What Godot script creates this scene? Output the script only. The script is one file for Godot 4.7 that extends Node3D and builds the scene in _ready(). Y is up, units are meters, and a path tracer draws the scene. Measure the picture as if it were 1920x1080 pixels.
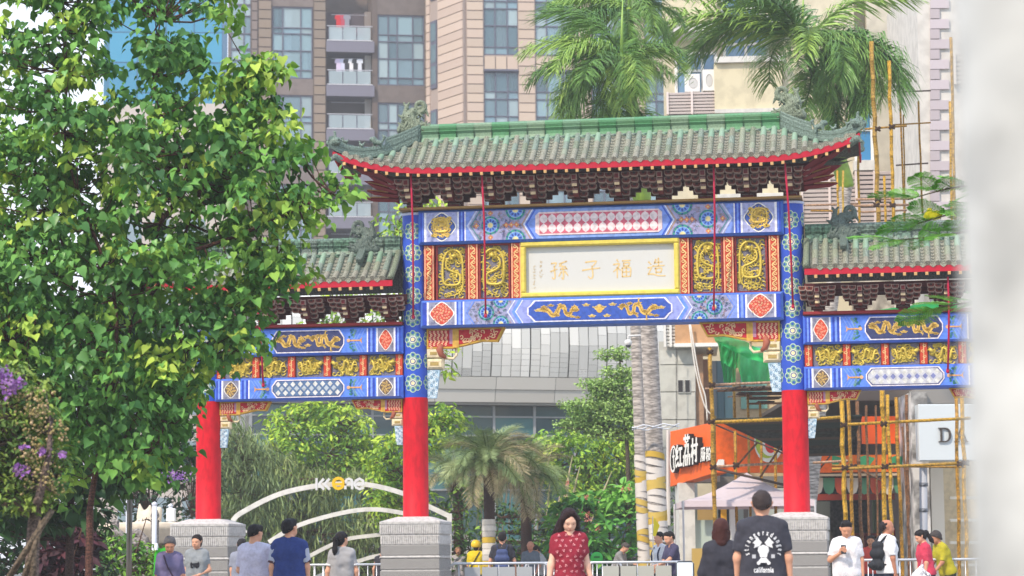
extends Node3D
# A painted paifang gateway in a city street, built part by part. Units are metres, y is up.

const TAU2 := TAU
var rng := RandomNumberGenerator.new()
var names := {}
var mats := {}
var noises := {}
var cam_basis := Basis()
var cam_at := Vector3(0,1.1,0)
const LENS := 4500.0     # focal length in pixels of a 1920 wide picture

func at(x: float, y: float, depth: float) -> Vector3:
	var d: Vector3 = cam_basis * Vector3((x - 960.0) / LENS,-(y - 540.0) / LENS,-1.0)
	return cam_at + d * (depth / -d.z)

func hexlin(h: String) -> Color:
	return Color(h).srgb_to_linear()

# ------------------------------------------------------------------ names, things, parts
func numbered(parent: Node, called: String) -> String:
	var key := str(parent.get_instance_id()) + called
	var n: int = names.get(key,0)
	names[key] = n + 1
	return called if n == 0 else "%s_%03d" % [called, n]

func tag(o: Node, label: String, category := "", group := "", kind := "") -> Node:
	if label: o.set_meta("label", label)
	if category: o.set_meta("category", category)
	if group: o.set_meta("group", group)
	if kind: o.set_meta("kind", kind)
	return o

func thing(called: String, label: String, category: String, pos := Vector3.ZERO, turn := 0.0, group := "") -> Node3D:
	var o := Node3D.new()
	o.name = numbered(self, called)
	add_child(o, true)
	o.position = pos
	o.rotation.y = turn
	tag(o, label, category, group)
	return o

func part(parent: Node, called: String, mesh: Mesh, m: Material, xf := Transform3D.IDENTITY) -> MeshInstance3D:
	var o := MeshInstance3D.new()
	o.name = numbered(parent, called)
	o.mesh = mesh
	o.material_override = m
	o.transform = xf
	parent.add_child(o, true)
	return o

func dup(root: Node3D, pos: Vector3, turn: float, label := "", group := "") -> Node3D:
	var base := String(root.name)
	var r: Node3D = root.duplicate()
	if base.length() > 4 and base.substr(base.length() - 4,1) == "_" and base.substr(base.length() - 3).is_valid_int():
		base = base.substr(0, base.length() - 4)
	r.name = numbered(self, base)
	add_child(r, true)
	r.position = pos
	r.rotation.y = turn
	if label: r.set_meta("label", label)
	if group: r.set_meta("group", group)
	return r

# ------------------------------------------------------------------ materials
func noise_tex(kind: String) -> Texture2D:
	if noises.has(kind): return noises[kind]
	var f := FastNoiseLite.new()
	f.seed = 11 + kind.hash() % 1000
	f.noise_type = FastNoiseLite.TYPE_SIMPLEX_SMOOTH
	f.fractal_type = FastNoiseLite.FRACTAL_FBM
	f.fractal_octaves = 5
	f.frequency = 0.012
	var t := NoiseTexture2D.new()
	t.width = 512; t.height = 512; t.seamless = true
	var lo := 0.78; var hi := 1.0
	match kind:
		"soft": f.frequency = 0.008; lo = 0.93
		"mottle": f.frequency = 0.014; lo = 0.62
		"worn": f.frequency = 0.01; f.fractal_octaves = 6; lo = 0.88
		"stain": f.frequency = 0.006; f.fractal_octaves = 6; lo = 0.55
		"grain": f.frequency = 0.09; f.fractal_octaves = 3; lo = 0.72
		"speck": f.frequency = 0.16; f.fractal_octaves = 2; lo = 0.45
		"bark": f.frequency = 0.03; lo = 0.45
		"marble": f.frequency = 0.006; f.fractal_type = FastNoiseLite.FRACTAL_RIDGED; lo = 0.76
	t.noise = f
	if kind.begins_with("bump"):
		f.frequency = 0.05 if kind == "bump" else 0.015
		t.as_normal_map = true
		t.bump_strength = 6.0
	else:
		var g := Gradient.new()
		g.set_color(0, Color(lo, lo, lo)); g.set_color(1, Color(hi, hi, hi))
		g.set_offset(0,0.28); g.set_offset(1,0.66)
		t.color_ramp = g
	noises[kind] = t
	return t

# o: tex, scale (repeats per metre), bump, metal, spec, alpha, back (backlight), vc (vertex colours), emit, world
func mat(hex: String, rough := 0.8, o := {}) -> StandardMaterial3D:
	var key := hex + str(rough) + str(o)
	if mats.has(key): return mats[key]
	var m := StandardMaterial3D.new()
	m.albedo_color = Color(hex)
	m.roughness = rough
	m.metallic = o.get("metal",0.0)
	m.metallic_specular = o.get("spec",0.4)
	var sc: float = o.get("scale",1.0)
	if o.has("tex"):
		m.albedo_texture = noise_tex(o.tex)
		m.uv1_triplanar = true
		m.uv1_world_triplanar = o.get("world", true)
		m.uv1_scale = o.get("scale3",Vector3(sc, sc, sc))
	if o.has("bump"):
		m.normal_enabled = true
		m.normal_texture = noise_tex(o.get("bumptex", "bump"))
		m.normal_scale = o.bump
		m.uv1_triplanar = true
		m.uv1_world_triplanar = o.get("world", true)
		m.uv1_scale = o.get("scale3",Vector3(sc, sc, sc))
	if o.get("vc", false): m.vertex_color_use_as_albedo = true
	if o.has("alpha"):
		m.transparency = BaseMaterial3D.TRANSPARENCY_ALPHA
		m.albedo_color.a = o.alpha
	if o.has("back"):
		m.backlight_enabled = true
		m.backlight = Color(o.back)
	if o.has("coat"):
		m.clearcoat_enabled = true; m.clearcoat = o.coat; m.clearcoat_roughness = 0.2
	if o.has("rim"):
		m.rim_enabled = true; m.rim = o.rim; m.rim_tint = 0.6
	m.cull_mode = BaseMaterial3D.CULL_DISABLED
	mats[key] = m
	return m

# ------------------------------------------------------------------ mesh builder
class Mb:
	var st := SurfaceTool.new()
	var col := Color.WHITE
	var smooth := false
	var n := 0
	func _init() -> void:
		st.begin(Mesh.PRIMITIVE_TRIANGLES)
		st.set_smooth_group(-1)
	func flat() -> Mb:
		st.set_smooth_group(-1); return self
	func soft() -> Mb:
		st.set_smooth_group(1); return self
	func c(color: Color) -> Mb:
		col = color; return self
	func tri(a: Vector3, b: Vector3, d: Vector3) -> void:   # counter-clockwise seen from outside
		st.set_color(col); st.add_vertex(a)
		st.set_color(col); st.add_vertex(d)
		st.set_color(col); st.add_vertex(b)
		n += 1
	func quad(a: Vector3, b: Vector3, d: Vector3, e: Vector3) -> void:
		tri(a, b, d); tri(a, d, e)
	func box(center: Vector3, size: Vector3, b := Basis.IDENTITY) -> Mb:
		var x := b.x * size.x * 0.5; var y := b.y * size.y * 0.5; var z := b.z * size.z * 0.5
		var p := [center - x - y + z, center + x - y + z, center + x + y + z, center - x + y + z, center - x - y - z, center + x - y - z, center + x + y - z, center - x + y - z]
		quad(p[0], p[1], p[2], p[3]); quad(p[5], p[4], p[7], p[6]); quad(p[1], p[5], p[6], p[2])
		quad(p[4], p[0], p[3], p[7]); quad(p[3], p[2], p[6], p[7]); quad(p[4], p[5], p[1], p[0])
		return self
	func span(a: Vector3, b: Vector3) -> Mb:                 # box between two corners
		return box((a + b) * 0.5,(b - a).abs())
	func cbox(center: Vector3, size: Vector3, ch: float, b := Basis.IDENTITY) -> Mb:  # box with chamfered front edges all round (z ends inset)
		var hx := size.x * 0.5; var hy := size.y * 0.5; var hz := size.z * 0.5
		var rings := [[hx - ch, hy - ch,-hz],[hx, hy,-hz + ch],[hx, hy, hz - ch],[hx - ch, hy - ch, hz]]
		var pts := []
		for r in rings:
			pts.append([center + b * Vector3(-r[0],-r[1], r[2]), center + b * Vector3(r[0],-r[1], r[2]), center + b * Vector3(r[0], r[1], r[2]), center + b * Vector3(-r[0], r[1], r[2])])
		for k in 3:
			for i in 4:
				var j := (i + 1) % 4
				quad(pts[k][i], pts[k][j], pts[k + 1][j], pts[k + 1][i])
		quad(pts[3][0], pts[3][1], pts[3][2], pts[3][3])
		quad(pts[0][1], pts[0][0], pts[0][3], pts[0][2])
		return self
	func tube(pts: Array, radii, sides := 8, caps := true) -> Mb:   # radii: number or array
		var rings := []
		var last := Vector3.UP
		for i in pts.size():
			var t: Vector3 = (pts[mini(i + 1, pts.size() - 1)] - pts[maxi(i - 1,0)]).normalized()
			var s := t.cross(last)
			if s.length() < 0.05: s = t.cross(Vector3.RIGHT if absf(t.x) < 0.8 else Vector3.BACK)
			s = s.normalized()
			var u := s.cross(t).normalized()
			last = u
			var r: float = radii[i] if radii is Array or radii is PackedFloat32Array else radii
			var ring := []
			for k in sides:
				var a := TAU * k / sides
				ring.append(pts[i] + (s * cos(a) + u * sin(a)) * r)
			rings.append(ring)
		for i in rings.size() - 1:
			for k in sides:
				var j := (k + 1) % sides
				quad(rings[i][j], rings[i][k], rings[i + 1][k], rings[i + 1][j])
		if caps:
			for k in range(1, sides - 1):
				tri(rings[0][0], rings[0][k], rings[0][k + 1])
				var e: Array = rings[-1]
				tri(e[0], e[k + 1], e[k])
		return self
	func lathe(profile: Array, sides := 16, center := Vector3.ZERO, squash := 1.0) -> Mb:   # profile of Vector2(radius, height), from the bottom up
		for i in profile.size() - 1:
			for k in sides:
				var a := TAU * k / sides; var b := TAU * (k + 1) / sides
				var p: Vector2 = profile[i]; var q: Vector2 = profile[i + 1]
				var d0 := Vector3(cos(a),0,-sin(a) * squash); var d1 := Vector3(cos(b),0,-sin(b) * squash)
				quad(center + d0 * p.x + Vector3(0, p.y,0), center + d1 * p.x + Vector3(0, p.y,0), center + d1 * q.x + Vector3(0, q.y,0), center + d0 * q.x + Vector3(0, q.y,0))
		return self
	func prism(poly: PackedVector2Array, z0: float, z1: float, xf := Transform3D.IDENTITY) -> Mb:   # outline in x, y pushed from z0 to z1
		var idx := Geometry2D.triangulate_polygon(poly)
		var cw := Geometry2D.is_polygon_clockwise(poly)
		for i in range(0, idx.size(),3):
			var a := poly[idx[i]]; var b := poly[idx[i + 1]]; var d := poly[idx[i + 2]]
			if (b - a).cross(d - a) < 0.0:
				var t := b; b = d; d = t
			tri(xf * Vector3(a.x, a.y, z1), xf * Vector3(b.x, b.y, z1), xf * Vector3(d.x, d.y, z1))
			tri(xf * Vector3(a.x, a.y, z0), xf * Vector3(d.x, d.y, z0), xf * Vector3(b.x, b.y, z0))
		var n2 := poly.size()
		for i in n2:
			var a := poly[i]; var b := poly[(i + 1) % n2]
			if cw:
				var t := a; a = b; b = t
			quad(xf * Vector3(a.x, a.y, z0), xf * Vector3(b.x, b.y, z0), xf * Vector3(b.x, b.y, z1), xf * Vector3(a.x, a.y, z1))
		return self
	func sweep(profile: PackedVector2Array, pts: Array, sides: Array, caps := true) -> Mb:  # profile (x along side, y up) carried along pts
		var rings := []
		for i in pts.size():
			var ring := []
			for p in profile: ring.append(pts[i] + sides[i] * p.x + Vector3.UP * p.y)
			rings.append(ring)
		var m := profile.size()
		for i in rings.size() - 1:
			for k in m:
				var j := (k + 1) % m
				quad(rings[i][k], rings[i][j], rings[i + 1][j], rings[i + 1][k])
		if caps:
			for e in [rings[0], rings[-1]]:
				for k in range(1, m - 1): tri(e[0], e[k], e[k + 1])
		return self
	func done() -> ArrayMesh:
		st.generate_normals()
		return st.commit()

# ------------------------------------------------------------------ flat paint on a surface: layers of thin sheets
class Paint:
	var mb := Mb.new()
	var place: Callable       # (Vector2, height above the surface) -> Vector3
	var step := 0.003
	func _init(f: Callable) -> void:
		place = f
	func _t(a: Vector2, b: Vector2, d: Vector2, h: float) -> void:
		if (b - a).cross(d - a) < 0.0: mb.tri(place.call(a, h), place.call(d, h), place.call(b, h))
		else: mb.tri(place.call(a, h), place.call(b, h), place.call(d, h))
	func poly(pts: PackedVector2Array, color: Color, layer := 1) -> void:
		mb.c(color)
		var idx := Geometry2D.triangulate_polygon(pts)
		for i in range(0, idx.size(),3): _t(pts[idx[i]], pts[idx[i + 1]], pts[idx[i + 2]], layer * step)
	func rect(x0: float, y0: float, x1: float, y1: float, color: Color, layer := 1) -> void:
		mb.c(color)
		_t(Vector2(x0, y0),Vector2(x1, y0),Vector2(x1, y1), layer * step); _t(Vector2(x0, y0),Vector2(x1, y1),Vector2(x0, y1), layer * step)
	func disc(p: Vector2, r: float, color: Color, layer := 1, sides := 10, sy := 1.0) -> void:
		mb.c(color)
		for k in sides:
			var a := TAU * k / sides; var b := TAU * (k + 1) / sides
			_t(p, p + Vector2(cos(a), sin(a) * sy) * r, p + Vector2(cos(b), sin(b) * sy) * r, layer * step)
	func ring(p: Vector2, r0: float, r1: float, color: Color, layer := 1, sides := 14, from := 0.0, to := TAU) -> void:
		mb.c(color)
		for k in sides:
			var a := from + (to - from) * k / sides; var b := from + (to - from) * (k + 1) / sides
			var u := Vector2(cos(a), sin(a)); var v := Vector2(cos(b), sin(b))
			_t(p + u * r0, p + u * r1, p + v * r1, layer * step); _t(p + u * r0, p + v * r1, p + v * r0, layer * step)
	func line(pts: Array, w, color: Color, layer := 1, closed := false) -> void:   # w: number or [start, end]
		mb.c(color)
		var m := pts.size()
		var l := []; var r := []
		for i in m:
			var a: Vector2 = pts[(i - 1 + m) % m] if closed or i > 0 else pts[i]
			var b: Vector2 = pts[(i + 1) % m] if closed or i < m - 1 else pts[i]
			var d0: Vector2 = (pts[i] - a).normalized(); var d1: Vector2 = (b - pts[i]).normalized()
			var d: Vector2 = (d0 + d1)
			if d.length() < 0.01: d = d1 if d1.length() > 0.1 else d0
			d = d.normalized()
			var nn := Vector2(-d.y, d.x)
			var k := 1.0
			if d0.length() > 0.1 and d1.length() > 0.1: k = 1.0 / maxf(0.5, nn.dot(Vector2(-d1.y, d1.x)))
			var ww: float = (lerpf(w[0], w[1], float(i) / maxf(1, m - 1)) if w is Array else w) * 0.5 * k
			l.append(pts[i] + nn * ww); r.append(pts[i] - nn * ww)
		for i in (m if closed else m - 1):
			var j := (i + 1) % m
			_t(r[i], r[j], l[j], layer * step); _t(r[i], l[j], l[i], layer * step)
	func curl(p: Vector2, r: float, start: float, turns: float, w: float, color: Color, layer := 1) -> void:
		var pts := []
		var steps := 9
		for i in steps + 1:
			var t := float(i) / steps
			var a := start + turns * TAU * t
			pts.append(p + Vector2(cos(a), sin(a)) * r * (1.0 - 0.75 * t))
		line(pts,[w, w * 0.5], color, layer)
	func done() -> ArrayMesh:
		return mb.done()

func arc_pts(c: Vector2, rx: float, ry: float, a0: float, a1: float, n: int) -> Array:
	var out := []
	for i in n + 1:
		var a := a0 + (a1 - a0) * i / n
		out.append(c + Vector2(cos(a) * rx, sin(a) * ry))
	return out

func spline(ctrl: Array, per := 6) -> Array:        # Catmull-Rom through the points,Vector2 or Vector3
	var out := []
	var m := ctrl.size()
	for i in m - 1:
		var p0 = ctrl[maxi(i - 1,0)]; var p1 = ctrl[i]; var p2 = ctrl[i + 1]; var p3 = ctrl[mini(i + 2, m - 1)]
		for k in per:
			var t := float(k) / per
			out.append(p1.cubic_interpolate(p2, p0, p3, t))
	out.append(ctrl[m - 1])
	return out

# ------------------------------------------------------------------ implicit bodies: capsules joined smoothly, meshed as surface nets
# bones: [a, b, ra, rb] or [a, b, ra, rb, k]; cut: array of Planes, whatever is over a plane is cut away
func blob(bones: Array, cell: float, k := 0.03, cut: Array = [], rough := 0.0, rough_freq := 20.0, mb: Mb = null) -> Mb:
	var lo := Vector3(1e9,1e9,1e9); var hi := -lo
	for b in bones:
		var r := maxf(b[2], b[3]) + cell * 2.5
		var rv := Vector3(r, r, r)
		lo = lo.min(b[0] - rv).min(b[1] - rv); hi = hi.max(b[0] + rv).max(b[1] + rv)
	var nx := int(ceil((hi.x - lo.x) / cell)) + 1; var ny := int(ceil((hi.y - lo.y) / cell)) + 1; var nz := int(ceil((hi.z - lo.z) / cell)) + 1
	var f := PackedFloat32Array(); f.resize(nx * ny * nz); f.fill(1.0)
	var sx := ny * nz
	for b in bones:
		var a: Vector3 = b[0]; var ba: Vector3 = b[1] - a
		var ra: float = b[2]; var rb: float = b[3]
		var kk: float = b[4] if b.size() > 4 else k
		var pad := maxf(ra, rb) + maxf(kk, cell * 2.0) + cell
		var pv := Vector3(pad, pad, pad)
		var l: Vector3 = (a.min(b[1]) - pv - lo) / cell; var h: Vector3 = (a.max(b[1]) + pv - lo) / cell
		var inv := 1.0 / maxf(1e-9, ba.length_squared())
		var i0 := maxi(0, int(l.x)); var i1 := mini(nx - 1, int(h.x) + 1)
		var j0 := maxi(0, int(l.y)); var j1 := mini(ny - 1, int(h.y) + 1)
		var k0 := maxi(0, int(l.z)); var k1 := mini(nz - 1, int(h.z) + 1)
		for i in range(i0, i1 + 1):
			for j in range(j0, j1 + 1):
				var at0 := i * sx + j * nz
				var px := lo.x + i * cell - a.x; var py := lo.y + j * cell - a.y
				for q in range(k0, k1 + 1):
					var p := Vector3(px, py, lo.z + q * cell - a.z)
					var t := clampf(p.dot(ba) * inv,0.0,1.0)
					var d := (p - ba * t).length() - (ra + (rb - ra) * t)
					if b.size() > 5: d = maxf(d,(b[5] as Plane).distance_to(p + a))
					var o := f[at0 + q]
					var e := absf(o - d)
					if e < kk:
						var m := 1.0 - e / kk
						f[at0 + q] = minf(o, d) - m * m * kk * 0.25
					elif d < o:
						f[at0 + q] = d
	if rough > 0.0 or cut.size():
		var fn := FastNoiseLite.new(); fn.seed = 5; fn.frequency = rough_freq
		fn.fractal_octaves = 2
		for i in nx:
			for j in ny:
				for q in nz:
					var at1 := i * sx + j * nz + q
					if absf(f[at1]) > 0.15 and f[at1] > 0.0: continue
					var p := lo + Vector3(i, j, q) * cell
					if rough > 0.0: f[at1] += fn.get_noise_3dv(p) * rough
					for pl in cut: f[at1] = maxf(f[at1],(pl as Plane).distance_to(p))
	var vert := {}
	var pos := PackedVector3Array()
	var offs := [0, sx, nz, sx + nz,1, sx + 1, nz + 1, sx + nz + 1]
	for i in nx - 1:
		for j in ny - 1:
			for q in nz - 1:
				var c0 := i * sx + j * nz + q
				var v0 := f[c0]
				if v0 > cell * 1.9 or v0 < -cell * 1.9: continue
				var neg := 0
				for o in offs:
					if f[c0 + o] < 0.0: neg += 1
				if neg == 0 or neg == 8: continue
				var sum := Vector3.ZERO; var cnt := 0
				var v := [v0, f[c0 + offs[1]], f[c0 + offs[2]], f[c0 + offs[3]], f[c0 + offs[4]], f[c0 + offs[5]], f[c0 + offs[6]], f[c0 + offs[7]]]
				for e in [[0,1],[2,3],[4,5],[6,7],[0,2],[1,3],[4,6],[5,7],[0,4],[1,5],[2,6],[3,7]]:
					var va: float = v[e[0]]; var vb: float = v[e[1]]
					if (va < 0.0) == (vb < 0.0): continue
					var t := va / (va - vb)
					var pa := Vector3(e[0] & 1,(e[0] >> 1) & 1, e[0] >> 2); var pb := Vector3(e[1] & 1,(e[1] >> 1) & 1, e[1] >> 2)
					sum += pa.lerp(pb, t); cnt += 1
				vert[c0] = pos.size()
				pos.append(lo + (Vector3(i, j, q) + sum / cnt) * cell)
	if mb == null: mb = Mb.new()
	mb.soft()
	for c0: int in vert:
		var s := f[c0] < 0.0
		for ax in [[sx, nz,1],[nz,1, sx],[1, sx, nz]]:
			if (f[c0 + ax[0]] < 0.0) == s: continue
			var b1: int = c0 - ax[1]; var b2: int = c0 - ax[2]; var b3: int = c0 - ax[1] - ax[2]
			if not (vert.has(b1) and vert.has(b2) and vert.has(b3)): continue
			if s: mb.quad(pos[vert[c0]], pos[vert[b1]], pos[vert[b3]], pos[vert[b2]])
			else: mb.quad(pos[vert[c0]], pos[vert[b2]], pos[vert[b3]], pos[vert[b1]])
	return mb

# ================================================================== the scene
func _ready() -> void:
	rng.seed = 20240
	var cam := Camera3D.new()
	cam.name = "camera"
	cam_basis = Basis(Vector3.RIGHT, atan(516.0 / LENS)) * Basis(Vector3.BACK, deg_to_rad(-0.5))
	cam.transform = Transform3D(cam_basis, cam_at)
	cam.fov = rad_to_deg(2.0 * atan(540.0 / LENS))
	cam.near = 0.3
	cam.far = 1500.0
	var lens := CameraAttributesPhysical.new()
	lens.frustum_focal_length = 12.0 / (540.0 / LENS)
	lens.frustum_focus_distance = 38.0
	lens.exposure_aperture = lens.frustum_focal_length * 0.001 / 0.026
	lens.frustum_near = 0.3
	lens.frustum_far = 1500.0
	cam.attributes = lens
	add_child(cam)
	cam.current = true
	var env := Environment.new()
	env.background_mode = Environment.BG_SKY
	var sky := Sky.new()
	var sm := ProceduralSkyMaterial.new()
	sm.sky_top_color = Color("b3c6e0")
	sm.sky_horizon_color = Color("e3e5e9")
	sm.sky_curve = 0.25
	sm.ground_bottom_color = Color("8a867e")
	sm.ground_horizon_color = Color("c9c8c4")
	sm.sky_energy_multiplier = 1.25
	sky.sky_material = sm
	env.sky = sky
	env.tonemap_mode = Environment.TONE_MAPPER_LINEAR
	env.tonemap_exposure = 1.3
	env.sdfgi_enabled = true
	env.ssao_enabled = true
	env.ssil_enabled = true
	env.fog_enabled = true
	env.fog_density = 0.0010
	env.fog_light_color = Color("eeeff2")
	var we := WorldEnvironment.new()
	we.name = "world_environment"
	we.environment = env
	add_child(we)
	var sun := DirectionalLight3D.new()
	sun.name = "sun"
	sun.light_energy = 1.05
	sun.light_color = Color("ffeed8")
	sun.light_angular_distance = 2.5
	sun.shadow_enabled = true
	sun.rotation_degrees = Vector3(-47,-40,0)     # high, behind the camera's left shoulder
	add_child(sun)
	build_setting()
	build_gateway()
	build_towers()
	build_hall()
	build_cream_block()
	build_shops()
	build_scaffold()
	build_greens()
	build_big_tree()
	build_palms()
	build_street()
	build_people()

func build_setting() -> void:
	var mb := Mb.new()
	mb.quad(Vector3(-700,0,40),Vector3(700,0,40),Vector3(700,0,-1200),Vector3(-700,0,-1200))
	tag(part(self, "ground", mb.done(), mat("6d6a66",0.9, {"tex": "mottle", "scale": 0.4})), "", "", "", "structure")
	mb = Mb.new()
	mb.quad(Vector3(-60,0.004,-14),Vector3(60,0.004,-14),Vector3(60,0.004,-75),Vector3(-60,0.004,-75))
	tag(part(self, "pavement", mb.done(), mat("a39d94",0.85, {"tex": "mottle", "scale": 0.7})), "", "", "", "structure")

# ================================================================== the gateway
const COBALT := "2f4fc0"
const SKYBLUE := "6f92ea"
const LAVENDER := "a9b0dd"
const GOLD := "e0bd5a"
const CREAM := "f0e3c4"
var gate: Node3D

func flat_place(z: float) -> Callable:
	return func(p: Vector2, h: float) -> Vector3: return Vector3(p.x, p.y, z + h)

func drum_place(cx: float, r: float) -> Callable:      # x is arc length round a column,0 faces the front
	return func(p: Vector2, h: float) -> Vector3: return Vector3(cx + sin(p.x / r) * (r + h), p.y, cos(p.x / r) * (r + h))

func rosette(pt: Paint, p: Vector2, r: float, from := 0.0, to := TAU, y0 := -1e9, y1 := 1e9) -> void:
	var teal := hexlin("3fa094"); var navy := hexlin("3550a8"); var pale := hexlin("b9d6e2"); var lb := hexlin("6c9be8")
	pt.ring(p,0.0, r, pale,2,28, from, to)
	pt.ring(p,0.0, r * 0.93, teal,3,28, from, to)
	pt.ring(p,0.0, r * 0.74, pale,4,24, from, to)
	pt.ring(p,0.0, r * 0.69, lb,5,24, from, to)
	var m := 10
	for k in m:
		var a := TAU * (k + 0.5) / m
		if a < from - 0.01 or a > to + 0.01: continue
		var d := Vector2(cos(a), sin(a))
		pt.disc(p + d * r * 0.83, r * 0.085, navy,6,6)
		var q := Vector2(-d.y, d.x)
		pt.poly(PackedVector2Array([p + d * r * 0.3, p + d * r * 0.48 + q * r * 0.11, p + d * r * 0.66, p + d * r * 0.48 - q * r * 0.11]), navy,6)
	pt.ring(p,0.0, r * 0.31, pale,7,14, from, to)
	pt.ring(p,0.0, r * 0.25, hexlin("f0dda0"),8,12, from, to)

func column_flower(pt: Paint, p: Vector2, r: float) -> void:
	var cr := hexlin("dfe6c8"); var gr := hexlin("74aa94"); var bl := hexlin("2e55b8")
	for k in 8:
		var a := TAU * k / 8
		var d := Vector2(cos(a), sin(a))
		pt.disc(p + d * r * 0.68, r * 0.33, cr,1,10)
		pt.disc(p + d * r * 0.70, r * 0.255, gr,2,10)
		pt.disc(p + d * r * 0.72, r * 0.14, bl,3,8)
	pt.disc(p, r * 0.46, bl,3,14)
	pt.ring(p, r * 0.30, r * 0.42, cr,4,16)
	pt.disc(p, r * 0.21, hexlin("f6e3b0"),5,10)

func quatrefoil(c: Vector2, rx: float, ry: float) -> PackedVector2Array:
	var out := PackedVector2Array()
	for i in 40:
		var a := TAU * i / 40
		var k := 0.80 + 0.20 * absf(cos(2.0 * a)) ** 0.8 + 0.035 * cos(8.0 * a)
		out.append(c + Vector2(cos(a) * rx, sin(a) * ry) * k)
	return out

func dragon_curve(w: float, h: float, flip: float, kind: int) -> Array:
	var c := []
	if kind == 0:      # upright panel: a body that winds from the top down
		c = [Vector2(0.05,0.30),Vector2(-0.16,0.24),Vector2(-0.18,0.10),Vector2(0.02,0.02),Vector2(0.26,-0.04),Vector2(0.26,-0.2),Vector2(0.02,-0.24),Vector2(-0.26,-0.20),Vector2(-0.32,0.02),Vector2(-0.28,0.26),Vector2(-0.12,0.4),Vector2(0.14,0.42),Vector2(0.34,0.30),Vector2(0.38,0.05),Vector2(0.36,-0.3),Vector2(0.1,-0.42),Vector2(-0.25,-0.42)]
	else:              # lying band: a body that waves along
		c = [Vector2(-0.40,0.12),Vector2(-0.30,0.02),Vector2(-0.2,-0.24),Vector2(-0.08,-0.12),Vector2(-0.02,0.22),Vector2(0.10,0.26),Vector2(0.14,-0.14),Vector2(0.24,-0.26),Vector2(0.3,0.1),Vector2(0.38,0.25),Vector2(0.46,0.0)]
	var out := []
	for p in c: out.append(Vector2(p.x * w * flip, p.y * h))
	return spline(out,4)

# a carved gilt dragon that fills a panel of w by h
func dragon_relief(w: float, h: float, flip: float, kind: int, sd: int) -> ArrayMesh:
	var r := RandomNumberGenerator.new(); r.seed = sd
	var mb := Mb.new().soft()
	var pts := dragon_curve(w, h, flip, kind)
	var p3 := []; var rad := []
	var s := minf(w, h) * (0.052 if kind == 0 else 0.078)
	for i in pts.size():
		var t := float(i) / (pts.size() - 1)
		p3.append(Vector3(pts[i].x, pts[i].y, s * (0.9 + 0.5 * sin(t * 19.0))))
		rad.append(s * 0.62 * (0.75 + 0.7 * sin(PI * clampf(t * 0.85 + 0.12,0,1))) * (1.0 if t < 0.9 else (1.02 - t) * 8.0))
	mb.tube(p3, rad,7)
	for i in range(2, pts.size() - 3,2):          # the fins along the back
		var d: Vector2 = (pts[i + 1] - pts[i - 1]).normalized()
		var n := Vector2(-d.y, d.x) * flip
		var a: Vector3 = p3[i]
		mb.tube([a, a + Vector3(n.x, n.y,0) * s * 2.6 + Vector3(d.x, d.y,0) * s * 0.9 + Vector3(0,0, s * 0.3)],[s * 0.5, s * 0.08],5)
	for f in [0.22,0.42,0.58,0.78]:             # legs with three claws
		var i := int(f * pts.size())
		var d2: Vector2 = (pts[i + 1] - pts[i - 1]).normalized()
		var sg := -1.0 if int(f * 100) % 4 == 2 else 1.0
		var n2 := Vector3(-d2.y, d2.x,0) * sg
		var a: Vector3 = p3[i]
		var kn: Vector3 = a + n2 * s * 2.6 + Vector3(d2.x, d2.y,0) * s
		var ft: Vector3 = kn + n2 * s * 1.3 - Vector3(d2.x, d2.y,0) * s * 1.8
		mb.tube([a, kn, ft],[s * 0.7, s * 0.55, s * 0.4],6)
		for q in 3:
			var cd := (ft - kn).normalized().rotated(Vector3.BACK,(q - 1) * 0.8)
			mb.tube([ft, ft + cd * s * 1.2],[s * 0.3, s * 0.05],4)
	var hd: Vector3 = p3[0] + Vector3(0,0, s)
	var fd := Vector3(pts[0].x - pts[1].x, pts[0].y - pts[1].y,0).normalized()
	var up := Vector3(-fd.y, fd.x,0) * flip
	mb.tube([hd - fd * s * 0.8, hd + fd * s * 0.9, hd + fd * s * 2.4],[s * 1.3, s * 1.35, s * 0.75],8)
	mb.tube([hd + fd * s - up * s * 0.6, hd + fd * s * 2.2 - up * s * 1.2],[s * 0.7, s * 0.3],6)
	for e in [-1.0,1.0]:
		mb.tube([hd, hd - fd * s * 1.6 + up * s * (1.4 + e * 0.5), hd - fd * s * 3.0 + up * s * (1.2 + e)],[s * 0.4, s * 0.3, s * 0.06],5)
		mb.tube([hd + fd * s * 2.2, hd + fd * s * 3.0 + up * s * e * 1.2, hd + fd * s * 2.4 + up * s * e * 2.6],[s * 0.25, s * 0.18, s * 0.05],4)
	for k in 9:
		var a2 := PI * 0.5 + (k - 4) * 0.28
		var dd := (-fd).rotated(Vector3.BACK,(k - 4) * 0.3)
		mb.tube([hd - fd * s * 0.6, hd + dd * s * 2.2 + Vector3(0,0,0.3 * s), hd + dd * s * 3.1 + up * s * 0.5 * sin(a2 * 3)],[s * 0.4, s * 0.28, s * 0.05],4)
	for k in (74 if kind == 0 else 44):            # scrolling clouds
		var c := Vector3(r.randf_range(-0.44,0.44) * w, r.randf_range(-0.44,0.44) * h, s * 0.25)
		var q := []
		var dr := 1.0 if r.randf() < 0.5 else -1.0
		for i in 8:
			var a3 := dr * (r.randf() * 0.1 + i * 0.75)
			q.append(c + Vector3(cos(a3), sin(a3),0) * s * (2.0 - i * 0.22))
		mb.tube(q, s * 0.5,5)
	return mb.done()

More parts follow.
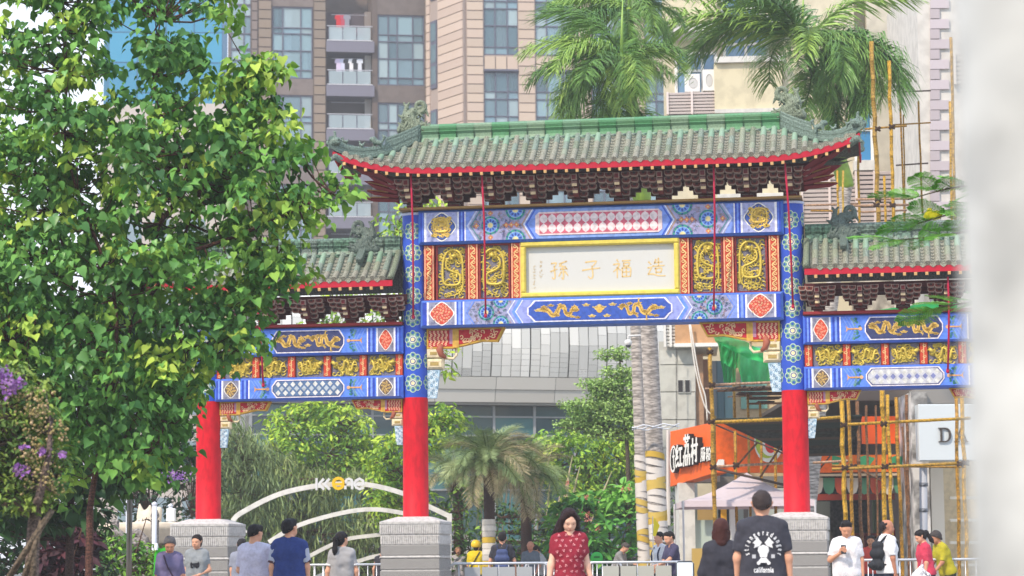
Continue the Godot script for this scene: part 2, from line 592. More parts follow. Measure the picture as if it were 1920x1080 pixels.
func flat_dragon(pt: Paint, c: Vector2, w: float, h: float, flip: float, color: Color, layer: int) -> void:
	var pts := []
	for p in dragon_curve(w, h, flip,1): pts.append(p + c)
	var s := h * 0.13
	pt.line(pts,[s * 2.3, s * 1.2], color, layer)
	for i in 16: small_cloud(pt, c + Vector2(sin(i * 2.4) * w * 0.46, cos(i * 3.7) * h * 0.40), s * 0.62, color, layer)
	pt.line(pts,[s * 0.3, s * 0.15], hexlin("a8792c"), layer + 1)
	pt.disc(pts[0], s * 1.35, color, layer)
	pt.disc(pts[0] + Vector2(-flip * s * 1.2,-s * 0.3), s * 0.8, color, layer)
	pt.disc(pts[0] + Vector2(-flip * s * 0.3, s * 0.3), s * 0.25, hexlin("7c4b20"), layer + 2,6)
	for f in [0.2,0.42,0.6,0.8]:
		var i := int(f * pts.size())
		var d: Vector2 = (pts[i + 1] - pts[i - 1]).normalized()
		var n := Vector2(-d.y, d.x) * (1.0 if int(f * 10) % 4 == 2 else -1.0)
		var ft: Vector2 = pts[i] + n * s * 2.4 + d * s
		pt.line([pts[i], ft], s * 0.6, color, layer)
		for q in 3: pt.line([ft, ft + n.rotated((q - 1) * 0.9) * s],[s * 0.4, s * 0.1], color, layer)
	for i in range(3, pts.size() - 2,2):
		var d: Vector2 = (pts[i + 1] - pts[i - 1]).normalized()
		var n := Vector2(-d.y, d.x) * flip
		pt.line([pts[i], pts[i] + n * s * 1.25 + d * s * 0.5],[s * 0.5, s * 0.1], color, layer)
	for k in 5: pt.line([pts[0], pts[0] + Vector2(flip,0).rotated((k - 2) * 0.45) * s * 2.2],[s * 0.5, s * 0.1], color, layer)

func small_cloud(pt: Paint, c: Vector2, s: float, color: Color, layer: int) -> void:
	pt.disc(c, s, color, layer,8); pt.disc(c + Vector2(s,-s * 0.3), s * 0.75, color, layer,8); pt.disc(c + Vector2(-s,-s * 0.3), s * 0.75, color, layer,8)
	pt.line([c + Vector2(-s * 2.4, s * 0.1), c + Vector2(0,-s * 0.6), c + Vector2(2.4 * s, s * 0.1)], s * 0.4, color, layer)

func scatter_scrolls(pt: Paint, x0: float, x1: float, y0: float, y1: float, n: int, sd: int, keep: Array, inside: PackedVector2Array = []) -> void:
	var r := RandomNumberGenerator.new(); r.seed = sd
	var cs := [hexlin("2f4da6"), hexlin("35508f"), hexlin("d08c62"), hexlin("d9b27a"), hexlin("3c9a88"), hexlin("e3d9cf")]
	for k in n:
		var p := Vector2(r.randf_range(x0, x1), r.randf_range(y0, y1))
		var ok := true
		for q in keep:
			if p.distance_to(q[0]) < q[1] + 0.01: ok = false
		if not ok or (inside.size() and not Geometry2D.is_point_in_polygon(p, inside)): continue
		var rad := r.randf_range(0.018,0.032)
		pt.curl(p, rad, r.randf() * TAU,1.1 if r.randf() < 0.5 else -1.1,0.014, cs[r.randi() % cs.size()],2)

func beam_box(x0: float, x1: float, y0: float, y1: float, d: float, ch: float) -> ArrayMesh:
	var mb := Mb.new()
	mb.cbox(Vector3((x0 + x1) / 2,(y0 + y1) / 2,0),Vector3(x1 - x0, y1 - y0, d * 2), ch)
	return mb.done()

func band(pt: Paint, x0: float, x1: float, y0: float, y1: float, color: String, layer := 1) -> void:
	pt.rect(minf(x0, x1), y0, maxf(x0, x1), y1, hexlin(color), layer)

func mirrored(pts: Array, s: float) -> PackedVector2Array:
	var out := PackedVector2Array()
	for p in pts: out.append(Vector2(p[0] * s, p[1]))
	return out

func build_gateway() -> void:
	var turn := deg_to_rad(-8.8)
	gate = thing("gateway", "big painted Chinese gateway with green tiled roofs, red columns and blue beams", "gateway",Vector3(1.685,0,-45.0), turn)
	var stone := mat("c8c5c2",0.85, {"tex": "worn", "scale": 2.0, "bump": 0.5})
	var stone2 := mat("bcb9b6",0.9, {"tex": "speck", "scale": 3.0, "bump": 1.0})
	var red := mat("d40c24",0.6, {"tex": "worn", "scale3": Vector3(1.6,0.5,1.6), "spec": 0.35, "bump": 0.12, "bumptex": "bump_wide"})
	var blue := mat("3157c4",0.55, {"tex": "soft", "scale": 1.2})
	var vc := mat("ffffff",0.6, {"vc": true, "tex": "worn", "scale": 1.6})
	# ---- pedestals and columns
	var core := Mb.new().box(Vector3(0,0.93,0),Vector3(1.09,1.86,1.17)).done()
	var cap := Mb.new()
	var a4 := []; var b4 := []; var c4 := []
	for q in [Vector2(-1,1),Vector2(1,1),Vector2(1,-1),Vector2(-1,-1)]:
		a4.append(Vector3(q.x * 0.575,1.845, q.y * 0.615)); b4.append(Vector3(q.x * 0.575,1.89, q.y * 0.615)); c4.append(Vector3(q.x * 0.30,1.985, q.y * 0.30))
	for i in 4:
		var j := (i + 1) % 4
		cap.quad(a4[i], a4[j], b4[j], b4[i]); cap.quad(b4[i], b4[j], c4[j], c4[i])
	cap.quad(c4[0], c4[1], c4[2], c4[3]); cap.quad(a4[1], a4[0], a4[3], a4[2])
	var cap_m := cap.done()
	var flutes := func(y0: float, y1: float, out: float) -> ArrayMesh:
		var mb := Mb.new()
		var hx := 0.545 + out; var hz := 0.585 + out
		mb.box(Vector3(0,(y0 + y1) / 2,0),Vector3(hx * 2, y1 - y0, hz * 2))
		var nx := 27
		for i in nx:
			var x := -hx + (i + 0.5) * 2 * hx / nx
			for s in [-1,1]: mb.cbox(Vector3(x,(y0 + y1) / 2, s * (hz + 0.004)),Vector3(0.024, y1 - y0 - 0.02,0.024),0.006)
		for i in nx:
			var z := -hz + (i + 0.5) * 2 * hz / nx
			for s in [-1,1]: mb.cbox(Vector3(s * (hx + 0.004),(y0 + y1) / 2, z),Vector3(0.024, y1 - y0 - 0.02,0.024),0.006)
		return mb.done()
	var fl1: ArrayMesh = flutes.call(1.655,1.842,0.018)
	var fl2: ArrayMesh = flutes.call(1.462,1.638,0.005)
	var rb := func(y0: float, y1: float, out: float, ch: float) -> ArrayMesh:
		return Mb.new().cbox(Vector3(0,(y0 + y1) / 2,0),Vector3(1.09 + out * 2, y1 - y0,1.17 + out * 2), ch).done()
	var r1: ArrayMesh = rb.call(1.262,1.452,0.012,0.01)
	var l1: ArrayMesh = rb.call(1.215,1.245,0.03,0.008)
	var r2: ArrayMesh = rb.call(1.0,1.2,0.016,0.012)
	var r3: ArrayMesh = rb.call(0.72,0.975,0.024,0.012)
	var r4: ArrayMesh = rb.call(0.0,0.69,0.04,0.014)
	var shaft := Mb.new().soft().lathe([Vector2(0.255,1.93),Vector2(0.255,1.99),Vector2(0.242,2.0),Vector2(0.24,3.0),Vector2(0.238,4.235)],28).done()
	for i in 4:
		var x: float = [-3.58,3.58,-7.63,7.63][i]
		var top := 7.775 if i < 2 else 5.66
		var xf := Transform3D(Basis.IDENTITY,Vector3(x,0,0))
		var pd := part(gate, "pedestal", core, stone, xf)
		part(pd, "cap_stone", cap_m, stone)
		part(pd, "fluted_band", fl1, stone); part(pd, "fluted_band", fl2, stone)
		part(pd, "rough_band", r1, stone2); part(pd, "ledge", l1, stone)
		part(pd, "rough_band", r2, stone2); part(pd, "rough_band", r3, stone2); part(pd, "rough_band", r4, stone2)
		var cl := part(gate, "column", shaft, red, xf)
		var sl := Mb.new().soft().lathe([Vector2(0.2385,4.236),Vector2(0.236, top - 0.06)],28)
		part(cl, "painted_sleeve", sl.done(), blue)
		part(cl, "top_collar", Mb.new().soft().lathe([Vector2(0.236, top - 0.06),Vector2(0.252, top - 0.05),Vector2(0.255, top - 0.015),Vector2(0.22, top)],28).done(), mat("c9d2f0",0.5))
		var hs := []
		var y := 4.5
		while y < top - 0.15:
			hs.append(y); y += 0.415
		for k in hs.size():
			var pt := Paint.new(drum_place(0.0,0.238))
			column_flower(pt,Vector2(0, hs[k]),0.178)
			part(cl, "flower_medallion", pt.done(), vc)
			for s in [-1,1]:
				var p2 := Paint.new(drum_place(0.0,0.238))
				column_flower(p2,Vector2(s * 0.375, hs[k] + (0.0 if i > 1 else 0.02)),0.165)
				part(cl, "flower_medallion", p2.done(), vc)
	# ---- main upper beam
	var ub := part(gate, "upper_beam", beam_box(-3.46,3.46,7.13,7.785,0.3,0.05), mat("3f6fd0",0.5, {"tex": "soft", "scale": 1.2}))
	var pt := Paint.new(flat_place(0.3))
	var y0 := 7.178; var y1 := 7.738; var ym := 7.458
	pt.rect(-3.41, y0,3.41, y1, hexlin("86a6e4"),1)
	for s in [-1.0,1.0]:
		band(pt, s * 3.41, s * 3.34, y0, y1, COBALT,2); band(pt, s * 3.375, s * 3.352, y0, y1, "5b80e2",3)
		band(pt, s * 3.34, s * 3.295, y0, y1, "eef0fb",2)
		band(pt, s * 3.295, s * 2.70, y0, y1, LAVENDER,2)
		band(pt, s * 2.70, s * 2.665, y0, y1, "eef0fb",2)
		band(pt, s * 2.665, s * 2.56, y0, y1, COBALT,2); band(pt, s * 2.63, s * 2.595, y0, y1, "6f92ea",3)
		band(pt, s * 2.56, s * 2.535, y0, y1, "eef0fb",2)
		for q in 26:      # fine pale scrolls in the corners of the square
			var rx := 2.73 + 0.53 * rng.randf(); var ry := rng.randf_range(y0 + 0.03, y1 - 0.03)
			if absf(rx - 2.995) / 0.28 + absf(ry - ym) / 0.28 > 1.15: pt.curl(Vector2(s * rx, ry),0.022, rng.randf() * 6.0,1.0,0.009, hexlin("7f86bd"),3)
		pt.poly(quatrefoil(Vector2(s * 2.998, ym),0.275,0.272), hexlin("f4f2ee"),3)
		pt.poly(quatrefoil(Vector2(s * 2.998, ym),0.25,0.247), hexlin("35477f"),4)
		pt.poly(quatrefoil(Vector2(s * 2.998, ym),0.235,0.23), hexlin("4967b8"),5)
		# chevrons and the flowered field
		band(pt, s * 2.535, s * 1.13, y0, y1, "a7a6cf",2)
		pt.poly(mirrored([[-2.535, y0],[-2.535, y1],[-2.36, y1],[-2.51, ym],[-2.36, y0]],-s), hexlin("7f9cea"),3)
		pt.line(Array(mirrored([[-2.32, y1],[-2.50, ym],[-2.32, y0]],-s)),0.03, hexlin("c8d4f6"),4)
		pt.line(Array(mirrored([[-2.26, y1],[-2.44, ym],[-2.26, y0]],-s)),0.022, hexlin("5a8f9e"),4)
		pt.poly(mirrored([[-1.13, y0],[-1.27, y0],[-1.43, ym],[-1.27, y1],[-1.13, y1]],-s), hexlin("7e9ff0"),3)
		pt.line(Array(mirrored([[-1.20, y1],[-1.37, ym],[-1.20, y0]],-s)),0.028, hexlin("3f66d0"),4)
		pt.line(Array(mirrored([[-1.25, y1],[-1.42, ym],[-1.25, y0]],-s)),0.02, hexlin("e8ecfa"),5)
		pt.line(Array(mirrored([[-1.29, y1],[-1.46, ym],[-1.29, y0]],-s)),0.016, hexlin("c59f74"),4)
		var keep := []
		for c in [[Vector2(s * 2.06, ym),0.185,0.0, TAU],[Vector2(s * 1.58, y1),0.20, PI, TAU],[Vector2(s * 1.58, y0),0.20,0.0, PI]]:
			rosette(pt, c[0], c[1], c[2], c[3]); keep.append([c[0], c[1]])
		for c in [Vector2(s * 1.76, ym),Vector2(s * 1.66, ym),Vector2(s * 1.56, ym),Vector2(s * 2.33, ym),Vector2(s * 2.06, y1 - 0.05),Vector2(s * 2.06, y0 + 0.05)]:
			for q in 4:
				var dd := Vector2(cos(q * PI / 2), sin(q * PI / 2)) * 0.026
				pt.disc(c + dd,0.024, hexlin("dd8a66"),3,6)
			pt.disc(c,0.018, hexlin("f0d38a"),4,6)
		var fx0 := 1.5; var fx1 := 2.42
		scatter_scrolls(pt, s * 1.36, s * 2.42, y0 + 0.03, y1 - 0.03,230,7, keep, mirrored([[-2.27, y0],[-2.42, ym],[-2.27, y1],[-1.32, y1],[-1.49, ym],[-1.32, y0]],-s))
	# pink lozenge field
	var pinkp := PackedVector2Array([Vector2(-1.13, y0 + 0.06),Vector2(-1.2, y0 + 0.12),Vector2(-1.2, y1 - 0.12),Vector2(-1.13, y1 - 0.06),Vector2(1.13, y1 - 0.06),Vector2(1.2, y1 - 0.12),Vector2(1.2, y0 + 0.12),Vector2(1.13, y0 + 0.06)])
	pt.poly(pinkp, hexlin("f3dcdc"),6)
	pt.rect(-1.12, y0 + 0.09,1.12, y1 - 0.09, hexlin("dc6c82"),7)
	var ph := (y1 - y0 - 0.18) / 3.0
	for i in 14:
		for j in 2:
			var c := Vector2(-1.04 + i * 0.16, y0 + 0.09 + ph * (0.78 + j * 1.44))
			pt.poly(PackedVector2Array([c + Vector2(-0.079,0), c + Vector2(-0.058,-0.05), c + Vector2(0,-ph * 0.74), c + Vector2(0.058,-0.05), c + Vector2(0.079,0), c + Vector2(0.058,0.05), c + Vector2(0, ph * 0.74), c + Vector2(-0.058,0.05)]), hexlin("f0dfe0"),8)
			pass
	part(ub, "painted_pattern", pt.done(), vc)
	var gm := mat(GOLD,0.38, {"metal": 0.35, "tex": "soft", "scale": 5.0})
	var dsm := dragon_relief(0.40,0.40,1.0,0,3)
	for s in [-1.0,1.0]:
		part(ub, "gilt_dragon_medallion", dsm, gm, Transform3D(Basis.IDENTITY.scaled(Vector3(s,1,0.5)),Vector3(s * 2.998, ym,0.316)))
	part(gate, "top_plank", Mb.new().cbox(Vector3(0,7.81,0),Vector3(7.62,0.042,0.84),0.012).done(), mat("a8834a",0.6, {"tex": "soft"}))
	# ---- main lower beam
	var lb := part(gate, "lower_beam", beam_box(-3.42,3.42,5.54,6.06,0.32,0.045), mat("4f78d6",0.5, {"tex": "soft", "scale": 1.2}))
	pt = Paint.new(flat_place(0.32))
	y0 = 5.582; y1 = 6.018; ym = 5.80
	pt.rect(-3.375, y0,3.375, y1, hexlin("86a2e6"),1)
	for s in [-1.0,1.0]:
		band(pt, s * 3.375, s * 3.29, y0, y1, COBALT,2)
		band(pt, s * 3.29, s * 3.255, y0, y1, "eef0fb",2)
		band(pt, s * 3.255, s * 2.755, y0, y1, "9a9cb6",2)
		for q in 40:
			var rx := 2.78 + 0.45 * rng.randf(); var ry := rng.randf_range(y0 + 0.02, y1 - 0.02)
			if absf(rx - 3.0) / 0.24 + absf(ry - ym) / 0.24 > 1.1: pt.curl(Vector2(s * rx, ry),0.024, rng.randf() * 6.0,1.0,0.011, hexlin("6f7399"),3)
		pt.poly(quatrefoil(Vector2(s * 3.0, ym),0.235,0.222), hexlin("f6f3ee"),4)
		pt.poly(quatrefoil(Vector2(s * 3.0, ym),0.212,0.2), hexlin("d4503f"),5)
		for q in 34:
			var aa := q * 2.399; var rr := 0.178 * sqrt(q / 34.0)
			pt.curl(Vector2(s * 3.0 + cos(aa) * rr, ym + sin(aa) * rr),0.02, aa,1.0,0.012, hexlin("efb49a") if q % 3 else hexlin("f0d2a0"),6)
		band(pt, s * 2.755, s * 2.72, y0, y1, "eef0fb",2)
		band(pt, s * 2.72, s * 2.60, y0, y1, "3f66d4",2); band(pt, s * 2.685, s * 2.635, y0, y1, "86a4f2",3)
		band(pt, s * 2.60, s * 2.57, y0, y1, "eef0fb",2)
		band(pt, s * 2.57, s * 1.5, y0, y1, "a3a6cb",2)
		pt.poly(mirrored([[-2.57, y0],[-2.57, y1],[-2.42, y1],[-2.54, ym],[-2.42, y0]],-s), hexlin("87a0ec"),3)
		pt.line(Array(mirrored([[-2.38, y1],[-2.52, ym],[-2.38, y0]],-s)),0.025, hexlin("6f92ea"),4)
		pt.poly(mirrored([[-1.3, y0],[-1.62, y0],[-1.76, ym],[-1.62, y1],[-1.3, y1]],-s), hexlin("9aa4e8"),3)
		pt.line(Array(mirrored([[-1.60, y1],[-1.74, ym],[-1.60, y0]],-s)),0.02, hexlin("e6e9fa"),4)
		pt.line(Array(mirrored([[-1.50, y1],[-1.63, ym],[-1.50, y0]],-s)),0.06, hexlin("6c98f0"),4)
		pt.line(Array(mirrored([[-1.45, y1],[-1.59, ym],[-1.45, y0]],-s)),0.02, hexlin("e6e9fa"),5)
		var keep := []
		for c in [[Vector2(s * 2.15, ym - 0.0),0.16,0.0, TAU],[Vector2(s * 1.87, y1),0.15, PI, TAU],[Vector2(s * 1.87, y0),0.16,0.0, PI]]:
			rosette(pt, c[0], c[1], c[2], c[3]); keep.append([c[0], c[1]])
		scatter_scrolls(pt, s * 1.6, s * 2.5, y0 + 0.02, y1 - 0.02,200,17, keep, mirrored([[-2.35, y0],[-2.48, ym],[-2.35, y1],[-1.66, y1],[-1.79, ym],[-1.66, y0]],-s))
	var cart := func(x: float, hy: float, cut: float) -> PackedVector2Array:
		return PackedVector2Array([Vector2(-x, ym - hy * 0.35),Vector2(-x + cut * 0.35, ym - hy * 0.5),Vector2(-x + cut, ym - hy),Vector2(x - cut, ym - hy),Vector2(x - cut * 0.35, ym - hy * 0.5),Vector2(x, ym - hy * 0.35),Vector2(x, ym + hy * 0.35),Vector2(x - cut * 0.35, ym + hy * 0.5),Vector2(x - cut, ym + hy),Vector2(-x + cut, ym + hy),Vector2(-x + cut * 0.35, ym + hy * 0.5),Vector2(-x, ym + hy * 0.35)])
	pt.poly(cart.call(1.37,0.205,0.13), hexlin("f2f0f8"),6)
	pt.poly(cart.call(1.34,0.185,0.13), hexlin("4a5fc0"),7)
	pt.poly(cart.call(1.32,0.172,0.13), hexlin("3a5cb8"),8)
	for s in [-1.0,1.0]:
		flat_dragon(pt,Vector2(s * 0.74, ym - 0.01),0.74,0.31,-s, hexlin("e6bf63"),9)
		for c in [Vector2(0.25,0.1),Vector2(0.14,-0.11),Vector2(1.16,0.02)]: small_cloud(pt,Vector2(s * c.x, ym + c.y),0.032, hexlin("e8c877"),9)
	small_cloud(pt,Vector2(0, ym + 0.05),0.055, hexlin("e8c877"),9); pt.disc(Vector2(0, ym + 0.0),0.06, hexlin("e2b553"),10,10)
	part(lb, "painted_pattern", pt.done(), vc)
	# ---- the panels between the beams
	var back := mat("8a2a24",0.7, {"tex": "soft"})
	part(gate, "back_board", Mb.new().box(Vector3(0,6.595,0.0),Vector3(6.74,1.07,0.16)).done(), back)
	var orange := mat("c8442a",0.6, {"tex": "soft", "scale": 2.0})
	var maroon := mat("8e2a2c",0.6, {"tex": "soft", "scale": 2.0})
	var scalem := mat("a09bac",0.7, {"tex": "speck", "scale": 4.0, "bump": 1.2})
	var gilt := mat("dcc455",0.42, {"metal": 0.2, "tex": "worn", "scale": 4.0})
	var stile := Mb.new().cbox(Vector3.ZERO,Vector3(0.2,1.064,0.14),0.012).done()
	for x: float in [-3.265,-2.42,-1.59,1.59,2.42,3.265]:
		var sp := part(gate, "scroll_stile", stile, orange, Transform3D(Basis.IDENTITY,Vector3(x,6.595,0.14)))
		pt = Paint.new(flat_place(0.07))
		for q in [-1,1]: pt.rect(q * 0.078 - 0.012,-0.52, q * 0.078 + 0.012,0.52, hexlin("f0b48c"),1)
		var wv := []
		for i in 49: wv.append(Vector2(0.038 * sin(i * 0.75),-0.51 + i * 1.02 / 48))
		pt.line(wv,0.02, hexlin("f3cf8e"),2)
		for i in 11: pt.curl(Vector2(0.022 * (1 if i % 2 else -1),-0.46 + i * 0.092),0.034, PI * (1.0 if i % 2 else 0.0),1.0 if i % 2 else -1.0,0.017, hexlin("f3cf8e"),3)
		part(sp, "painted_scroll", pt.done(), vc)
	var ri := 0
	for x: float in [-2.835,-2.01,2.01,2.835]:
		var pn := part(gate, "dragon_panel", Mb.new().box(Vector3.ZERO,Vector3(0.60,1.06,0.05)).done(), scalem, Transform3D(Basis.IDENTITY,Vector3(x,6.595,0.105)))
		part(pn, "panel_frame", Mb.new().box(Vector3(-0.285,0,0.05),Vector3(0.035,1.06,0.07)).box(Vector3(0.285,0,0.05),Vector3(0.035,1.06,0.07)).box(Vector3(0,0.515,0.05),Vector3(0.53,0.03,0.07)).box(Vector3(0,-0.515,0.05),Vector3(0.53,0.03,0.07)).done(), maroon)
		part(pn, "gilt_dragon", dragon_relief(0.56,1.02,[1.0,-1.0,1.0,-1.0][ri],0,31 + ri), gilt, Transform3D(Basis.IDENTITY,Vector3(0,0,0.028)))
		ri += 1
	# ---- the name board
	var nb := part(gate, "name_board", Mb.new().box(Vector3(0,6.6,0.13),Vector3(2.86,0.9,0.06)).done(), mat("cccdca",0.5))
	var ym2 := mat("e2cf5c",0.5, {"tex": "soft", "scale": 2.0})
	var fr := Mb.new()
	for q in [[Vector3(0,7.08,0.19),Vector3(3.0,0.095,0.16)],[Vector3(0,6.115,0.19),Vector3(3.0,0.095,0.16)]]: fr.cbox(q[0], q[1],0.025)
	for s in [-1,1]: fr.cbox(Vector3(s * 1.452,6.5975,0.19),Vector3(0.096,0.866,0.156),0.025)
	part(nb, "yellow_frame", fr.done(), ym2)
	pt = Paint.new(flat_place(0.16))
	pt.step = 0.004
	brush_characters(pt)
	part(nb, "gilt_characters", pt.done(), mat("ffffff",0.4, {"vc": true}))
	# ---- brackets, roofs
	var kit := bracket_kit()
	for i in 10: bracket_set(kit,-3.6 + 0.8 * i,7.832,1.0)
	bracket_backing(-3.95,3.95,7.832,1.0)
	tiled_roof(-3.42,3.42, true, true,9.15,8.5,1.05,0.195,1.48, "main_roof")
	for s in [-1.0,1.0]:
		for q in 5:           # the fan of slanting bracket noses under each corner
			var mb := Mb.new()
			var a := Vector3(s * 3.85,8.02 + q * 0.065,0.2 + 0.09 * q)
			var dirv := Vector3(s * (0.62 - q * 0.05),0.02 + q * 0.055,0.05 + q * 0.10)
			var sidev := Vector3(-dirv.z,0, dirv.x).normalized()
			mb.tube([a, a + dirv * 0.75, a + dirv + Vector3(0,0.02,0)],[0.05,0.045,0.012],4)
			part(gate, "corner_nose", mb.done(), mat("7a2028",0.6))
			part(gate, "corner_nose_gilding", Mb.new().tube([a + dirv * 0.3 + Vector3(0,0.052,0.015), a + dirv * 0.98 + Vector3(0,0.035,0.0)],[0.02,0.012],4).done(), mat("b98f55",0.5))
		part(gate, "corner_board", Mb.new().prism(PackedVector2Array([Vector2(s * 3.86,7.95),Vector2(s * 4.1,8.1),Vector2(s * 4.55,8.42),Vector2(s * 4.2,8.42),Vector2(s * 3.86,8.3)]),0.05,0.12).done(), mat("8e1f2c",0.6))
		# angle rafter that carries the corner
		part(gate, "angle_rafter", Mb.new().tube([Vector3(s * 3.7,8.28,0.45),Vector3(s * 4.4,8.5,0.85),Vector3(s * 4.82,8.78,1.12)],[0.07,0.07,0.055],4).done(), mat("7a1f28",0.6))
		part(gate, "rafter_end_beast", blob([[Vector3(s * 4.72,8.66,1.08),Vector3(s * 4.86,8.72,1.18),0.075,0.06],[Vector3(s * 4.86,8.74,1.18),Vector3(s * 4.93,8.66,1.22),0.045,0.03],[Vector3(s * 4.7,8.74,1.06),Vector3(s * 4.66,8.82,1.02),0.04,0.015]],0.015,0.03,[],0.012,30.0).done(), mat("7c8f84",0.7, {"tex": "mottle", "scale": 4.0}))
	# ---- side bays
	for s in [-1.0,1.0]: side_bay(s, kit, vc, gilt, orange, maroon, scalem)
	# ---- brackets under the main lower beam
	for s in [-1.0,1.0]: corbel(s,-3.34 * -s,-s,5.54,1.0, vc)
	# ---- iron stays
	var rod := mat("b3123f",0.45)
	for q in [[-3.47,8.4,0.92,-3.55,5.74,0.34],[-2.12,8.36,0.9,-2.15,5.72,0.40],[2.22,8.38,0.9,2.14,5.75,0.40],[3.53,8.38,0.92,3.6,5.76,0.34],[-6.5,6.2,0.75,-6.46,4.5,0.36],[6.42,6.2,0.75,6.38,4.5,0.36]]:
		var ra := Vector3(q[0], q[1], q[2]); var rb2 := Vector3(q[3], q[4], q[5])
		var ro := part(gate, "iron_stay", Mb.new().soft().tube([ra, ra.lerp(rb2,0.33) + Vector3(0.02,0,0), ra.lerp(rb2,0.66) + Vector3(0.015,0,0), rb2],0.019,7).done(), rod)
		part(ro, "eye_bolt", blob([[rb2, rb2 + Vector3(0,0.05,0),0.032,0.026]],0.012,0.02).done(), rod)

func side_bay(s: float, kit: Dictionary, vc: Material, gilt: Material, orange: Material, maroon: Material, scalem: Material) -> void:
	var cx := s * 5.61
	for lv in 2:
		var yb: float = [5.07,4.225][lv]; var yt: float = [5.6,4.655][lv]
		var d := 0.26
		var bm := part(gate,["side_upper_beam", "side_lower_beam"][lv], beam_box(cx - 1.84, cx + 1.84, yb, yt, d,0.04), mat("4d74dc",0.5, {"tex": "soft", "scale": 1.2}))
		var pt := Paint.new(flat_place(d))
		var y0 := yb + 0.038; var y1 := yt - 0.038; var ym := (y0 + y1) / 2
		pt.rect(cx - 1.8, y0, cx + 1.8, y1, hexlin("5f8cf0"),1)
		for e in [-1.0,1.0]:
			band(pt, cx + e * 1.80, cx + e * 1.70, y0, y1, COBALT,2); band(pt, cx + e * 1.765, cx + e * 1.735, y0, y1, "7c9ef0",3)
			band(pt, cx + e * 1.70, cx + e * 1.665, y0, y1, "f0f0fa",2)
			band(pt, cx + e * 1.665, cx + e * 1.36, y0, y1, "8b8ca2",2)
			for q in 20: pt.curl(Vector2(cx + e * rng.randf_range(1.38,1.65), rng.randf_range(y0 + 0.02, y1 - 0.02)),0.02, rng.randf() * 6,1.0,0.01, hexlin("6b6c88"),3)
			pt.poly(quatrefoil(Vector2(cx + e * 1.512, ym),0.135,(y1 - y0) * 0.44), hexlin("f4efe6"),4)
			pt.poly(quatrefoil(Vector2(cx + e * 1.512, ym),0.118,(y1 - y0) * 0.40), hexlin("d8513a") if lv == 0 else hexlin("6e5b54"),5)
			for q in 16:
				var aa := q * 2.399; var rr := sqrt(q / 16.0)
				pt.curl(Vector2(cx + e * 1.512 + cos(aa) * rr * 0.09, ym + sin(aa) * rr * (y1 - y0) * 0.31),0.022, aa,1.0,0.013, hexlin("f0a98c") if lv == 0 else hexlin("e3bd6c"),6)
			band(pt, cx + e * 1.36, cx + e * 1.33, y0, y1, "f0f0fa",2)
			band(pt, cx + e * 1.30, cx + e * 1.17, y0, y1, COBALT,2); band(pt, cx + e * 1.255, cx + e * 1.215, y0, y1, "7c9ef0",3)
			band(pt, cx + e * 1.17, cx + e * 1.145, y0, y1, "f0f0fa",2)
			for k in 3: pt.line([Vector2(cx + e * (1.12 - k * 0.06), y1),Vector2(cx + e * (1.0 - k * 0.06), ym),Vector2(cx + e * (1.12 - k * 0.06), y0)],0.012, hexlin("86a8f6"),2)
			for k in 9:      # leaves round an orange flower
				var aa := -1.3 + k * 0.325
				var pp := Vector2(cx + e * (0.90 - cos(aa) * 0.06), ym + sin(aa) * (y1 - y0) * 0.42)
				for q in 2: pt.disc(pp + Vector2(rng.randf_range(-0.03,0.05) * -e, rng.randf_range(-0.02,0.02)),0.022, hexlin("3d8a78") if q else hexlin("2f6f9a"),2,6)
				pt.curl(pp + Vector2(e * 0.05,0),0.024, aa,1.0,0.012, hexlin("7fae86"),3)
			pt.line([Vector2(cx + e * 1.02, ym),Vector2(cx + e * 0.80, ym)],0.026, hexlin("e6a86a"),4)
			pt.poly(PackedVector2Array([Vector2(cx + e * 1.0, ym),Vector2(cx + e * 1.06, ym + 0.06),Vector2(cx + e * 1.04, ym),Vector2(cx + e * 1.06, ym - 0.06)]), hexlin("e6a86a"),4)
			pt.disc(Vector2(cx + e * 0.79, ym),0.035, hexlin("eab98c"),5,8)
		var cart := func(x: float, hy: float, cut: float) -> PackedVector2Array:
			return PackedVector2Array([Vector2(cx - x, ym - hy * 0.3),Vector2(cx - x + cut, ym - hy),Vector2(cx + x - cut, ym - hy),Vector2(cx + x, ym - hy * 0.3),Vector2(cx + x, ym + hy * 0.3),Vector2(cx + x - cut, ym + hy),Vector2(cx - x + cut, ym + hy),Vector2(cx - x, ym + hy * 0.3)])
		var hy := (y1 - y0) * 0.43
		pt.poly(cart.call(0.71, hy + 0.02,0.09), hexlin("f4eef0"),5)
		pt.poly(cart.call(0.69, hy,0.09), hexlin("3a3f86"),6)
		if lv == 0:
			pt.poly(cart.call(0.675, hy - 0.014,0.09), hexlin("3b4470"),7)
			for e in [-1.0,1.0]: flat_dragon(pt,Vector2(cx + e * 0.335, ym),0.56,0.30,-e, hexlin("e2bd62"),8)
			small_cloud(pt,Vector2(cx, ym + 0.09),0.035, hexlin("e2bd62"),8)
			small_cloud(pt,Vector2(cx, ym - 0.07),0.03, hexlin("e2bd62"),8)
		else:
			pt.poly(cart.call(0.675, hy - 0.014,0.09), hexlin("c9cad2") if s > 0 else hexlin("5a78a0"),7)
			for i in 9:
				for j in 3:
					var c := Vector2(cx - 0.58 + i * 0.145 + (0.0725 if j % 2 else 0.0), ym + (j - 1) * 0.082)
					if absf(c.x - cx) > 0.62: continue
					pt.poly(PackedVector2Array([c + Vector2(-0.05,0), c + Vector2(0,-0.055), c + Vector2(0.05,0), c + Vector2(0,0.055)]), hexlin("8187b8") if (s > 0 and j == 1) else (hexlin("dcdcd8") if j != 1 else hexlin("b9c2cc")),8)
		part(bm, "painted_pattern", pt.done(), vc)
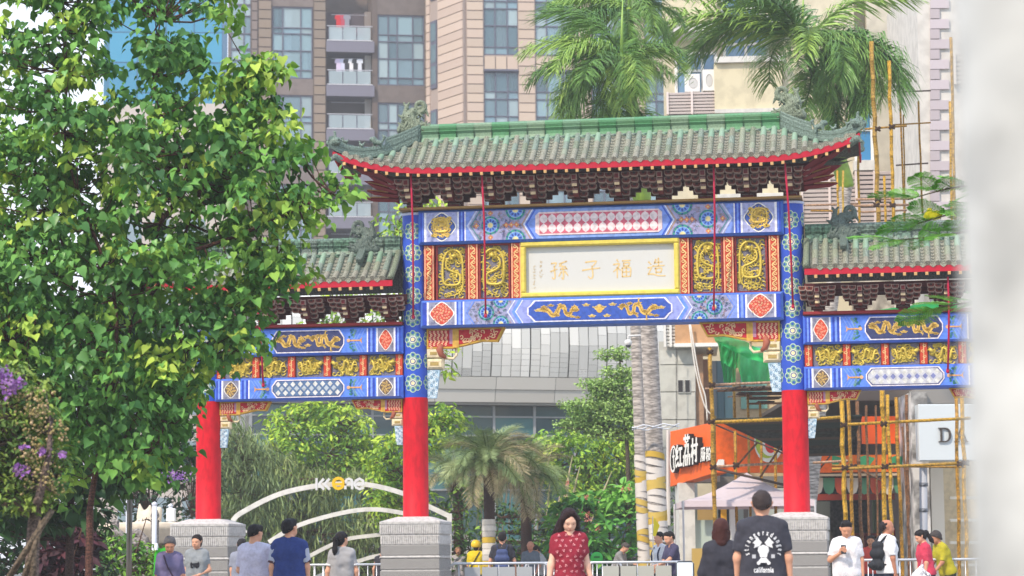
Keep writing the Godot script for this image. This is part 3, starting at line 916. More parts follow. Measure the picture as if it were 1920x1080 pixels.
	part(gate, "side_plank", Mb.new().cbox(Vector3(cx,5.64,0),Vector3(3.66,0.06,0.62),0.012).done(), mat("8e2227",0.6))
	part(gate, "side_back_board", Mb.new().box(Vector3(cx,4.862,0),Vector3(3.66,0.40,0.12)).done(), maroon)
	var st := Mb.new().cbox(Vector3.ZERO,Vector3(0.14,0.405,0.12),0.01).done()
	for i in 6:
		var x := cx - 1.75 + i * 0.70
		var sp := part(gate, "side_scroll_stile", st, orange, Transform3D(Basis.IDENTITY,Vector3(x,4.8625,0.11)))
		var p2 := Paint.new(flat_place(0.06))
		p2.rect(-0.008,-0.19,0.008,0.19, hexlin("efc489"),1)
		for k in 4: p2.curl(Vector2(0.02 * (1 if k % 2 else -1),-0.15 + k * 0.1),0.034, PI * (1.0 if k % 2 else 0.0),1.0 if k % 2 else -1.0,0.016, hexlin("efc489"),2)
		part(sp, "painted_scroll", p2.done(), vc)
		if i < 5:
			var pn := part(gate, "side_dragon_panel", Mb.new().box(Vector3.ZERO,Vector3(0.54,0.395,0.05)).done(), scalem, Transform3D(Basis.IDENTITY,Vector3(x + 0.35,4.8625,0.09)))
			part(pn, "gilt_dragon", dragon_relief(0.50,0.36,1.0 if i % 2 else -1.0,1,50 + i), gilt, Transform3D(Basis.IDENTITY,Vector3(0,0,0.028)))
	for i in 5: bracket_set(kit, cx - 1.56 + 0.78 * i,5.672,0.86)
	bracket_backing(cx - 1.8, cx + 1.95,5.672,0.86)
	var u0 := minf(s * 3.84, s * 7.75); var u1 := maxf(s * 3.84, s * 7.75)
	tiled_roof(u0, u1, s < 0, s > 0,7.0,6.42,0.88,0.185,1.1, "side_roof")
	corbel(s, s * 3.82, s,4.22,0.66, vc)
	corbel(s, s * 7.39,-s,4.22,0.66, vc)

# the carved board that fills the corner between column and beam; d is the way it reaches out
func corbel(_s: float, x: float, d: float, top: float, k: float, vc: Material) -> void:
	var z := 0.09
	var xf := Transform3D(Basis.IDENTITY.scaled(Vector3(d,1,1)),Vector3(x, top,0))
	var board := PackedVector2Array([Vector2(0,0),Vector2(1.5,0),Vector2(1.36,-0.27),Vector2(1.05,-0.26),Vector2(0.72,-0.33),Vector2(0.56,-0.36),Vector2(0.50,-0.38),Vector2(0,-0.38)])
	var b2 := PackedVector2Array()
	for p in board: b2.append(p * k)
	var mb := Mb.new().c(hexlin("d6a83f")).prism(b2,-z, z)
	var co := part(gate, "corbel", mb.done(), vc, xf)
	var pt := Paint.new(flat_place(z))
	var ins := Geometry2D.offset_polygon(b2,-0.035 * k)
	for q in ins: pt.poly(q, hexlin("c01f2c"),2)
	pt.rect(0.50 * k,-0.37 * k,0.62 * k,-0.01 * k, hexlin("d9a94a"),4)
	pt.rect(0.44 * k,-0.30 * k,0.50 * k,-0.02 * k, hexlin("b9849c"),4)
	var r := RandomNumberGenerator.new(); r.seed = 9
	for i in 26:
		var p := Vector2(0.07 + 0.075 * (i % 5) + 0.02 * (int(i / 5.0) % 2),-0.07 - 0.058 * int(i / 5.0)) * k
		pt.disc(p,0.024 * k, hexlin("f0c49a"),4,6,1.35); pt.disc(p,0.012 * k, hexlin("d8604a"),5,5)
	for i in 30:
		var p := Vector2(r.randf_range(0.66,1.34), r.randf_range(-0.30,-0.06)) * k
		if Geometry2D.is_point_in_polygon(p, ins[0] if ins.size() else b2): pt.curl(p,0.045 * k, r.randf() * 6,0.9,0.022 * k, hexlin("f2c795"),4)
	part(co, "painted_carving", pt.done(), vc)
	# cream blocks below it, then the pale blue fret that hangs down the column
	var bl := Mb.new().c(hexlin("e9d9b4"))
	bl.cbox(Vector3(0.14,-0.47,0) * k,Vector3(0.28,0.17,0.2) * k,0.02 * k)
	bl.cbox(Vector3(0.16,-0.67,0) * k,Vector3(0.32,0.20,0.2) * k,0.04 * k)
	bl.c(hexlin("b39a5a")).box(Vector3(0.13,-0.47,0.1) * k,Vector3(0.13,0.06,0.012) * k).box(Vector3(0.15,-0.67,0.1) * k,Vector3(0.16,0.07,0.012) * k)
	bl.c(hexlin("e9d9b4")).soft().tube([Vector3(0.3,-0.56,0) * k,Vector3(0.50,-0.57,0) * k,Vector3(0.56,-0.5,0) * k,Vector3(0.55,-0.38,0) * k],0.028 * k,6)
	part(co, "cream_block", bl.done(), vc)
	part(co, "red_tongue", Mb.new().soft().tube([Vector3(0.27,-0.30,0.06) * k,Vector3(0.25,-0.40,0.09) * k,Vector3(0.28,-0.5,0.08) * k,Vector3(0.36,-0.55,0.05) * k],[0.06 * k,0.07 * k,0.06 * k,0.03 * k],8).done(), mat("a8604a",0.6))
	var fr := PackedVector2Array([Vector2(0,-0.78) * k,Vector2(0.24,-0.78) * k,Vector2(0.17,-1.32) * k,Vector2(0,-1.32) * k])
	var fo := part(co, "pale_fret", Mb.new().c(hexlin("b5d3e6")).prism(fr,-0.05,0.05).done(), vc)
	pt = Paint.new(flat_place(0.05))
	for i in 40:
		var p := Vector2(0.03 + 0.05 * (i % 4),-0.82 - 0.05 * int(i / 4.0)) * k
		if Geometry2D.is_point_in_polygon(p, fr): pt.curl(p,0.03 * k, i * 1.1,1.0,0.013 * k, hexlin("eef6fa") if i % 3 else hexlin("5d86a8"),2)
	part(fo, "painted_fret", pt.done(), vc)

# ------------------------------------------------------------------ bracket sets
func bracket_kit() -> Dictionary:
	var kit := {}
	var prof := func(w: float, h: float) -> PackedVector2Array:
		return PackedVector2Array([Vector2(-w * 0.5, h * 0.5),Vector2(-w * 0.5,-h * 0.05),Vector2(-w * 0.40,-h * 0.36),Vector2(-w * 0.28,-h * 0.5),Vector2(w * 0.28,-h * 0.5),Vector2(w * 0.40,-h * 0.36),Vector2(w * 0.5,-h * 0.05),Vector2(w * 0.5, h * 0.5)])
	var bowl := Mb.new()
	bowl.c(hexlin("b0978a")).prism(prof.call(0.165,0.098),-0.05,0.045)
	bowl.c(hexlin("74302a")).prism(prof.call(0.135,0.066),0.045,0.052, Transform3D(Basis.IDENTITY,Vector3(0,0.004,0)))
	bowl.c(hexlin("34161a")).box(Vector3(0,0.018,0.0535),Vector3(0.05,0.04,0.004))
	kit.bowl = bowl.done()
	var base := Mb.new().c(hexlin("6d1a1c")).prism(PackedVector2Array([Vector2(-0.07,0),Vector2(0.07,0),Vector2(0.10,0.045),Vector2(0.10,0.085),Vector2(-0.10,0.085),Vector2(-0.10,0.045)]),-0.1,0.1)
	base.c(hexlin("8d7d78")).box(Vector3(0,0.0935,0),Vector3(0.22,0.017,0.22))
	kit.base = base.done()
	var nose := Mb.new().c(hexlin("6a2b2c")).span(Vector3(-0.042,-0.03,-0.3),Vector3(0.042,0.035,0.0))
	nose.c(hexlin("e8cfa4")).prism(PackedVector2Array([Vector2(-0.048,-0.052),Vector2(0.048,-0.052),Vector2(0.048,0.0),Vector2(-0.048,0.0)]),0.0,0.012)
	nose.c(hexlin("8a6a62")).prism(PackedVector2Array([Vector2(-0.048,0.001),Vector2(0.048,0.001),Vector2(0.048,0.04),Vector2(-0.048,0.04)]),0.0,0.02)
	kit.nose = nose.done()
	var head := Mb.new().c(hexlin("b0978a")).cbox(Vector3(0,0,0),Vector3(0.105,0.11,0.1),0.012)
	head.c(hexlin("6d1a20")).box(Vector3(0,-0.008,0.052),Vector3(0.075,0.08,0.01))
	kit.head = head.done()
	kit.m = mat("ffffff",0.62, {"vc": true, "tex": "soft", "scale": 3.0})
	var rear := Mb.new().c(hexlin("74302a"))
	for q in [[0.0,0.12,-0.12,0.3],[0.0,0.22,-0.25,0.5],[0.0,0.33,-0.42,0.68],[0.0,0.44,-0.58,0.72]]: rear.box(Vector3(q[0], q[1], q[2]),Vector3(q[3],0.09,0.12))
	rear.box(Vector3(0,0.28,0),Vector3(0.09,0.36,0.9))
	kit.rear = rear.done()
	return kit

func bracket_set(kit: Dictionary, x: float, y: float, k: float) -> void:
	var xf := Transform3D(Basis.IDENTITY.scaled(Vector3(k, k, k)),Vector3(x, y,0))
	var bs := part(gate, "bracket_set", kit.rear, kit.m, xf)
	part(bs, "base_block", kit.base, kit.m)
	for q in [[0.115,0.175,0.17],[-0.115,0.175,0.17],[0.14,0.27,0.30],[-0.14,0.27,0.30],[0.29,0.30,0.26],[-0.29,0.30,0.26],[0.15,0.365,0.46],[-0.15,0.365,0.46],[0.305,0.39,0.42],[-0.305,0.39,0.42],[0.16,0.46,0.62],[-0.16,0.46,0.62],[0.315,0.475,0.57],[-0.315,0.475,0.57]]:
		part(bs, "bracket_arm", kit.bowl, kit.m, Transform3D(Basis.IDENTITY,Vector3(q[0], q[1], q[2])))
	for q in [[0.205,0.56],[0.315,0.70]]: part(bs, "bracket_nose", kit.nose, kit.m, Transform3D(Basis.IDENTITY,Vector3(-0.0, q[0], q[1])))
	part(bs, "bracket_head", kit.head, kit.m, Transform3D(Basis.IDENTITY,Vector3(0,0.43,0.74)))

func bracket_backing(x0: float, x1: float, y: float, k: float) -> void:
	var dark := mat("551d1f",0.75)
	var mb := Mb.new()
	for q in [[0.42,0.02],[0.45,0.22],[0.53,0.42],[0.52,-0.3]]:
		mb.box(Vector3((x0 + x1) / 2, y + q[0] * k, q[1] * k),Vector3(x1 - x0,0.13 * k,0.06 * k))
	part(gate, "eave_rail", mb.done(), dark)

# ------------------------------------------------------------------ tiled roofs
func tiled_roof(u0: float, u1: float, hip0: bool, hip1: bool, h_top: float, h_eave: float, n_eave: float, pitch: float, reach: float, called: String) -> void:
	var n0 := 0.12
	var lift_h := 0.32 if called == "main_roof" else 0.3
	var ua := u0 - (reach if hip0 else 0.0); var ub := u1 + (reach if hip1 else 0.0)
	var rise := 1.9 if called == "main_roof" else 1.3
	var lift := func(u: float) -> float:
		var l := 0.0
		if hip0: l = maxf(l,(ua + rise - u) / rise)
		if hip1: l = maxf(l,(u - (ub - rise)) / rise)
		return clampf(l,0.0,1.05)
	var out_n := func(u: float) -> float: return n_eave + 0.13 * lift.call(u) ** 2
	var surf := func(u: float, n: float) -> Vector3:
		var s: float = (n - n0) / (n_eave - n0)
		return Vector3(u, h_top - (h_top - h_eave) * (1.28 * s - 0.28 * s * s) + lift_h * lift.call(u) ** 2 * s * s, n)
	var top_n := func(u: float) -> float:
		var e := 0.0
		if hip0 and u < u0: e = (u0 - u) / reach
		if hip1 and u > u1: e = (u - u1) / reach
		return n0 + (n_eave + 0.13 - n0) * e
	var bed := mat("6f746c",0.85, {"tex": "mottle", "scale": 3.0})
	# the bed of the roof: front, back and hipped ends, with a soffit
	var mb := Mb.new().soft()
	var us := []
	var uu := ua
	while uu < ub - 0.01:
		us.append(uu); uu += 0.19
	us.append(ub)
	for i in us.size() - 1:
		for q in 5:
			var pa := []
			for e in [us[i], us[i + 1]]:
				for t in [q / 5.0,(q + 1) / 5.0]: pa.append(surf.call(e, lerpf(top_n.call(e), out_n.call(e), t)))
			mb.quad(pa[0], pa[1], pa[3], pa[2])
			var fz := Vector3(1,1,-1)
			mb.quad(pa[2] * fz, pa[3] * fz, pa[1] * fz, pa[0] * fz)
			var dn := Vector3(0,-0.07,0)
			mb.quad(pa[0] + dn, pa[2] + dn, pa[3] + dn, pa[1] + dn)
			mb.quad((pa[0] + dn) * fz,(pa[1] + dn) * fz,(pa[3] + dn) * fz,(pa[2] + dn) * fz)
	for e in 2:
		if not [hip0, hip1][e]: continue
		var ue: float = [u0, u1][e]; var sg: float = [-1.0,1.0][e]
		for i in 6:
			var t0 := i / 6.0; var t1 := (i + 1) / 6.0
			var xa := ue + sg * reach * t0; var xb := ue + sg * reach * t1
			var na: float = top_n.call(xa); var nb2: float = top_n.call(xb)
			var a: Vector3 = surf.call(xa, na); var b: Vector3 = surf.call(xb, nb2)
			var am := Vector3(xa, a.y - 0.25 * t0 * t0,0); var bmid := Vector3(xb, b.y - 0.25 * t1 * t1,0)
			mb.quad(a, b, bmid, am); mb.quad(am, bmid, b * Vector3(1,1,-1), a * Vector3(1,1,-1))
	var roof := part(gate, called, mb.done(), bed)
	# barrel tiles in rows, pan tiles between them
	var tl := 0.25
	var mk := func(r0: float, r1: float, end: bool) -> ArrayMesh:
		var t := Mb.new().soft()
		var k := 7
		for i in k:
			var a := PI * i / k; var b := PI * (i + 1) / k
			t.quad(Vector3(cos(a) * r0, sin(a) * r0,0),Vector3(cos(a) * r1, sin(a) * r1,1),Vector3(cos(b) * r1, sin(b) * r1,1),Vector3(cos(b) * r0, sin(b) * r0,0))
		t.flat()
		if end:
			for i in 12:
				var a := TAU * i / 12; var b := TAU * (i + 1) / 12
				var c := Vector3(0,0.0,1.03)
				t.tri(c, c + Vector3(cos(a), sin(a),-0.02) * r1 * 1.12, c + Vector3(cos(b), sin(b),-0.02) * r1 * 1.12)
				t.quad(c + Vector3(cos(a), sin(a),0) * r1 * 1.12,Vector3(cos(a) * r1 * 1.1, sin(a) * r1 * 1.1,0.9),Vector3(cos(b) * r1 * 1.1, sin(b) * r1 * 1.1,0.9), c + Vector3(cos(b), sin(b),0) * r1 * 1.12)
		else:
			for i in k:
				var a := PI * i / k; var b := PI * (i + 1) / k
				t.tri(Vector3(0,0,1),Vector3(cos(a) * r1, sin(a) * r1,1),Vector3(cos(b) * r1, sin(b) * r1,1))
		return t.done()
	var br := 0.056
	var tile_m: ArrayMesh = mk.call(br, br * 1.06, false)
	var end_m: ArrayMesh = mk.call(br, br * 1.05, true)
	var tones := [mat("9c9f8b",0.6, {"tex": "mottle", "scale": 5.0}), mat("a8a795",0.65, {"tex": "mottle", "scale": 5.0}), mat("8f9a82",0.55, {"tex": "mottle", "scale": 5.0}), mat("a9b098",0.5, {"tex": "mottle", "scale": 6.0})]
	var glazed := [mat("86a48c",0.4, {"tex": "worn", "scale": 5.0}), mat("90ab94",0.38, {"tex": "worn", "scale": 5.0}), mat("98a798",0.45, {"tex": "mottle", "scale": 5.0})]
	var weathered := mat("aaa797",0.85, {"tex": "mottle", "scale": 6.0})
	var count := int((ub - ua) / pitch)
	var um := (ua + ub) * 0.5
	var r := RandomNumberGenerator.new(); r.seed = 77 + int(ua * 10)
	var pan_end := PackedVector2Array([Vector2(-0.06,0.03),Vector2(-0.055,-0.02),Vector2(0,-0.06),Vector2(0.055,-0.02),Vector2(0.06,0.03)])
	for i in count + 1:
		var u := um + (i - count * 0.5) * pitch
		if u < ua + 0.04 or u > ub - 0.04: continue
		var na: float = top_n.call(u); var nb: float = out_n.call(u)
		if nb - na < 0.05: continue
		var k := maxi(1, int(round((nb - na) / 0.235)))
		for q in k:
			var p: Vector3 = surf.call(u, lerpf(na, nb, float(q) / k)); var e: Vector3 = surf.call(u, lerpf(na, nb, float(q + 1) / k))
			var z := e - p
			var x := Vector3(1,0,0)
			var y := z.cross(x).normalized()
			var pick: Material = tones[r.randi() % 4]
			if q == 0 and r.randf() < 0.75: pick = glazed[r.randi() % 3]
			elif q == 1 and r.randf() < 0.25: pick = glazed[2]
			if q == k - 1: pick = weathered if r.randf() < 0.6 else tones[1]
			part(roof, "barrel_tile", end_m if q == k - 1 else tile_m, pick, Transform3D(Basis(x, y, z), p + y * 0.012))
		# the row of pan tiles to the right of this rib
		var u2 := u + pitch * 0.5
		if u2 < ub - 0.1:
			var pa: float = top_n.call(u2); var pb: float = out_n.call(u2) - 0.01
			var steps := maxi(2, int((pb - pa) / 0.085))
			var pm := Mb.new()
			for q in steps:
				var p: Vector3 = surf.call(u2, lerpf(pa, pb, float(q) / steps)); var e: Vector3 = surf.call(u2, lerpf(pa, pb, float(q + 1) / steps))
				var hw := Vector3(pitch * 0.5 - 0.035,0,0)
				var up := Vector3(0,0.028,0.006); var lo := Vector3(0,0.006,0)
				var sag := Vector3(0,-0.018,0)
				pm.quad(p - hw + lo, e - hw + up, e + up + sag, p + lo + sag); pm.quad(p + lo + sag, e + up + sag, e + hw + up, p + hw + lo)
				pm.quad(e - hw + up, e - hw - lo, e + sag - lo, e + up + sag); pm.quad(e + up + sag, e + sag - lo, e + hw - lo, e + hw + up)
			var tip: Vector3 = surf.call(u2, pb + 0.01)
			pm.prism(pan_end,0.0,0.02, Transform3D(Basis.IDENTITY, tip))
			part(roof, "pan_tile_row", pm.done(),[weathered, tones[1], tones[0]][r.randi() % 3])
	# red fascia and rafters under the eave
	var fpts := []; var fs := []
	for e in us:
		fpts.append(surf.call(e, out_n.call(e) - 0.005) + Vector3(0,-0.085,0)); fs.append(Vector3(0,0,1))
	var fa := Mb.new().sweep(PackedVector2Array([Vector2(-0.02,-0.05),Vector2(0.012,-0.05),Vector2(0.012,0.06),Vector2(-0.02,0.06)]), fpts, fs)
	for i in us.size() - 1:         # scalloped upper edge
		var c: Vector3 = (fpts[i] + fpts[i + 1]) * 0.5
		fa.box(c + Vector3(0,-0.043,0.016),Vector3((fpts[i + 1] - fpts[i]).length(),0.02,0.012), Basis(Vector3.BACK, atan2(fpts[i + 1].y - fpts[i].y, fpts[i + 1].x - fpts[i].x)))
	part(roof, "red_fascia", fa.done(), mat("b80a2e",0.6, {"tex": "soft", "scale": 2.0}))
	if hip0 or hip1:
		var ep := Mb.new()
		for e in 2:
			if not [hip0, hip1][e]: continue
			var ue: float = [ua, ub][e]
			var a: Vector3 = surf.call(ue, out_n.call(ue)) + Vector3(0,-0.085,0)
			var pts := [a, a + Vector3(0,-0.12,-0.5),Vector3(ue, a.y - 0.25,0), a * Vector3(1,1,-1) + Vector3(0,-0.12,0.5), a * Vector3(1,1,-1)]
			var sd := []
			for q in pts: sd.append(Vector3(1,0,0))
			ep.sweep(PackedVector2Array([Vector2(-0.02,-0.05),Vector2(0.012,-0.05),Vector2(0.012,0.06),Vector2(-0.02,0.06)]), pts, sd)
		part(roof, "end_fascia", ep.done(), mat("b80a2e",0.6, {"tex": "soft", "scale": 2.0}))
	var rfm := Mb.new().box(Vector3(0,0,-0.42),Vector3(0.05,0.055,0.8)).done()
	var rend := Mb.new().cbox(Vector3(0,0,0),Vector3(0.056,0.06,0.03),0.006).done()
	var rm := mat("571b1f",0.7); var re := mat("e8b87c",0.55)
	var nr := int((ub - ua - 0.3) / 0.2)
	for i in nr + 1:
		var u := um + (i - nr * 0.5) * 0.2
		var e: Vector3 = surf.call(u, out_n.call(u) - 0.02) + Vector3(0,-0.168,0)
		var f: Vector3 = surf.call(u, out_n.call(u) - 0.47) + Vector3(0,-0.168,0)
		var z := (e - f).normalized()
		z = Vector3(0, minf(z.y,0.0) * 0.6, z.z).normalized()
		var b := Basis(Vector3.RIGHT, z.cross(Vector3.RIGHT), z)
		var rf := part(roof, "rafter", rfm, rm, Transform3D(b, e))
		part(roof, "rafter_end", rend, re, Transform3D(b, e + z * 0.015))
	# main ridge in lengths of glazed moulding
	var rp := PackedVector2Array([Vector2(-0.15,-0.02),Vector2(0.15,-0.02),Vector2(0.155,0.035),Vector2(0.125,0.05),Vector2(0.07,0.06),Vector2(0.07,0.135),Vector2(0.145,0.145),Vector2(0.15,0.18),Vector2(0.085,0.19),Vector2(0.085,0.245),Vector2(0.14,0.25),Vector2(0.14,0.285),Vector2(0.09,0.33),Vector2(-0.09,0.33),Vector2(-0.14,0.285),Vector2(-0.14,0.25),Vector2(-0.115,0.2),Vector2(-0.15,0.18),Vector2(-0.11,0.13),Vector2(-0.11,0.07)])
	var seg := 0.34
	var ns := int(round((u1 - u0) / seg))
	seg = (u1 - u0) / ns
	var gset: Array = [mat("5f9468",0.35, {"tex": "worn", "scale": 4.0}), mat("568f62",0.33, {"tex": "worn", "scale": 4.0}), mat("709576",0.4, {"tex": "worn", "scale": 4.0}), mat("67916a",0.38, {"tex": "worn", "scale": 4.0}), mat("809a7e",0.45, {"tex": "worn", "scale": 4.0})]
	if called == "side_roof": gset = [mat("74907f",0.4, {"tex": "stain", "scale": 4.0}), mat("6d9079",0.4, {"tex": "stain", "scale": 4.0}), mat("84988a",0.5, {"tex": "stain", "scale": 4.0}), mat("7c8c82",0.5, {"tex": "mottle", "scale": 4.0})]
	var sm := Mb.new().sweep(rp,[Vector3(-seg * 0.5 + 0.0012,0,0),Vector3(seg * 0.5 - 0.0012,0,0)],[Vector3(0,0,-1),Vector3(0,0,-1)]).done()
	for i in ns:
		part(roof, "ridge_tile", sm, gset[r.randi() % gset.size()], Transform3D(Basis.IDENTITY,Vector3(u0 + (i + 0.5) * seg, h_top,0)))
	var tm := Mb.new().soft().tube([Vector3(0,0,0),Vector3(0.0,0,0) + Vector3(1,0,0)],0.045,8).done()
	for i in count:
		var u := um + (i - count * 0.5) * pitch
		if u < u0 or u > u1 - pitch: continue
		part(roof, "ridge_roll", tm, glazed[r.randi() % 3] if called == "main_roof" else gset[r.randi() % 4], Transform3D(Basis.IDENTITY.scaled(Vector3(pitch * 0.92,1,1)),Vector3(u + 0.01, h_top - 0.035, n0 + 0.05)))
	# hip ridges with their row of little beasts
	var hipm := mat("7f9488",0.5, {"tex": "mottle", "scale": 4.0})
	for e in 2:
		if not [hip0, hip1][e]: continue
		var ue: float = [u0, u1][e]; var sg: float = [-1.0,1.0][e]
		for face in [1.0,-1.0]:
			var pts := []; var sd := []
			for i in 9:
				var t := i / 8.0
				var x := ue + sg * (reach + 0.02) * t
				var p: Vector3 = surf.call(x, top_n.call(x))
				pts.append(Vector3(p.x, p.y + 0.02 + 0.05 * t * t, p.z * face)); sd.append(Vector3(0.6,0,0.8 * face * sg).normalized() * (1.0))
			var hp := PackedVector2Array([Vector2(-0.09,-0.03),Vector2(0.09,-0.03),Vector2(0.1,0.03),Vector2(0.07,0.05),Vector2(0.07,0.09),Vector2(0.095,0.11),Vector2(0.08,0.16),Vector2(0,0.19),Vector2(-0.08,0.16),Vector2(-0.095,0.11),Vector2(-0.07,0.09),Vector2(-0.07,0.05),Vector2(-0.1,0.03)])
			part(roof, "hip_ridge", Mb.new().sweep(hp, pts, sd).done(), hipm)
			var hp2 := PackedVector2Array([Vector2(-0.075,0.15),Vector2(0.075,0.15),Vector2(0.085,0.2),Vector2(0.055,0.24),Vector2(0.07,0.27),Vector2(0.04,0.31),Vector2(-0.04,0.31),Vector2(-0.07,0.27),Vector2(-0.055,0.24),Vector2(-0.085,0.2)])
			part(roof, "hip_ridge_crest", Mb.new().sweep(hp2, pts.slice(0,4), sd.slice(0,4)).done(), hipm)
			if face < 0.0: continue
			var bk := ["sitting", "standing", "bird", "lion"]
			for q in 4:
				var t: float = [0.97,0.86,0.68,0.5][q]
				var i := int(t * 8.0)
				var p: Vector3 = pts[i].lerp(pts[mini(i + 1,8)], t * 8.0 - i) + Vector3(0,0.15,0)
				part(roof, "ridge_beast", ridge_beast(bk[q]), hipm, Transform3D(Basis(Vector3.UP,0.0 if sg > 0 else PI) * Basis.IDENTITY.scaled(Vector3.ONE * (1.0 if q < 3 else 1.4)), p))
			var tp: Vector3 = pts[8]
			part(roof, "hip_end_dragon_head", blob([[tp + Vector3(-sg * 0.1,0.08,0), tp + Vector3(sg * 0.06,0.06,0),0.075,0.055],[tp + Vector3(sg * 0.03,0.02,0.02), tp + Vector3(sg * 0.07,-0.09,0.04),0.04,0.022],[tp + Vector3(-sg * 0.02,0.12,0), tp + Vector3(-sg * 0.07,0.18,0),0.03,0.012]],0.014,0.03,[],0.012,28.0).done(), hipm)
	# dragons on the ridge
	var fish: ArrayMesh = ridge_dragon() if not kit_cache.has("fish") else kit_cache.fish
	kit_cache.fish = fish
	var fm := mat("8d9a82",0.55, {"tex": "mottle", "scale": 5.0}) if called == "main_roof" else mat("6f7f76",0.6, {"tex": "mottle", "scale": 5.0})
	if called == "main_roof":
		for s in [-1.0,1.0]: part(roof, "ridge_dragon", fish, fm, Transform3D(Basis.IDENTITY.scaled(Vector3(-s,1,1)),Vector3(s * 3.6, h_top + 0.2,0)))
	else:
		var s := signf(u0 + u1)
		part(roof, "ridge_dragon", fish, fm, Transform3D(Basis.IDENTITY.scaled(Vector3(s,1,1)),Vector3(s * 4.54, h_top + 0.05,0.04)))
		part(roof, "ridge_dragon", fish, fm, Transform3D(Basis.IDENTITY.scaled(Vector3(-s,1,1)),Vector3(s * 7.9, h_top + 0.05,0.04)))
		part(roof, "dragon_foot", Mb.new().cbox(Vector3.ZERO,Vector3(0.13,0.10,0.42),0.02).done(), fm, Transform3D(Basis(Vector3.RIGHT,0.62),Vector3(s * 4.55, h_top - 0.06,0.40)))
		# the sloping verge beside the main column
		var vp := []
		for i in 5: vp.append(surf.call(s * 3.87, lerpf(n0, n_eave, i / 4.0)) + Vector3(0,0.03,0))
		part(roof, "verge_roll", Mb.new().soft().tube(vp,0.06,8).done(), tones[2])

var kit_cache := {}

func ridge_beast(kind: String) -> ArrayMesh:
	if kit_cache.has(kind): return kit_cache[kind]
	var b := []
	match kind:
		"sitting": b = [[Vector3(0,0.03,0),Vector3(0,0.09,0),0.038,0.028],[Vector3(0,0.13,0),Vector3(0.01,0.145,0),0.026,0.024],[Vector3(0.0,0.08,0.02),Vector3(0.045,0.05,0.03),0.014,0.012],[Vector3(0,0.02,0.02),Vector3(0.05,0.02,0.03),0.018,0.014]]
		"standing": b = [[Vector3(-0.03,0.06,0),Vector3(0.03,0.075,0),0.026,0.026],[Vector3(0.03,0.08,0),Vector3(0.045,0.13,0),0.02,0.018],[Vector3(0.045,0.135,0),Vector3(0.07,0.13,0),0.022,0.012],[Vector3(0.03,0.06,0.012),Vector3(0.035,0,0.015),0.013,0.01],[Vector3(-0.03,0.06,0.012),Vector3(-0.035,0,0.015),0.013,0.01],[Vector3(-0.045,0.07,0),Vector3(-0.075,0.12,0),0.012,0.006]]
		"bird": b = [[Vector3(-0.02,0.06,0),Vector3(0.02,0.08,0),0.03,0.026],[Vector3(0.02,0.09,0),Vector3(0.03,0.13,0),0.016,0.014],[Vector3(0.03,0.135,0),Vector3(0.055,0.13,0),0.016,0.005],[Vector3(-0.03,0.07,0),Vector3(-0.08,0.13,0),0.02,0.008],[Vector3(0,0.04,0.01),Vector3(0,0,0.01),0.01,0.014]]
		"lion": b = [[Vector3(-0.04,0.07,0),Vector3(0.03,0.09,0),0.035,0.04],[Vector3(0.05,0.12,0),Vector3(0.075,0.125,0),0.045,0.035],[Vector3(0.04,0.07,0.02),Vector3(0.05,0,0.025),0.018,0.015],[Vector3(-0.05,0.06,0.02),Vector3(-0.05,0,0.025),0.02,0.016],[Vector3(-0.07,0.08,0),Vector3(-0.1,0.15,0),0.014,0.02],[Vector3(-0.1,0.15,0),Vector3(-0.07,0.18,0),0.02,0.01]]
	kit_cache[kind] = blob(b,0.009,0.012).done()
	return kit_cache[kind]

# a fish dragon: scaled body on the ridge, snout in, tail thrown up into a curl on the side of +x
func ridge_dragon() -> ArrayMesh:
	var b := []
	b.append([Vector3(-0.2,0.06,0),Vector3(0.2,0.06,0),0.12,0.13])
	b.append([Vector3(0.1,0.12,0),Vector3(-0.1,0.28,0),0.13,0.13])
	b.append([Vector3(-0.1,0.26,0),Vector3(0.0,0.4,0),0.12,0.09])
	b.append([Vector3(-0.16,0.32,0),Vector3(-0.13,0.5,0),0.07,0.04])
	b.append([Vector3(-0.13,0.5,0),Vector3(-0.18,0.58,0),0.035,0.02]); b.append([Vector3(-0.13,0.52,0),Vector3(-0.07,0.59,0),0.03,0.018])
	var c := Vector3(0.12,0.5,0)
	var last := Vector3(0.02,0.36,0)
	for i in 15:
		var a := -2.4 - i * 0.52
		a = -PI * 0.65 + i * 0.55
		var p := c + Vector3(cos(a), sin(a),0) * (0.135 - i * 0.0078)
		b.append([last, p,0.055 - i * 0.0016,0.055 - (i + 1) * 0.0016,0.01]); last = p
	for i in 12:       # carved waves and fins
		var x := -0.26 + i * 0.048
		for f in [1.0,-1.0]:
			b.append([Vector3(x,0.02 + 0.1 * sin(i * 1.9) ** 2,0.11 * f),Vector3(x + 0.07,0.10 + 0.12 * cos(i * 1.3) ** 2,0.12 * f),0.022,0.015,0.008])
			b.append([Vector3(x * 0.7,0.2 + 0.1 * cos(i * 2.3),0.11 * f),Vector3(x * 0.7 + 0.06 * sin(i * 1.0),0.28 + 0.08 * cos(i * 2.3),0.10 * f),0.02,0.012,0.008])
	b.append([Vector3(0.2,0.1,0),Vector3(0.33,0.16,0),0.05,0.02]); b.append([Vector3(0.22,0.04,0),Vector3(0.34,0.05,0),0.05,0.03])
	b.append([Vector3(-0.2,0.12,0),Vector3(-0.3,0.2,0),0.04,0.015])
	b.append([Vector3(-0.22,0.3,0),Vector3(-0.3,0.36,0),0.03,0.012]); b.append([Vector3(0.26,0.4,0),Vector3(0.3,0.3,0),0.03,0.012])
	return blob(b,0.0135,0.022,[],0.012,26.0).done()

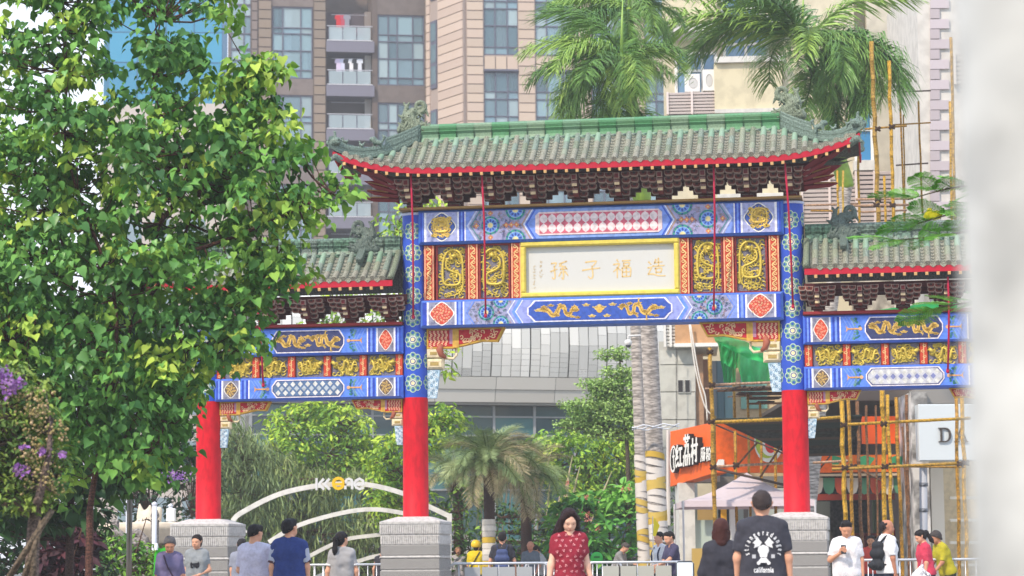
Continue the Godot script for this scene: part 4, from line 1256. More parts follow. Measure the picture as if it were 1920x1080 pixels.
# ------------------------------------------------------------------ the four characters, read from the right, and the small signature
func brush_characters(pt: Paint) -> void:
	var g := hexlin("e0c48c")
	var sets := [
		[1.06,[[[-.42, .30],[-.30, .18]],[[-.46, .0],[-.28, .02],[-.36,-.16],[-.44,-.30]],[[-.46,-.34],[-.2,-.33],[.1,-.42],[.5,-.44]],[[-.02, .42],[-.10, .24]],[[-.08, .27],[.34, .29]],[[.13, .48],[.13, .07]],[[-.18, .08],[.46, .10]],[[-.04,-.04],[-.0,-.28]],[[-.04,-.05],[.30,-.03],[.26,-.27]],[[.0,-.25],[.26,-.24]]]],
		[0.42,[[[-.30, .46],[-.22, .36]],[[-.48, .22],[-.16, .25],[-.30, .02],[-.50,-.16]],[[-.29, .06],[-.29,-.48]],[[-.22, .02],[-.12,-.08]],[[.02, .40],[.46, .42]],[[.08, .28],[.08, .12]],[[.08, .28],[.40, .30],[.36, .13]],[[.09, .14],[.36, .14]],[[.0, .02],[.0,-.44]],[[.0, .02],[.46, .03],[.46,-.42]],[[.23, .02],[.23,-.40]],[[.02,-.19],[.44,-.18]],[[.0,-.42],[.46,-.42]]]],
		[-0.17,[[[-.30, .38],[.30, .42],[.06, .14]],[[.06, .16],[.10,-.34],[-.02,-.48],[-.16,-.38]],[[-.48,-.04],[.0, .02],[.50, .06]]]],
		[-0.77,[[[-.46, .36],[-.18, .38],[-.30, .18]],[[-.30, .20],[-.26,-.34],[-.34,-.46],[-.42,-.38]],[[-.50,-.06],[-.14, .06]],[[.40, .46],[.0, .34]],[[.14, .36],[.02, .22],[.24, .20],[.06, .04]],[[.06, .04],[.42, .08]],[[.32, .18],[.44, .04]],[[.22, .04],[.22,-.46],[.12,-.40]],[[.10,-.10],[-.04,-.32]],[[.32,-.08],[.48,-.28]]]],
	]
	for s in sets:
		for st in s[1]:
			var pts := []
			for p in st: pts.append(Vector2(s[0] + p[0] * 0.33,6.585 + p[1] * 0.36))
			if pts.size() > 2: pts = spline(pts,3)
			pt.line(pts,[0.032,0.022], g,1)
			pt.disc(pts[0],0.017, g,1,7); pt.disc(pts[-1],0.012, g,1,7)
	var r := RandomNumberGenerator.new(); r.seed = 4
	for q in [[-1.13,4,0.09,6.76,0.05],[-1.26,8,0.058,6.68,0.035]]:
		for i in q[1]:
			var c := Vector2(q[0], q[3] - i * q[2])
			for k in 5:
				var a = c + Vector2(r.randf_range(-0.5,0.5), r.randf_range(-0.5,0.5)) * q[4]
				pt.line([a, a + (Vector2(q[4] * 0.7,0.004) if k % 2 else Vector2(-0.004,-q[4] * 0.6))],0.007, hexlin("c9b48c"),1)

# ================================================================== buildings
# a facade stands at base, its x runs along the wall, y up and z out of the wall; px() reads where a line of sight meets that wall
class Face:
	var base: Vector3
	var turn: float
	var cam: Vector3
	var look: Callable
	func px(x: float, y: float, off := 0.0) -> Vector2:
		var far: Vector3 = look.call(x, y,100.0)
		var d := far - cam
		var b := Basis(Vector3.UP, turn)
		var n := b.z
		var t := (base + n * off - cam).dot(n) / d.dot(n)
		var p := cam + d * t - base
		return Vector2(p.dot(b.x), p.y)

func face_at(x: float, depth: float, turn_deg: float) -> Face:
	var f := Face.new()
	var p := at(x,1000, depth)
	f.base = Vector3(p.x,0, p.z)
	f.turn = deg_to_rad(turn_deg)
	f.cam = cam_at
	f.look = at
	return f

func unit_box() -> Mesh:
	if not kit_cache.has("box"): kit_cache.box = Mb.new().box(Vector3.ZERO,Vector3.ONE).done()
	return kit_cache.box

# a box-shaped part given by two corners of its front rectangle (metres) and its depth range
func slab(parent: Node, called: String, a: Vector2, b: Vector2, z0: float, z1: float, m: Material) -> MeshInstance3D:
	var lo := Vector2(minf(a.x, b.x), minf(a.y, b.y)); var hi := Vector2(maxf(a.x, b.x), maxf(a.y, b.y))
	var o := part(parent, called, unit_box(), m, Transform3D(Basis.IDENTITY.scaled(Vector3(hi.x - lo.x, hi.y - lo.y, z1 - z0)),Vector3((lo.x + hi.x) / 2,(lo.y + hi.y) / 2,(z0 + z1) / 2)))
	return o

func glass(tint := "8fb3c2", a := 0.55) -> Material:
	return mat(tint,0.08, {"alpha": a, "spec": 0.6})

# a window: frame as the part; panes, curtains and the dark room as sub-parts. xs, ys: lines of the mullions
func window_unit(parent: Node, xs: Array, ys: Array, z: float, frame: Material, sd: int, curtain := 0.5) -> MeshInstance3D:
	var r := RandomNumberGenerator.new(); r.seed = sd
	var w := 0.07
	var x0: float = xs[0]; var x1: float = xs[-1]; var y0: float = ys[0]; var y1: float = ys[-1]
	var o := Vector3(x0, y0, z)
	var mb := Mb.new()
	for x in xs: mb.box(Vector3(x - x0,(y1 - y0) / 2,0),Vector3(w, y1 - y0 + w,0.12))
	for y in ys: mb.box(Vector3((x1 - x0) / 2, y - y0,0.004),Vector3(x1 - x0 + w, w * 0.9,0.118))
	var win := part(parent, "window", mb.done(), frame, Transform3D(Basis.IDENTITY, o))
	slab(win, "dark_room",Vector2(0.0,0.0),Vector2(x1 - x0, y1 - y0),-0.5,-0.42, mat("3d4650",0.9))
	var tints := ["8fb3c2", "9bbcc6", "5f7f8c", "b4cbd0", "7896a2"]
	for i in xs.size() - 1:
		for j in ys.size() - 1:
			slab(win, "pane",Vector2(xs[i] - x0 + w / 2, ys[j] - y0 + w / 2),Vector2(xs[i + 1] - x0 - w / 2, ys[j + 1] - y0 - w / 2),-0.02,-0.005, glass(tints[r.randi() % 5],[0.45,0.55,0.65][r.randi() % 3]))
		if r.randf() < curtain:
			var cm := mat(["b9d3d2", "a9cfc8", "d5dde0", "c3d7e2", "8a9a92"][r.randi() % 5],0.9)
			var a: float = xs[i] - x0 + 0.06; var b: float = xs[i + 1] - x0 - 0.06
			var k := r.randf_range(0.4,1.0)
			var cu := Mb.new()
			var nf := int((b - a) * k / 0.11) + 2
			for q in nf:
				var xa := a + (b - a) * k * q / nf; var xb := a + (b - a) * k * (q + 1) / nf; var xm := (xa + xb) / 2
				cu.quad(Vector3(xa,0.05,-0.2),Vector3(xm,0.05,-0.14),Vector3(xm, y1 - y0 - 0.05,-0.14),Vector3(xa, y1 - y0 - 0.05,-0.2))
				cu.quad(Vector3(xm,0.05,-0.14),Vector3(xb,0.05,-0.2),Vector3(xb, y1 - y0 - 0.05,-0.2),Vector3(xm, y1 - y0 - 0.05,-0.14))
			part(win, "curtain", cu.done(), cm)
	return win

# cladding panels in a strip, joints recessed
func panel_strip(parent: Node, x0: float, x1: float, y0: float, y1: float, cols: int, pitch: float, z: float, ms: Array, sd: int) -> void:
	var r := RandomNumberGenerator.new(); r.seed = sd
	var rows := int(round((y1 - y0) / pitch))
	var g := 0.035
	for j in rows:
		for i in cols:
			var a := Vector2(lerpf(x0, x1, float(i) / cols) + g, lerpf(y0, y1, float(j) / rows) + g)
			var b := Vector2(lerpf(x0, x1, float(i + 1) / cols) - g, lerpf(y0, y1, float(j + 1) / rows) - g)
			slab(parent, "cladding_panel", a, b, z, z + 0.06 + r.randf() * 0.008, ms[r.randi() % ms.size()])

func build_towers() -> void:
	# ---- the brown tower with balconies
	var f := face_at(612,150,8.0)
	var t := thing("apartment_tower", "tall brown apartment tower with stacked balconies where laundry hangs", "building", f.base, f.turn)
	var fr := mat("5f6070",0.6)
	var joint := mat("685c56",0.9)
	var p0 := f.px(432,300); var p1 := f.px(822,300)
	var top := 41.0
	var wall := mat("85776f",0.85, {"tex": "soft", "scale": 0.2})
	# solid wall behind, with openings left for windows and balconies
	var tones := [mat("8e7f70",0.8), mat("928274",0.8), mat("897b6e",0.8), mat("908070",0.8)]
	var X := func(x: float) -> float: return f.px(x,150).x
	var Y := func(y: float) -> float: return f.px(650, y).y
	var pitch: float = Y.call(0.0) - Y.call(165.0)
	var bal: float = Y.call(0.0) - Y.call(82.5)
	slab(t, "wall",Vector2(X.call(470),0),Vector2(X.call(510), top),-4.0,0.0, joint)
	slab(t, "wall",Vector2(X.call(587),0),Vector2(X.call(612), top),-4.0,0.0, joint)
	slab(t, "wall",Vector2(X.call(698),0),Vector2(X.call(708), top),-4.0,0.0, joint)
	slab(t, "wall",Vector2(X.call(796),0),Vector2(X.call(834), top),-4.0,0.0, joint)
	slab(t, "back_wall",Vector2(X.call(470),0),Vector2(X.call(834), top),-9.0,-4.01, wall)
	panel_strip(t, X.call(471), X.call(483),12.0, top,1,0.62,0.0,[mat("857872",0.8), mat("82756f",0.8)],1)
	panel_strip(t, X.call(484), X.call(509),12.0, top,1,0.60,0.0, tones,2)
	panel_strip(t, X.call(588), X.call(611),12.0, top,1,0.60,0.0, tones,3)
	panel_strip(t, X.call(796), X.call(820),12.0, top,1,0.60,0.0, tones,4)
	# window stacks
	var n := 0
	for k in 6:
		var yb: float = Y.call(148.0) - pitch * (k - 1)
		if yb < 1.0: continue
		var ys := []
		for q in [148.0,133.0,97.0,65.0,54.0,16.0]: ys.append(yb + Y.call(q) - Y.call(148.0))
		window_unit(t,[X.call(511), X.call(530), X.call(564), X.call(585)], ys,-0.12, fr,20 + k,0.6)
		slab(t, "spandrel",Vector2(X.call(510), ys[-1] + 0.05),Vector2(X.call(587), yb + pitch - 0.05),-0.5,-0.02, mat("80746f",0.8, {"tex": "soft", "scale": 0.3}))
		var yb2: float = Y.call(157.0) - pitch * (k - 1)
		ys = []
		for q in [157.0,144.0,108.0,76.0,63.0,27.0]: ys.append(yb2 + Y.call(q) - Y.call(157.0))
		window_unit(t,[X.call(709), X.call(728), X.call(745), X.call(774), X.call(795)], ys,-0.12, fr,40 + k,0.4)
		slab(t, "spandrel",Vector2(X.call(708), ys[-1] + 0.05),Vector2(X.call(796), yb2 + pitch - 0.05),-0.5,-0.02, mat("766b66",0.8, {"tex": "soft", "scale": 0.3}))
	# balconies
	var bx0: float = X.call(613); var bx1: float = X.call(698)
	var cloths := [["c8272f", "b6455a", "8d8d99"],["d9c9e4", "cfd0e6", "2a2a30", "e8e8ea", "262a30", "d8dce4"],[],[],["8b8fa0"],[]]
	var li := 0
	for k in 6:
		var ysl: float = Y.call(78.0 + 82.5 * k)          # floor of this balcony
		if ysl < 0.5: continue
		var bc := slab(t, "balcony",Vector2(bx0 - 0.05, ysl - 0.72),Vector2(bx1 + 0.12, ysl),-2.0,0.22, mat("7a7886",0.75))
		var inv := bc.transform.affine_inverse()
		var sub := func(called: String, mesh: Mesh, m: Material, p: Vector3, sz: Vector3) -> void:
			part(bc, called, mesh, m, inv * Transform3D(Basis.IDENTITY.scaled(sz), p))
		sub.call("back_wall", unit_box(), mat(["5b5156", "5a4b4a", "66605f", "5b5a60", "4f4b50", "3a3638"][k],0.9),Vector3((bx0 + bx1) / 2, ysl + bal * 0.4,-1.6),Vector3(bx1 - bx0, bal * 0.75,0.1))
		sub.call("white_sill", unit_box(), mat("cfd0d6",0.6),Vector3((bx0 + bx1) / 2, ysl + 0.03,0.2),Vector3(bx1 - bx0,0.06,0.08))
		for q in 3:
			var w := (bx1 - bx0 - 0.2) / 3.0
			sub.call("glass_guard", unit_box(), glass("b4c6cc",0.5),Vector3(bx0 + 0.1 + w * (q + 0.5), ysl + 0.5,0.15),Vector3(w - 0.06,0.82,0.012))
			sub.call("guard_post", unit_box(), fr,Vector3(bx0 + 0.1 + w * q, ysl + 0.5,0.15),Vector3(0.04,0.95,0.04))
		sub.call("hand_rail", unit_box(), mat("b9bac2",0.4),Vector3((bx0 + bx1) / 2, ysl + 0.97,0.15),Vector3(bx1 - bx0,0.05,0.06))
		sub.call("drying_rail", unit_box(), mat("9a9aa0",0.4),Vector3((bx0 + bx1) / 2, ysl + 1.78,-0.2),Vector3((bx1 - bx0) * 0.8,0.03,0.03))
		sub.call("side_column", unit_box(), mat(["8b8079", "c9c4ba", "a9a39c", "8b8079", "8b8079", "8b8079"][k],0.8),Vector3(bx1 - 0.22, ysl + bal * 0.37,-0.9),Vector3(0.4, bal * 0.74,0.5))
		li = 0
		for cname in cloths[k]:
			var sx := bx0 + 0.75 + li * 0.27
			var pts := PackedVector2Array([Vector2(-0.11,0),Vector2(-0.22,-0.05),Vector2(-0.24,-0.28),Vector2(-0.14,-0.26),Vector2(-0.15,-0.82),Vector2(0.15,-0.85),Vector2(0.14,-0.26),Vector2(0.24,-0.28),Vector2(0.22,-0.05),Vector2(0.11,0)])
			if not kit_cache.has("garment"): kit_cache.garment = Mb.new().prism(pts,-0.02,0.02).done()
			sub.call("laundry", kit_cache.garment, mat(cname,0.9),Vector3(sx, ysl + 1.76,-0.2 + 0.02 * li),Vector3(0.85 if li % 2 else 1.0,1.0,1.0))
			li += 1
		if k == 0:
			sub.call("storage_bag", unit_box(), mat("dfe3e6",0.8),Vector3(bx0 + 0.7, ysl + 0.42,-0.2),Vector3(0.75,0.72,0.3))
			sub.call("storage_bag", unit_box(), mat("d98a98",0.8),Vector3(bx1 - 0.75, ysl + 0.66,-0.1),Vector3(0.5,0.36,0.2))
			sub.call("storage_bag", unit_box(), mat("d3d6dc",0.8),Vector3(bx0 + 1.5, ysl + 0.4,-0.2),Vector3(0.5,0.6,0.3))
	# glazed bay on the left corner
	for k in 5:
		var yb: float = Y.call(95.0 + 82.5 * (k - 1))
		var ys := [yb, yb + bal * 0.34, yb + bal * 0.74, yb + bal * 0.97]
		window_unit(t,[X.call(433), X.call(457), X.call(470)], ys,-0.1, fr,70 + k,0.2)
	slab(t, "wall",Vector2(X.call(433),0),Vector2(X.call(470), top),-9.0,-0.7, joint)
	# ---- the paler tower beside it
	var g := face_at(875,146,6.0)
	var u := thing("pale_apartment_tower", "beige panelled apartment tower with tall windows, rising behind the gateway's main roof", "building", g.base, g.turn)
	var beige := [mat("c6b29f",0.8), mat("cab6a3",0.8), mat("c1ae9c",0.8), mat("c8b3a2",0.8)]
	var gj := mat("a3938a",0.9)
	var GX := func(x: float) -> float: return g.px(x,150).x
	var GY := func(y: float) -> float: return g.px(950, y).y
	var cols := [[908.0,929.0,952.0,972.0],[1005.0,1026.0,1056.0,1078.0],[1110.0,1131.0,1155.0,1176.0],[1210.0,1230.0,1254.0,1274.0]]
	var edge := 875.0
	for c in cols:
		slab(u, "wall",Vector2(GX.call(edge),0),Vector2(GX.call(c[0]), top),-8.0,0.0, gj)
		panel_strip(u, GX.call(edge), GX.call(c[0] - 1.0),12.0, top,1,0.58,0.0, beige, int(edge))
		var xs := []
		for q in c: xs.append(GX.call(q))
		for k in 6:
			var yb: float = GY.call(102.0) - pitch * (k - 1)
			if yb < 1.0: continue
			var ys := []
			for q in [102.0,88.0,48.0,16.0,2.0,-34.0]: ys.append(yb + GY.call(q) - GY.call(102.0))
			window_unit(u, xs, ys,-0.12, fr, int(c[0]) + k,0.55)
			panel_strip(u, xs[0], xs[-1], ys[-1] + 0.04, yb + pitch - 0.1,3,0.9,-0.06, beige, int(c[0]) + k + 5)
			slab(u, "spandrel",Vector2(xs[0], ys[-1] + 0.04),Vector2(xs[-1], yb + pitch - 0.04),-0.5,-0.06, gj)
			slab(u, "window_hood",Vector2(xs[0], ys[-1] + 0.04),Vector2(xs[-1], ys[-1] + 0.16),-0.1,0.12, fr)
		edge = c[-1]
	slab(u, "wall",Vector2(GX.call(edge),0),Vector2(GX.call(edge + 40), top),-8.0,0.0, gj)
	slab(u, "back_wall",Vector2(GX.call(876),0),Vector2(GX.call(edge + 40), top),-14.0,-8.01, gj)
	# the side that faces left, set back at an angle
	var side := mat("c2ad9e",0.85)
	var st := [mat("c6b2a2",0.8), mat("bfab9d",0.8), mat("c9b5a6",0.8)]
	var sb := Basis(Vector3.UP, deg_to_rad(-64.0))
	var sw := Node3D.new()
	var L := 4.6
	part(u, "side_wall", Mb.new().box(Vector3(-L / 2, top / 2,-0.5),Vector3(L, top,1.0)).done(), gj, Transform3D(sb,Vector3(0,0,0)))
	var rows := int((top - 12.0) / 0.58)
	var pm := Mb.new().box(Vector3.ZERO,Vector3(L * 0.66,0.52,0.08)).done()
	var pm2 := Mb.new().box(Vector3.ZERO,Vector3(L * 0.1,0.52,0.08)).done()
	for j in rows:
		part(u, "side_panel", pm, st[(j * 7) % 3], Transform3D(sb, sb * Vector3(-L * 0.34,12.3 + j * 0.58,0.02)))
		part(u, "side_panel", pm2, st[(j * 5) % 3], Transform3D(sb, sb * Vector3(-L * 0.94,12.3 + j * 0.58,0.02)))
	for k in 5:
		var yb: float = GY.call(145.0) - pitch * (k - 1)
		part(u, "side_window", Mb.new().box(Vector3(0, pitch * 0.36,0),Vector3(0.75, pitch * 0.76,0.1)).done(), fr, Transform3D(sb, sb * Vector3(-L * 0.78, yb,0.03)))
		var wn := u.get_child(u.get_child_count() - 1)
		for q in 3: part(wn, "pane", Mb.new().box(Vector3(0, pitch * (0.13 + 0.24 * q),0.055),Vector3(0.6, pitch * 0.2,0.02)).done(), glass("6f8791",0.75))
	sw.free()
	# ---- the blue tower behind the tree
	var h := face_at(195,230,4.0)
	var w := thing("blue_tower", "bright blue clad tower seen through the top of the big leafy tree", "building", h.base, h.turn)
	var hx: float = h.px(417,100).x
	slab(w, "wall",Vector2(-0.5,0),Vector2(hx,62.0),-10.0,0.0, mat("1c7398",0.7))
	var bt := [mat("208db4",0.6), mat("1e88ae",0.6), mat("2594ba",0.6)]
	for j in 18:
		for i in 4: slab(w, "blue_panel",Vector2(hx * i / 4.0 + 0.05,8.0 + j * 3.0),Vector2(hx * (i + 1) / 4.0 - 0.05,10.9 + j * 3.0),0.0,0.1, bt[(i * 3 + j) % 3])
	slab(w, "pale_sign_panel", h.px(265,32), h.px(292,18),0.1,0.25, mat("c9d8d6",0.7))
	slab(w, "pale_sign_panel", h.px(352,24), h.px(374,8),0.1,0.25, mat("c9cfc0",0.7))
	# ---- a pale block low behind the tree
	var b2 := face_at(205,180,0.0)
	var w2 := thing("pale_block", "pale grey block glimpsed through the big leafy tree, before the blue tower", "building", b2.base,0.0)
	slab(w2, "wall",Vector2(-1,0),Vector2(b2.px(425,500).x, b2.px(300,195).y),-8.0,0.0, mat("c9bfb6",0.85))
	for k in 7:
		for i in 3: slab(w2, "window",Vector2(0.6 + i * 2.4,4.0 + k * 4.2),Vector2(2.2 + i * 2.4,6.2 + k * 4.2),-0.05,0.04, mat("8aa0aa",0.3))

# ------------------------------------------------------------------ the hall with the bellied facade
func build_hall() -> void:
	var f := face_at(990,95,16.0)
	var t := thing("curved_hall", "grey and white hall with a bellied facade of metal strips, seen under the gateway", "building", f.base, f.turn)
	var yb := f.px(960,706).y; var yt := f.px(960,470).y
	var x0 := f.px(470,700).x; var x1 := f.px(1262,700).x
	var ms := [mat("f4f4f2",0.5), mat("dddedc",0.5), mat("ebebe8",0.5), mat("d2d3d1",0.5), mat("f8f8f5",0.5)]
	var r := RandomNumberGenerator.new(); r.seed = 12
	slab(t, "core",Vector2(x0,0),Vector2(x1, yt - 0.4),-9.0,-1.2, mat("8f908f",0.8))
	var strips := int((x1 - x0) / 0.40)
	var prof := func(v: float) -> Vector2: return Vector2(-0.1 + 0.30 * sin(PI * minf(v * 1.3,1.0)) - 1.6 * pow(v,3.0), lerpf(yb, yt, v))   # depth, height
	for i in strips:
		var xa := x0 + (x1 - x0) * i / strips; var xb := x0 + (x1 - x0) * (i + 1) / strips
		var cut: float = [0.22,0.25,0.19,0.42,0.06][r.randi() % 5]
		var groove := 0.04 if i % 4 == 3 else 0.012
		for q in 2:
			var va := 0.0 if q == 0 else cut; var vb: float = cut if q == 0 else 1.0
			var mb := Mb.new().soft()
			var k := 5
			for s in k:
				var a: Vector2 = prof.call(lerpf(va, vb, float(s) / k)); var b: Vector2 = prof.call(lerpf(va, vb, float(s + 1) / k))
				mb.flat()
				mb.quad(Vector3(xa + 0.01, a.y + 0.01, a.x),Vector3(xb - groove, a.y + 0.01, a.x),Vector3(xb - groove, b.y, b.x),Vector3(xa + 0.01, b.y, b.x))
				mb.quad(Vector3(xb - groove, a.y, a.x),Vector3(xb - groove, a.y, a.x - 0.12),Vector3(xb - groove, b.y, b.x - 0.12),Vector3(xb - groove, b.y, b.x))
			mb.flat()
			var e: Vector2 = prof.call(va)
			mb.quad(Vector3(xa, e.y + 0.01, e.x - 0.15),Vector3(xb, e.y + 0.01, e.x - 0.15),Vector3(xb - groove, e.y + 0.012, e.x),Vector3(xa + 0.01, e.y + 0.012, e.x))
			part(t, "facade_strip", mb.done(), ms[r.randi() % 5])
	# smooth grey soffit bands below
	var nb := 7
	for q in 2:
		for i in nb:
			var xa := x0 + (x1 - x0) * i / nb; var xb := x0 + (x1 - x0) * (i + 1) / nb
			var ya := lerpf(yb, yb - 1.0, q / 2.0) - 0.015; var yc := lerpf(yb, yb - 1.0,(q + 1) / 2.0)
			var za := -0.1 - q * 0.16
			var mb := Mb.new()
			mb.quad(Vector3(xa + 0.01, yc, za - 0.12),Vector3(xb - 0.01, yc, za - 0.12),Vector3(xb - 0.01, ya, za),Vector3(xa + 0.01, ya, za))
			part(t, "soffit_panel", mb.done(), mat(["d2d0ca", "d6d3cd", "cecbc5"][(i + q) % 3],0.6))
	slab(t, "soffit",Vector2(x0, yb - 1.1),Vector2(x1, yb - 1.0),-6.0,-0.46, mat("9a9893",0.8))
	# glazing below
	var g0 := yb - 2.6
	var xm := []
	for i in 14: xm.append(f.px(470 + i * 76.0,780,-0.9).x)
	var fr := mat("9fa3a6",0.5)
	for i in 13:
		var win := slab(t, "glazing_bar",Vector2(xm[i] - 0.05,0.3),Vector2(xm[i] + 0.05, yb - 1.1),-1.0,-0.86, fr)
	for y in [yb - 1.55, yb - 2.3,4.0,2.0]:
		slab(t, "glazing_transom",Vector2(x0, y - 0.03),Vector2(x1, y + 0.03),-0.99,-0.875, fr)
	for i in 13:
		var y := yb - 1.1
		for e in [yb - 1.55, yb - 2.3,4.0,2.0,0.2]:
			slab(t, "pane",Vector2(xm[i] + 0.05, e + 0.03),Vector2(xm[i + 1] - 0.05, y - 0.03),-0.95,-0.93, mat(["2f474e", "3a5a5f", "44757a", "35525a"][(i * 5 + int(y * 3)) % 4],0.1, {"spec": 0.6}))
			y = e

# ------------------------------------------------------------------ the cream block on the right and its neighbour
func louvre(parent: Node, a: Vector2, b: Vector2, z: float, n: int, m: Material, called := "louvre_screen") -> void:
	var lo := Vector2(minf(a.x, b.x), minf(a.y, b.y)); var hi := Vector2(maxf(a.x, b.x), maxf(a.y, b.y))
	var fr := Mb.new()
	for x in [0.0,(hi.x - lo.x) * 0.5, hi.x - lo.x]: fr.box(Vector3(x,(hi.y - lo.y) / 2,0),Vector3(0.07, hi.y - lo.y,0.14))
	var s := part(parent, called, fr.done(), m, Transform3D(Basis.IDENTITY,Vector3(lo.x, lo.y, z)))
	part(s, "dark_back", Mb.new().box(Vector3((hi.x - lo.x) / 2,(hi.y - lo.y) / 2,-0.3),Vector3(hi.x - lo.x, hi.y - lo.y,0.05)).done(), mat("54504e",0.9))
	var bl := Mb.new().box(Vector3.ZERO,Vector3(hi.x - lo.x,(hi.y - lo.y) / n * 0.62,0.03), Basis(Vector3.RIGHT,0.35)).done()
	for i in n: part(s, "slat", bl, m, Transform3D(Basis.IDENTITY,Vector3((hi.x - lo.x) / 2,(hi.y - lo.y) * (i + 0.5) / n,0.0)))

func build_cream_block() -> void:
	var f := face_at(1500,76,-4.0)
	var t := thing("cream_building", "cream coloured block with louvred screens and air conditioners behind the palm crowns", "building", f.base, f.turn)
	var cream := mat("d2c9b0",0.8, {"tex": "soft", "scale": 0.25})
	var cream2 := mat("d6ccae",0.8, {"tex": "soft", "scale": 0.3})
	var white := mat("d6d4cf",0.75, {"tex": "soft", "scale": 0.5})
	var P := func(x: float, y: float) -> Vector2: return f.px(x, y)
	var top: float = P.call(1500.0,-90.0).y
	# main wall set back, solid, with pieces standing out of it
	slab(t, "wall",Vector2(P.call(1246.0,300.0).x,0),Vector2(P.call(1752.0,300.0).x, top),-10.0,-1.2, cream)
	slab(t, "wall_bay",Vector2(P.call(1342.0,300.0).x, P.call(1400.0,640.0).y),Vector2(P.call(1470.0,300.0).x, P.call(1400.0,118.0).y),-1.2,0.0, cream2)
	slab(t, "wall_bay",Vector2(P.call(1246.0,300.0).x, P.call(1300.0,60.0).y),Vector2(P.call(1350.0,300.0).x, top),-1.2,0.0, cream2)
	slab(t, "ledge", P.call(1340.0,119.0), P.call(1472.0,105.0),-1.2,0.14, white)
	slab(t, "ledge", P.call(1340.0,213.0), P.call(1478.0,203.0),0.0,0.10, white)
	slab(t, "ledge", P.call(1246.0,62.0), P.call(1352.0,44.0),-1.2,0.15, white)
	slab(t, "ledge", P.call(1352.0,44.0), P.call(1480.0,30.0),-1.2,0.05, white)
	slab(t, "ledge", P.call(1345.0,372.0), P.call(1480.0,362.0),0.0,0.10, white)
	slab(t, "wall_bay", P.call(1475.0,420.0), P.call(1600.0,-60.0),-1.2,-0.3, cream)
	slab(t, "wall_bay", P.call(1636.0,440.0), P.call(1752.0,-60.0),-1.2,-0.2, mat("c6bfae",0.8, {"tex": "soft", "scale": 0.3}))
	# windows
	var fr := mat("eceae6",0.6)
	var bluewin := [[1268.0,1342.0,86.0,170.0,3],[1356.0,1424.0,-20.0,34.0,2],[1360.0,1440.0,44.0,106.0,2],[1606.0,1634.0,202.0,302.0,1]]
	var k := 0
	for b in bluewin:
		var a: Vector2 = P.call(b[0], b[3]); var c: Vector2 = P.call(b[1], b[2])
		var xs := []
		for i in b[4] + 1: xs.append(lerpf(a.x, c.x, float(i) / b[4]))
		var wz := -1.15 if k < 3 else (-0.15 if k == 3 else -0.25)
		var wi := Mb.new()
		for x in xs: wi.box(Vector3(x,(a.y + c.y) / 2, wz),Vector3(0.09, c.y - a.y,0.12))
		for y in [a.y, lerpf(a.y, c.y,0.6), c.y]: wi.box(Vector3((a.x + c.x) / 2, y, wz),Vector3(c.x - a.x + 0.09,0.08,0.124))
		var wn := part(t, "window", wi.done(), fr)
		for i in b[4]:
			for j in 2: slab(wn, "pane",Vector2(xs[i] + 0.05, lerpf(a.y, c.y,[0.0,0.6][j]) + 0.05),Vector2(xs[i + 1] - 0.05, lerpf(a.y, c.y,[0.6,1.0][j]) - 0.05), wz - 0.03, wz - 0.01, mat("2f80b4" if k == 3 else "6d93b4",0.12, {"spec": 0.6}))
		k += 1
	louvre(t, P.call(1252.0,214.0), P.call(1343.0,170.0),-0.1,7, mat("dccfca",0.7))
	louvre(t, P.call(1505.0,425.0), P.call(1606.0,330.0),0.05,12, mat("d9cbc6",0.7))
	louvre(t, P.call(1606.0,425.0), P.call(1672.0,322.0),0.25,12, mat("d9cbc6",0.7))
	louvre(t, P.call(1710.0,246.0), P.call(1732.0,206.0),0.1,6, mat("cbbfae",0.7))
	louvre(t, P.call(1707.0,26.0), P.call(1740.0,-10.0),0.1,6, mat("d2c8b8",0.7))
	slab(t, "ledge", P.call(1600.0,322.0), P.call(1640.0,303.0),-0.3,0.3, white)
	slab(t, "ledge", P.call(1700.0,262.0), P.call(1734.0,246.0),-0.3,0.2, mat("d5cdb8",0.8))
	slab(t, "ledge", P.call(1700.0,40.0), P.call(1742.0,26.0),-0.3,0.2, mat("d9d3c4",0.8))
	slab(t, "ground_storey",Vector2(P.call(1600.0,500.0).x,0),Vector2(P.call(1752.0,500.0).x, P.call(1600.0,445.0).y),-1.19,-0.4, mat("cfc6b6",0.8, {"tex": "stain", "scale": 0.3}))
	# air conditioners
	for q in [[1318.0,168.0,1339.0,128.0],[1284.0,170.0,1312.0,136.0]]:
		var a: Vector2 = P.call(q[0], q[1]); var c: Vector2 = P.call(q[2], q[3])
		var ac := slab(t, "air_conditioner", a, c,-0.7,-0.2, mat("e6e4e0",0.6))
		part(ac, "fan_grille", Mb.new().lathe([Vector2(0.3,0.0),Vector2(0.3,0.03),Vector2(0.27,0.03),Vector2(0.26,0.0),Vector2(0.0,0.01)],18).done(), mat("c4c3c1",0.6), Transform3D(Basis(Vector3.RIGHT, PI / 2).scaled(Vector3(1,1,1)),Vector3(0.05,0,0.5)))
	part(t, "drain_pipe", Mb.new().tube([Vector3(P.call(1745.0,0.0).x - 0.25,3,0.0),Vector3(P.call(1745.0,0.0).x - 0.25, top,0.0)],0.08,8).done(), mat("8d8a86",0.6))
	# ---- the lower part under the beam: panelled wall, small windows, canopy
	var lo := face_at(1290,70,-4.0)
	var u := thing("panelled_annexe", "white panelled annexe with two small dark windows beside the palm trunks", "building", lo.base, lo.turn)
	var Q := func(x: float, y: float) -> Vector2: return lo.px(x, y)
	var wm := [mat("cfcfc8",0.7, {"tex": "soft", "scale": 0.5}), mat("cacac2",0.7, {"tex": "soft", "scale": 0.5})]
	slab(u, "wall",Vector2(Q.call(1236.0,700.0).x,0),Vector2(Q.call(1304.0,700.0).x, Q.call(1270.0,640.0).y),-3.0,0.0, mat("b9b8b2",0.85))
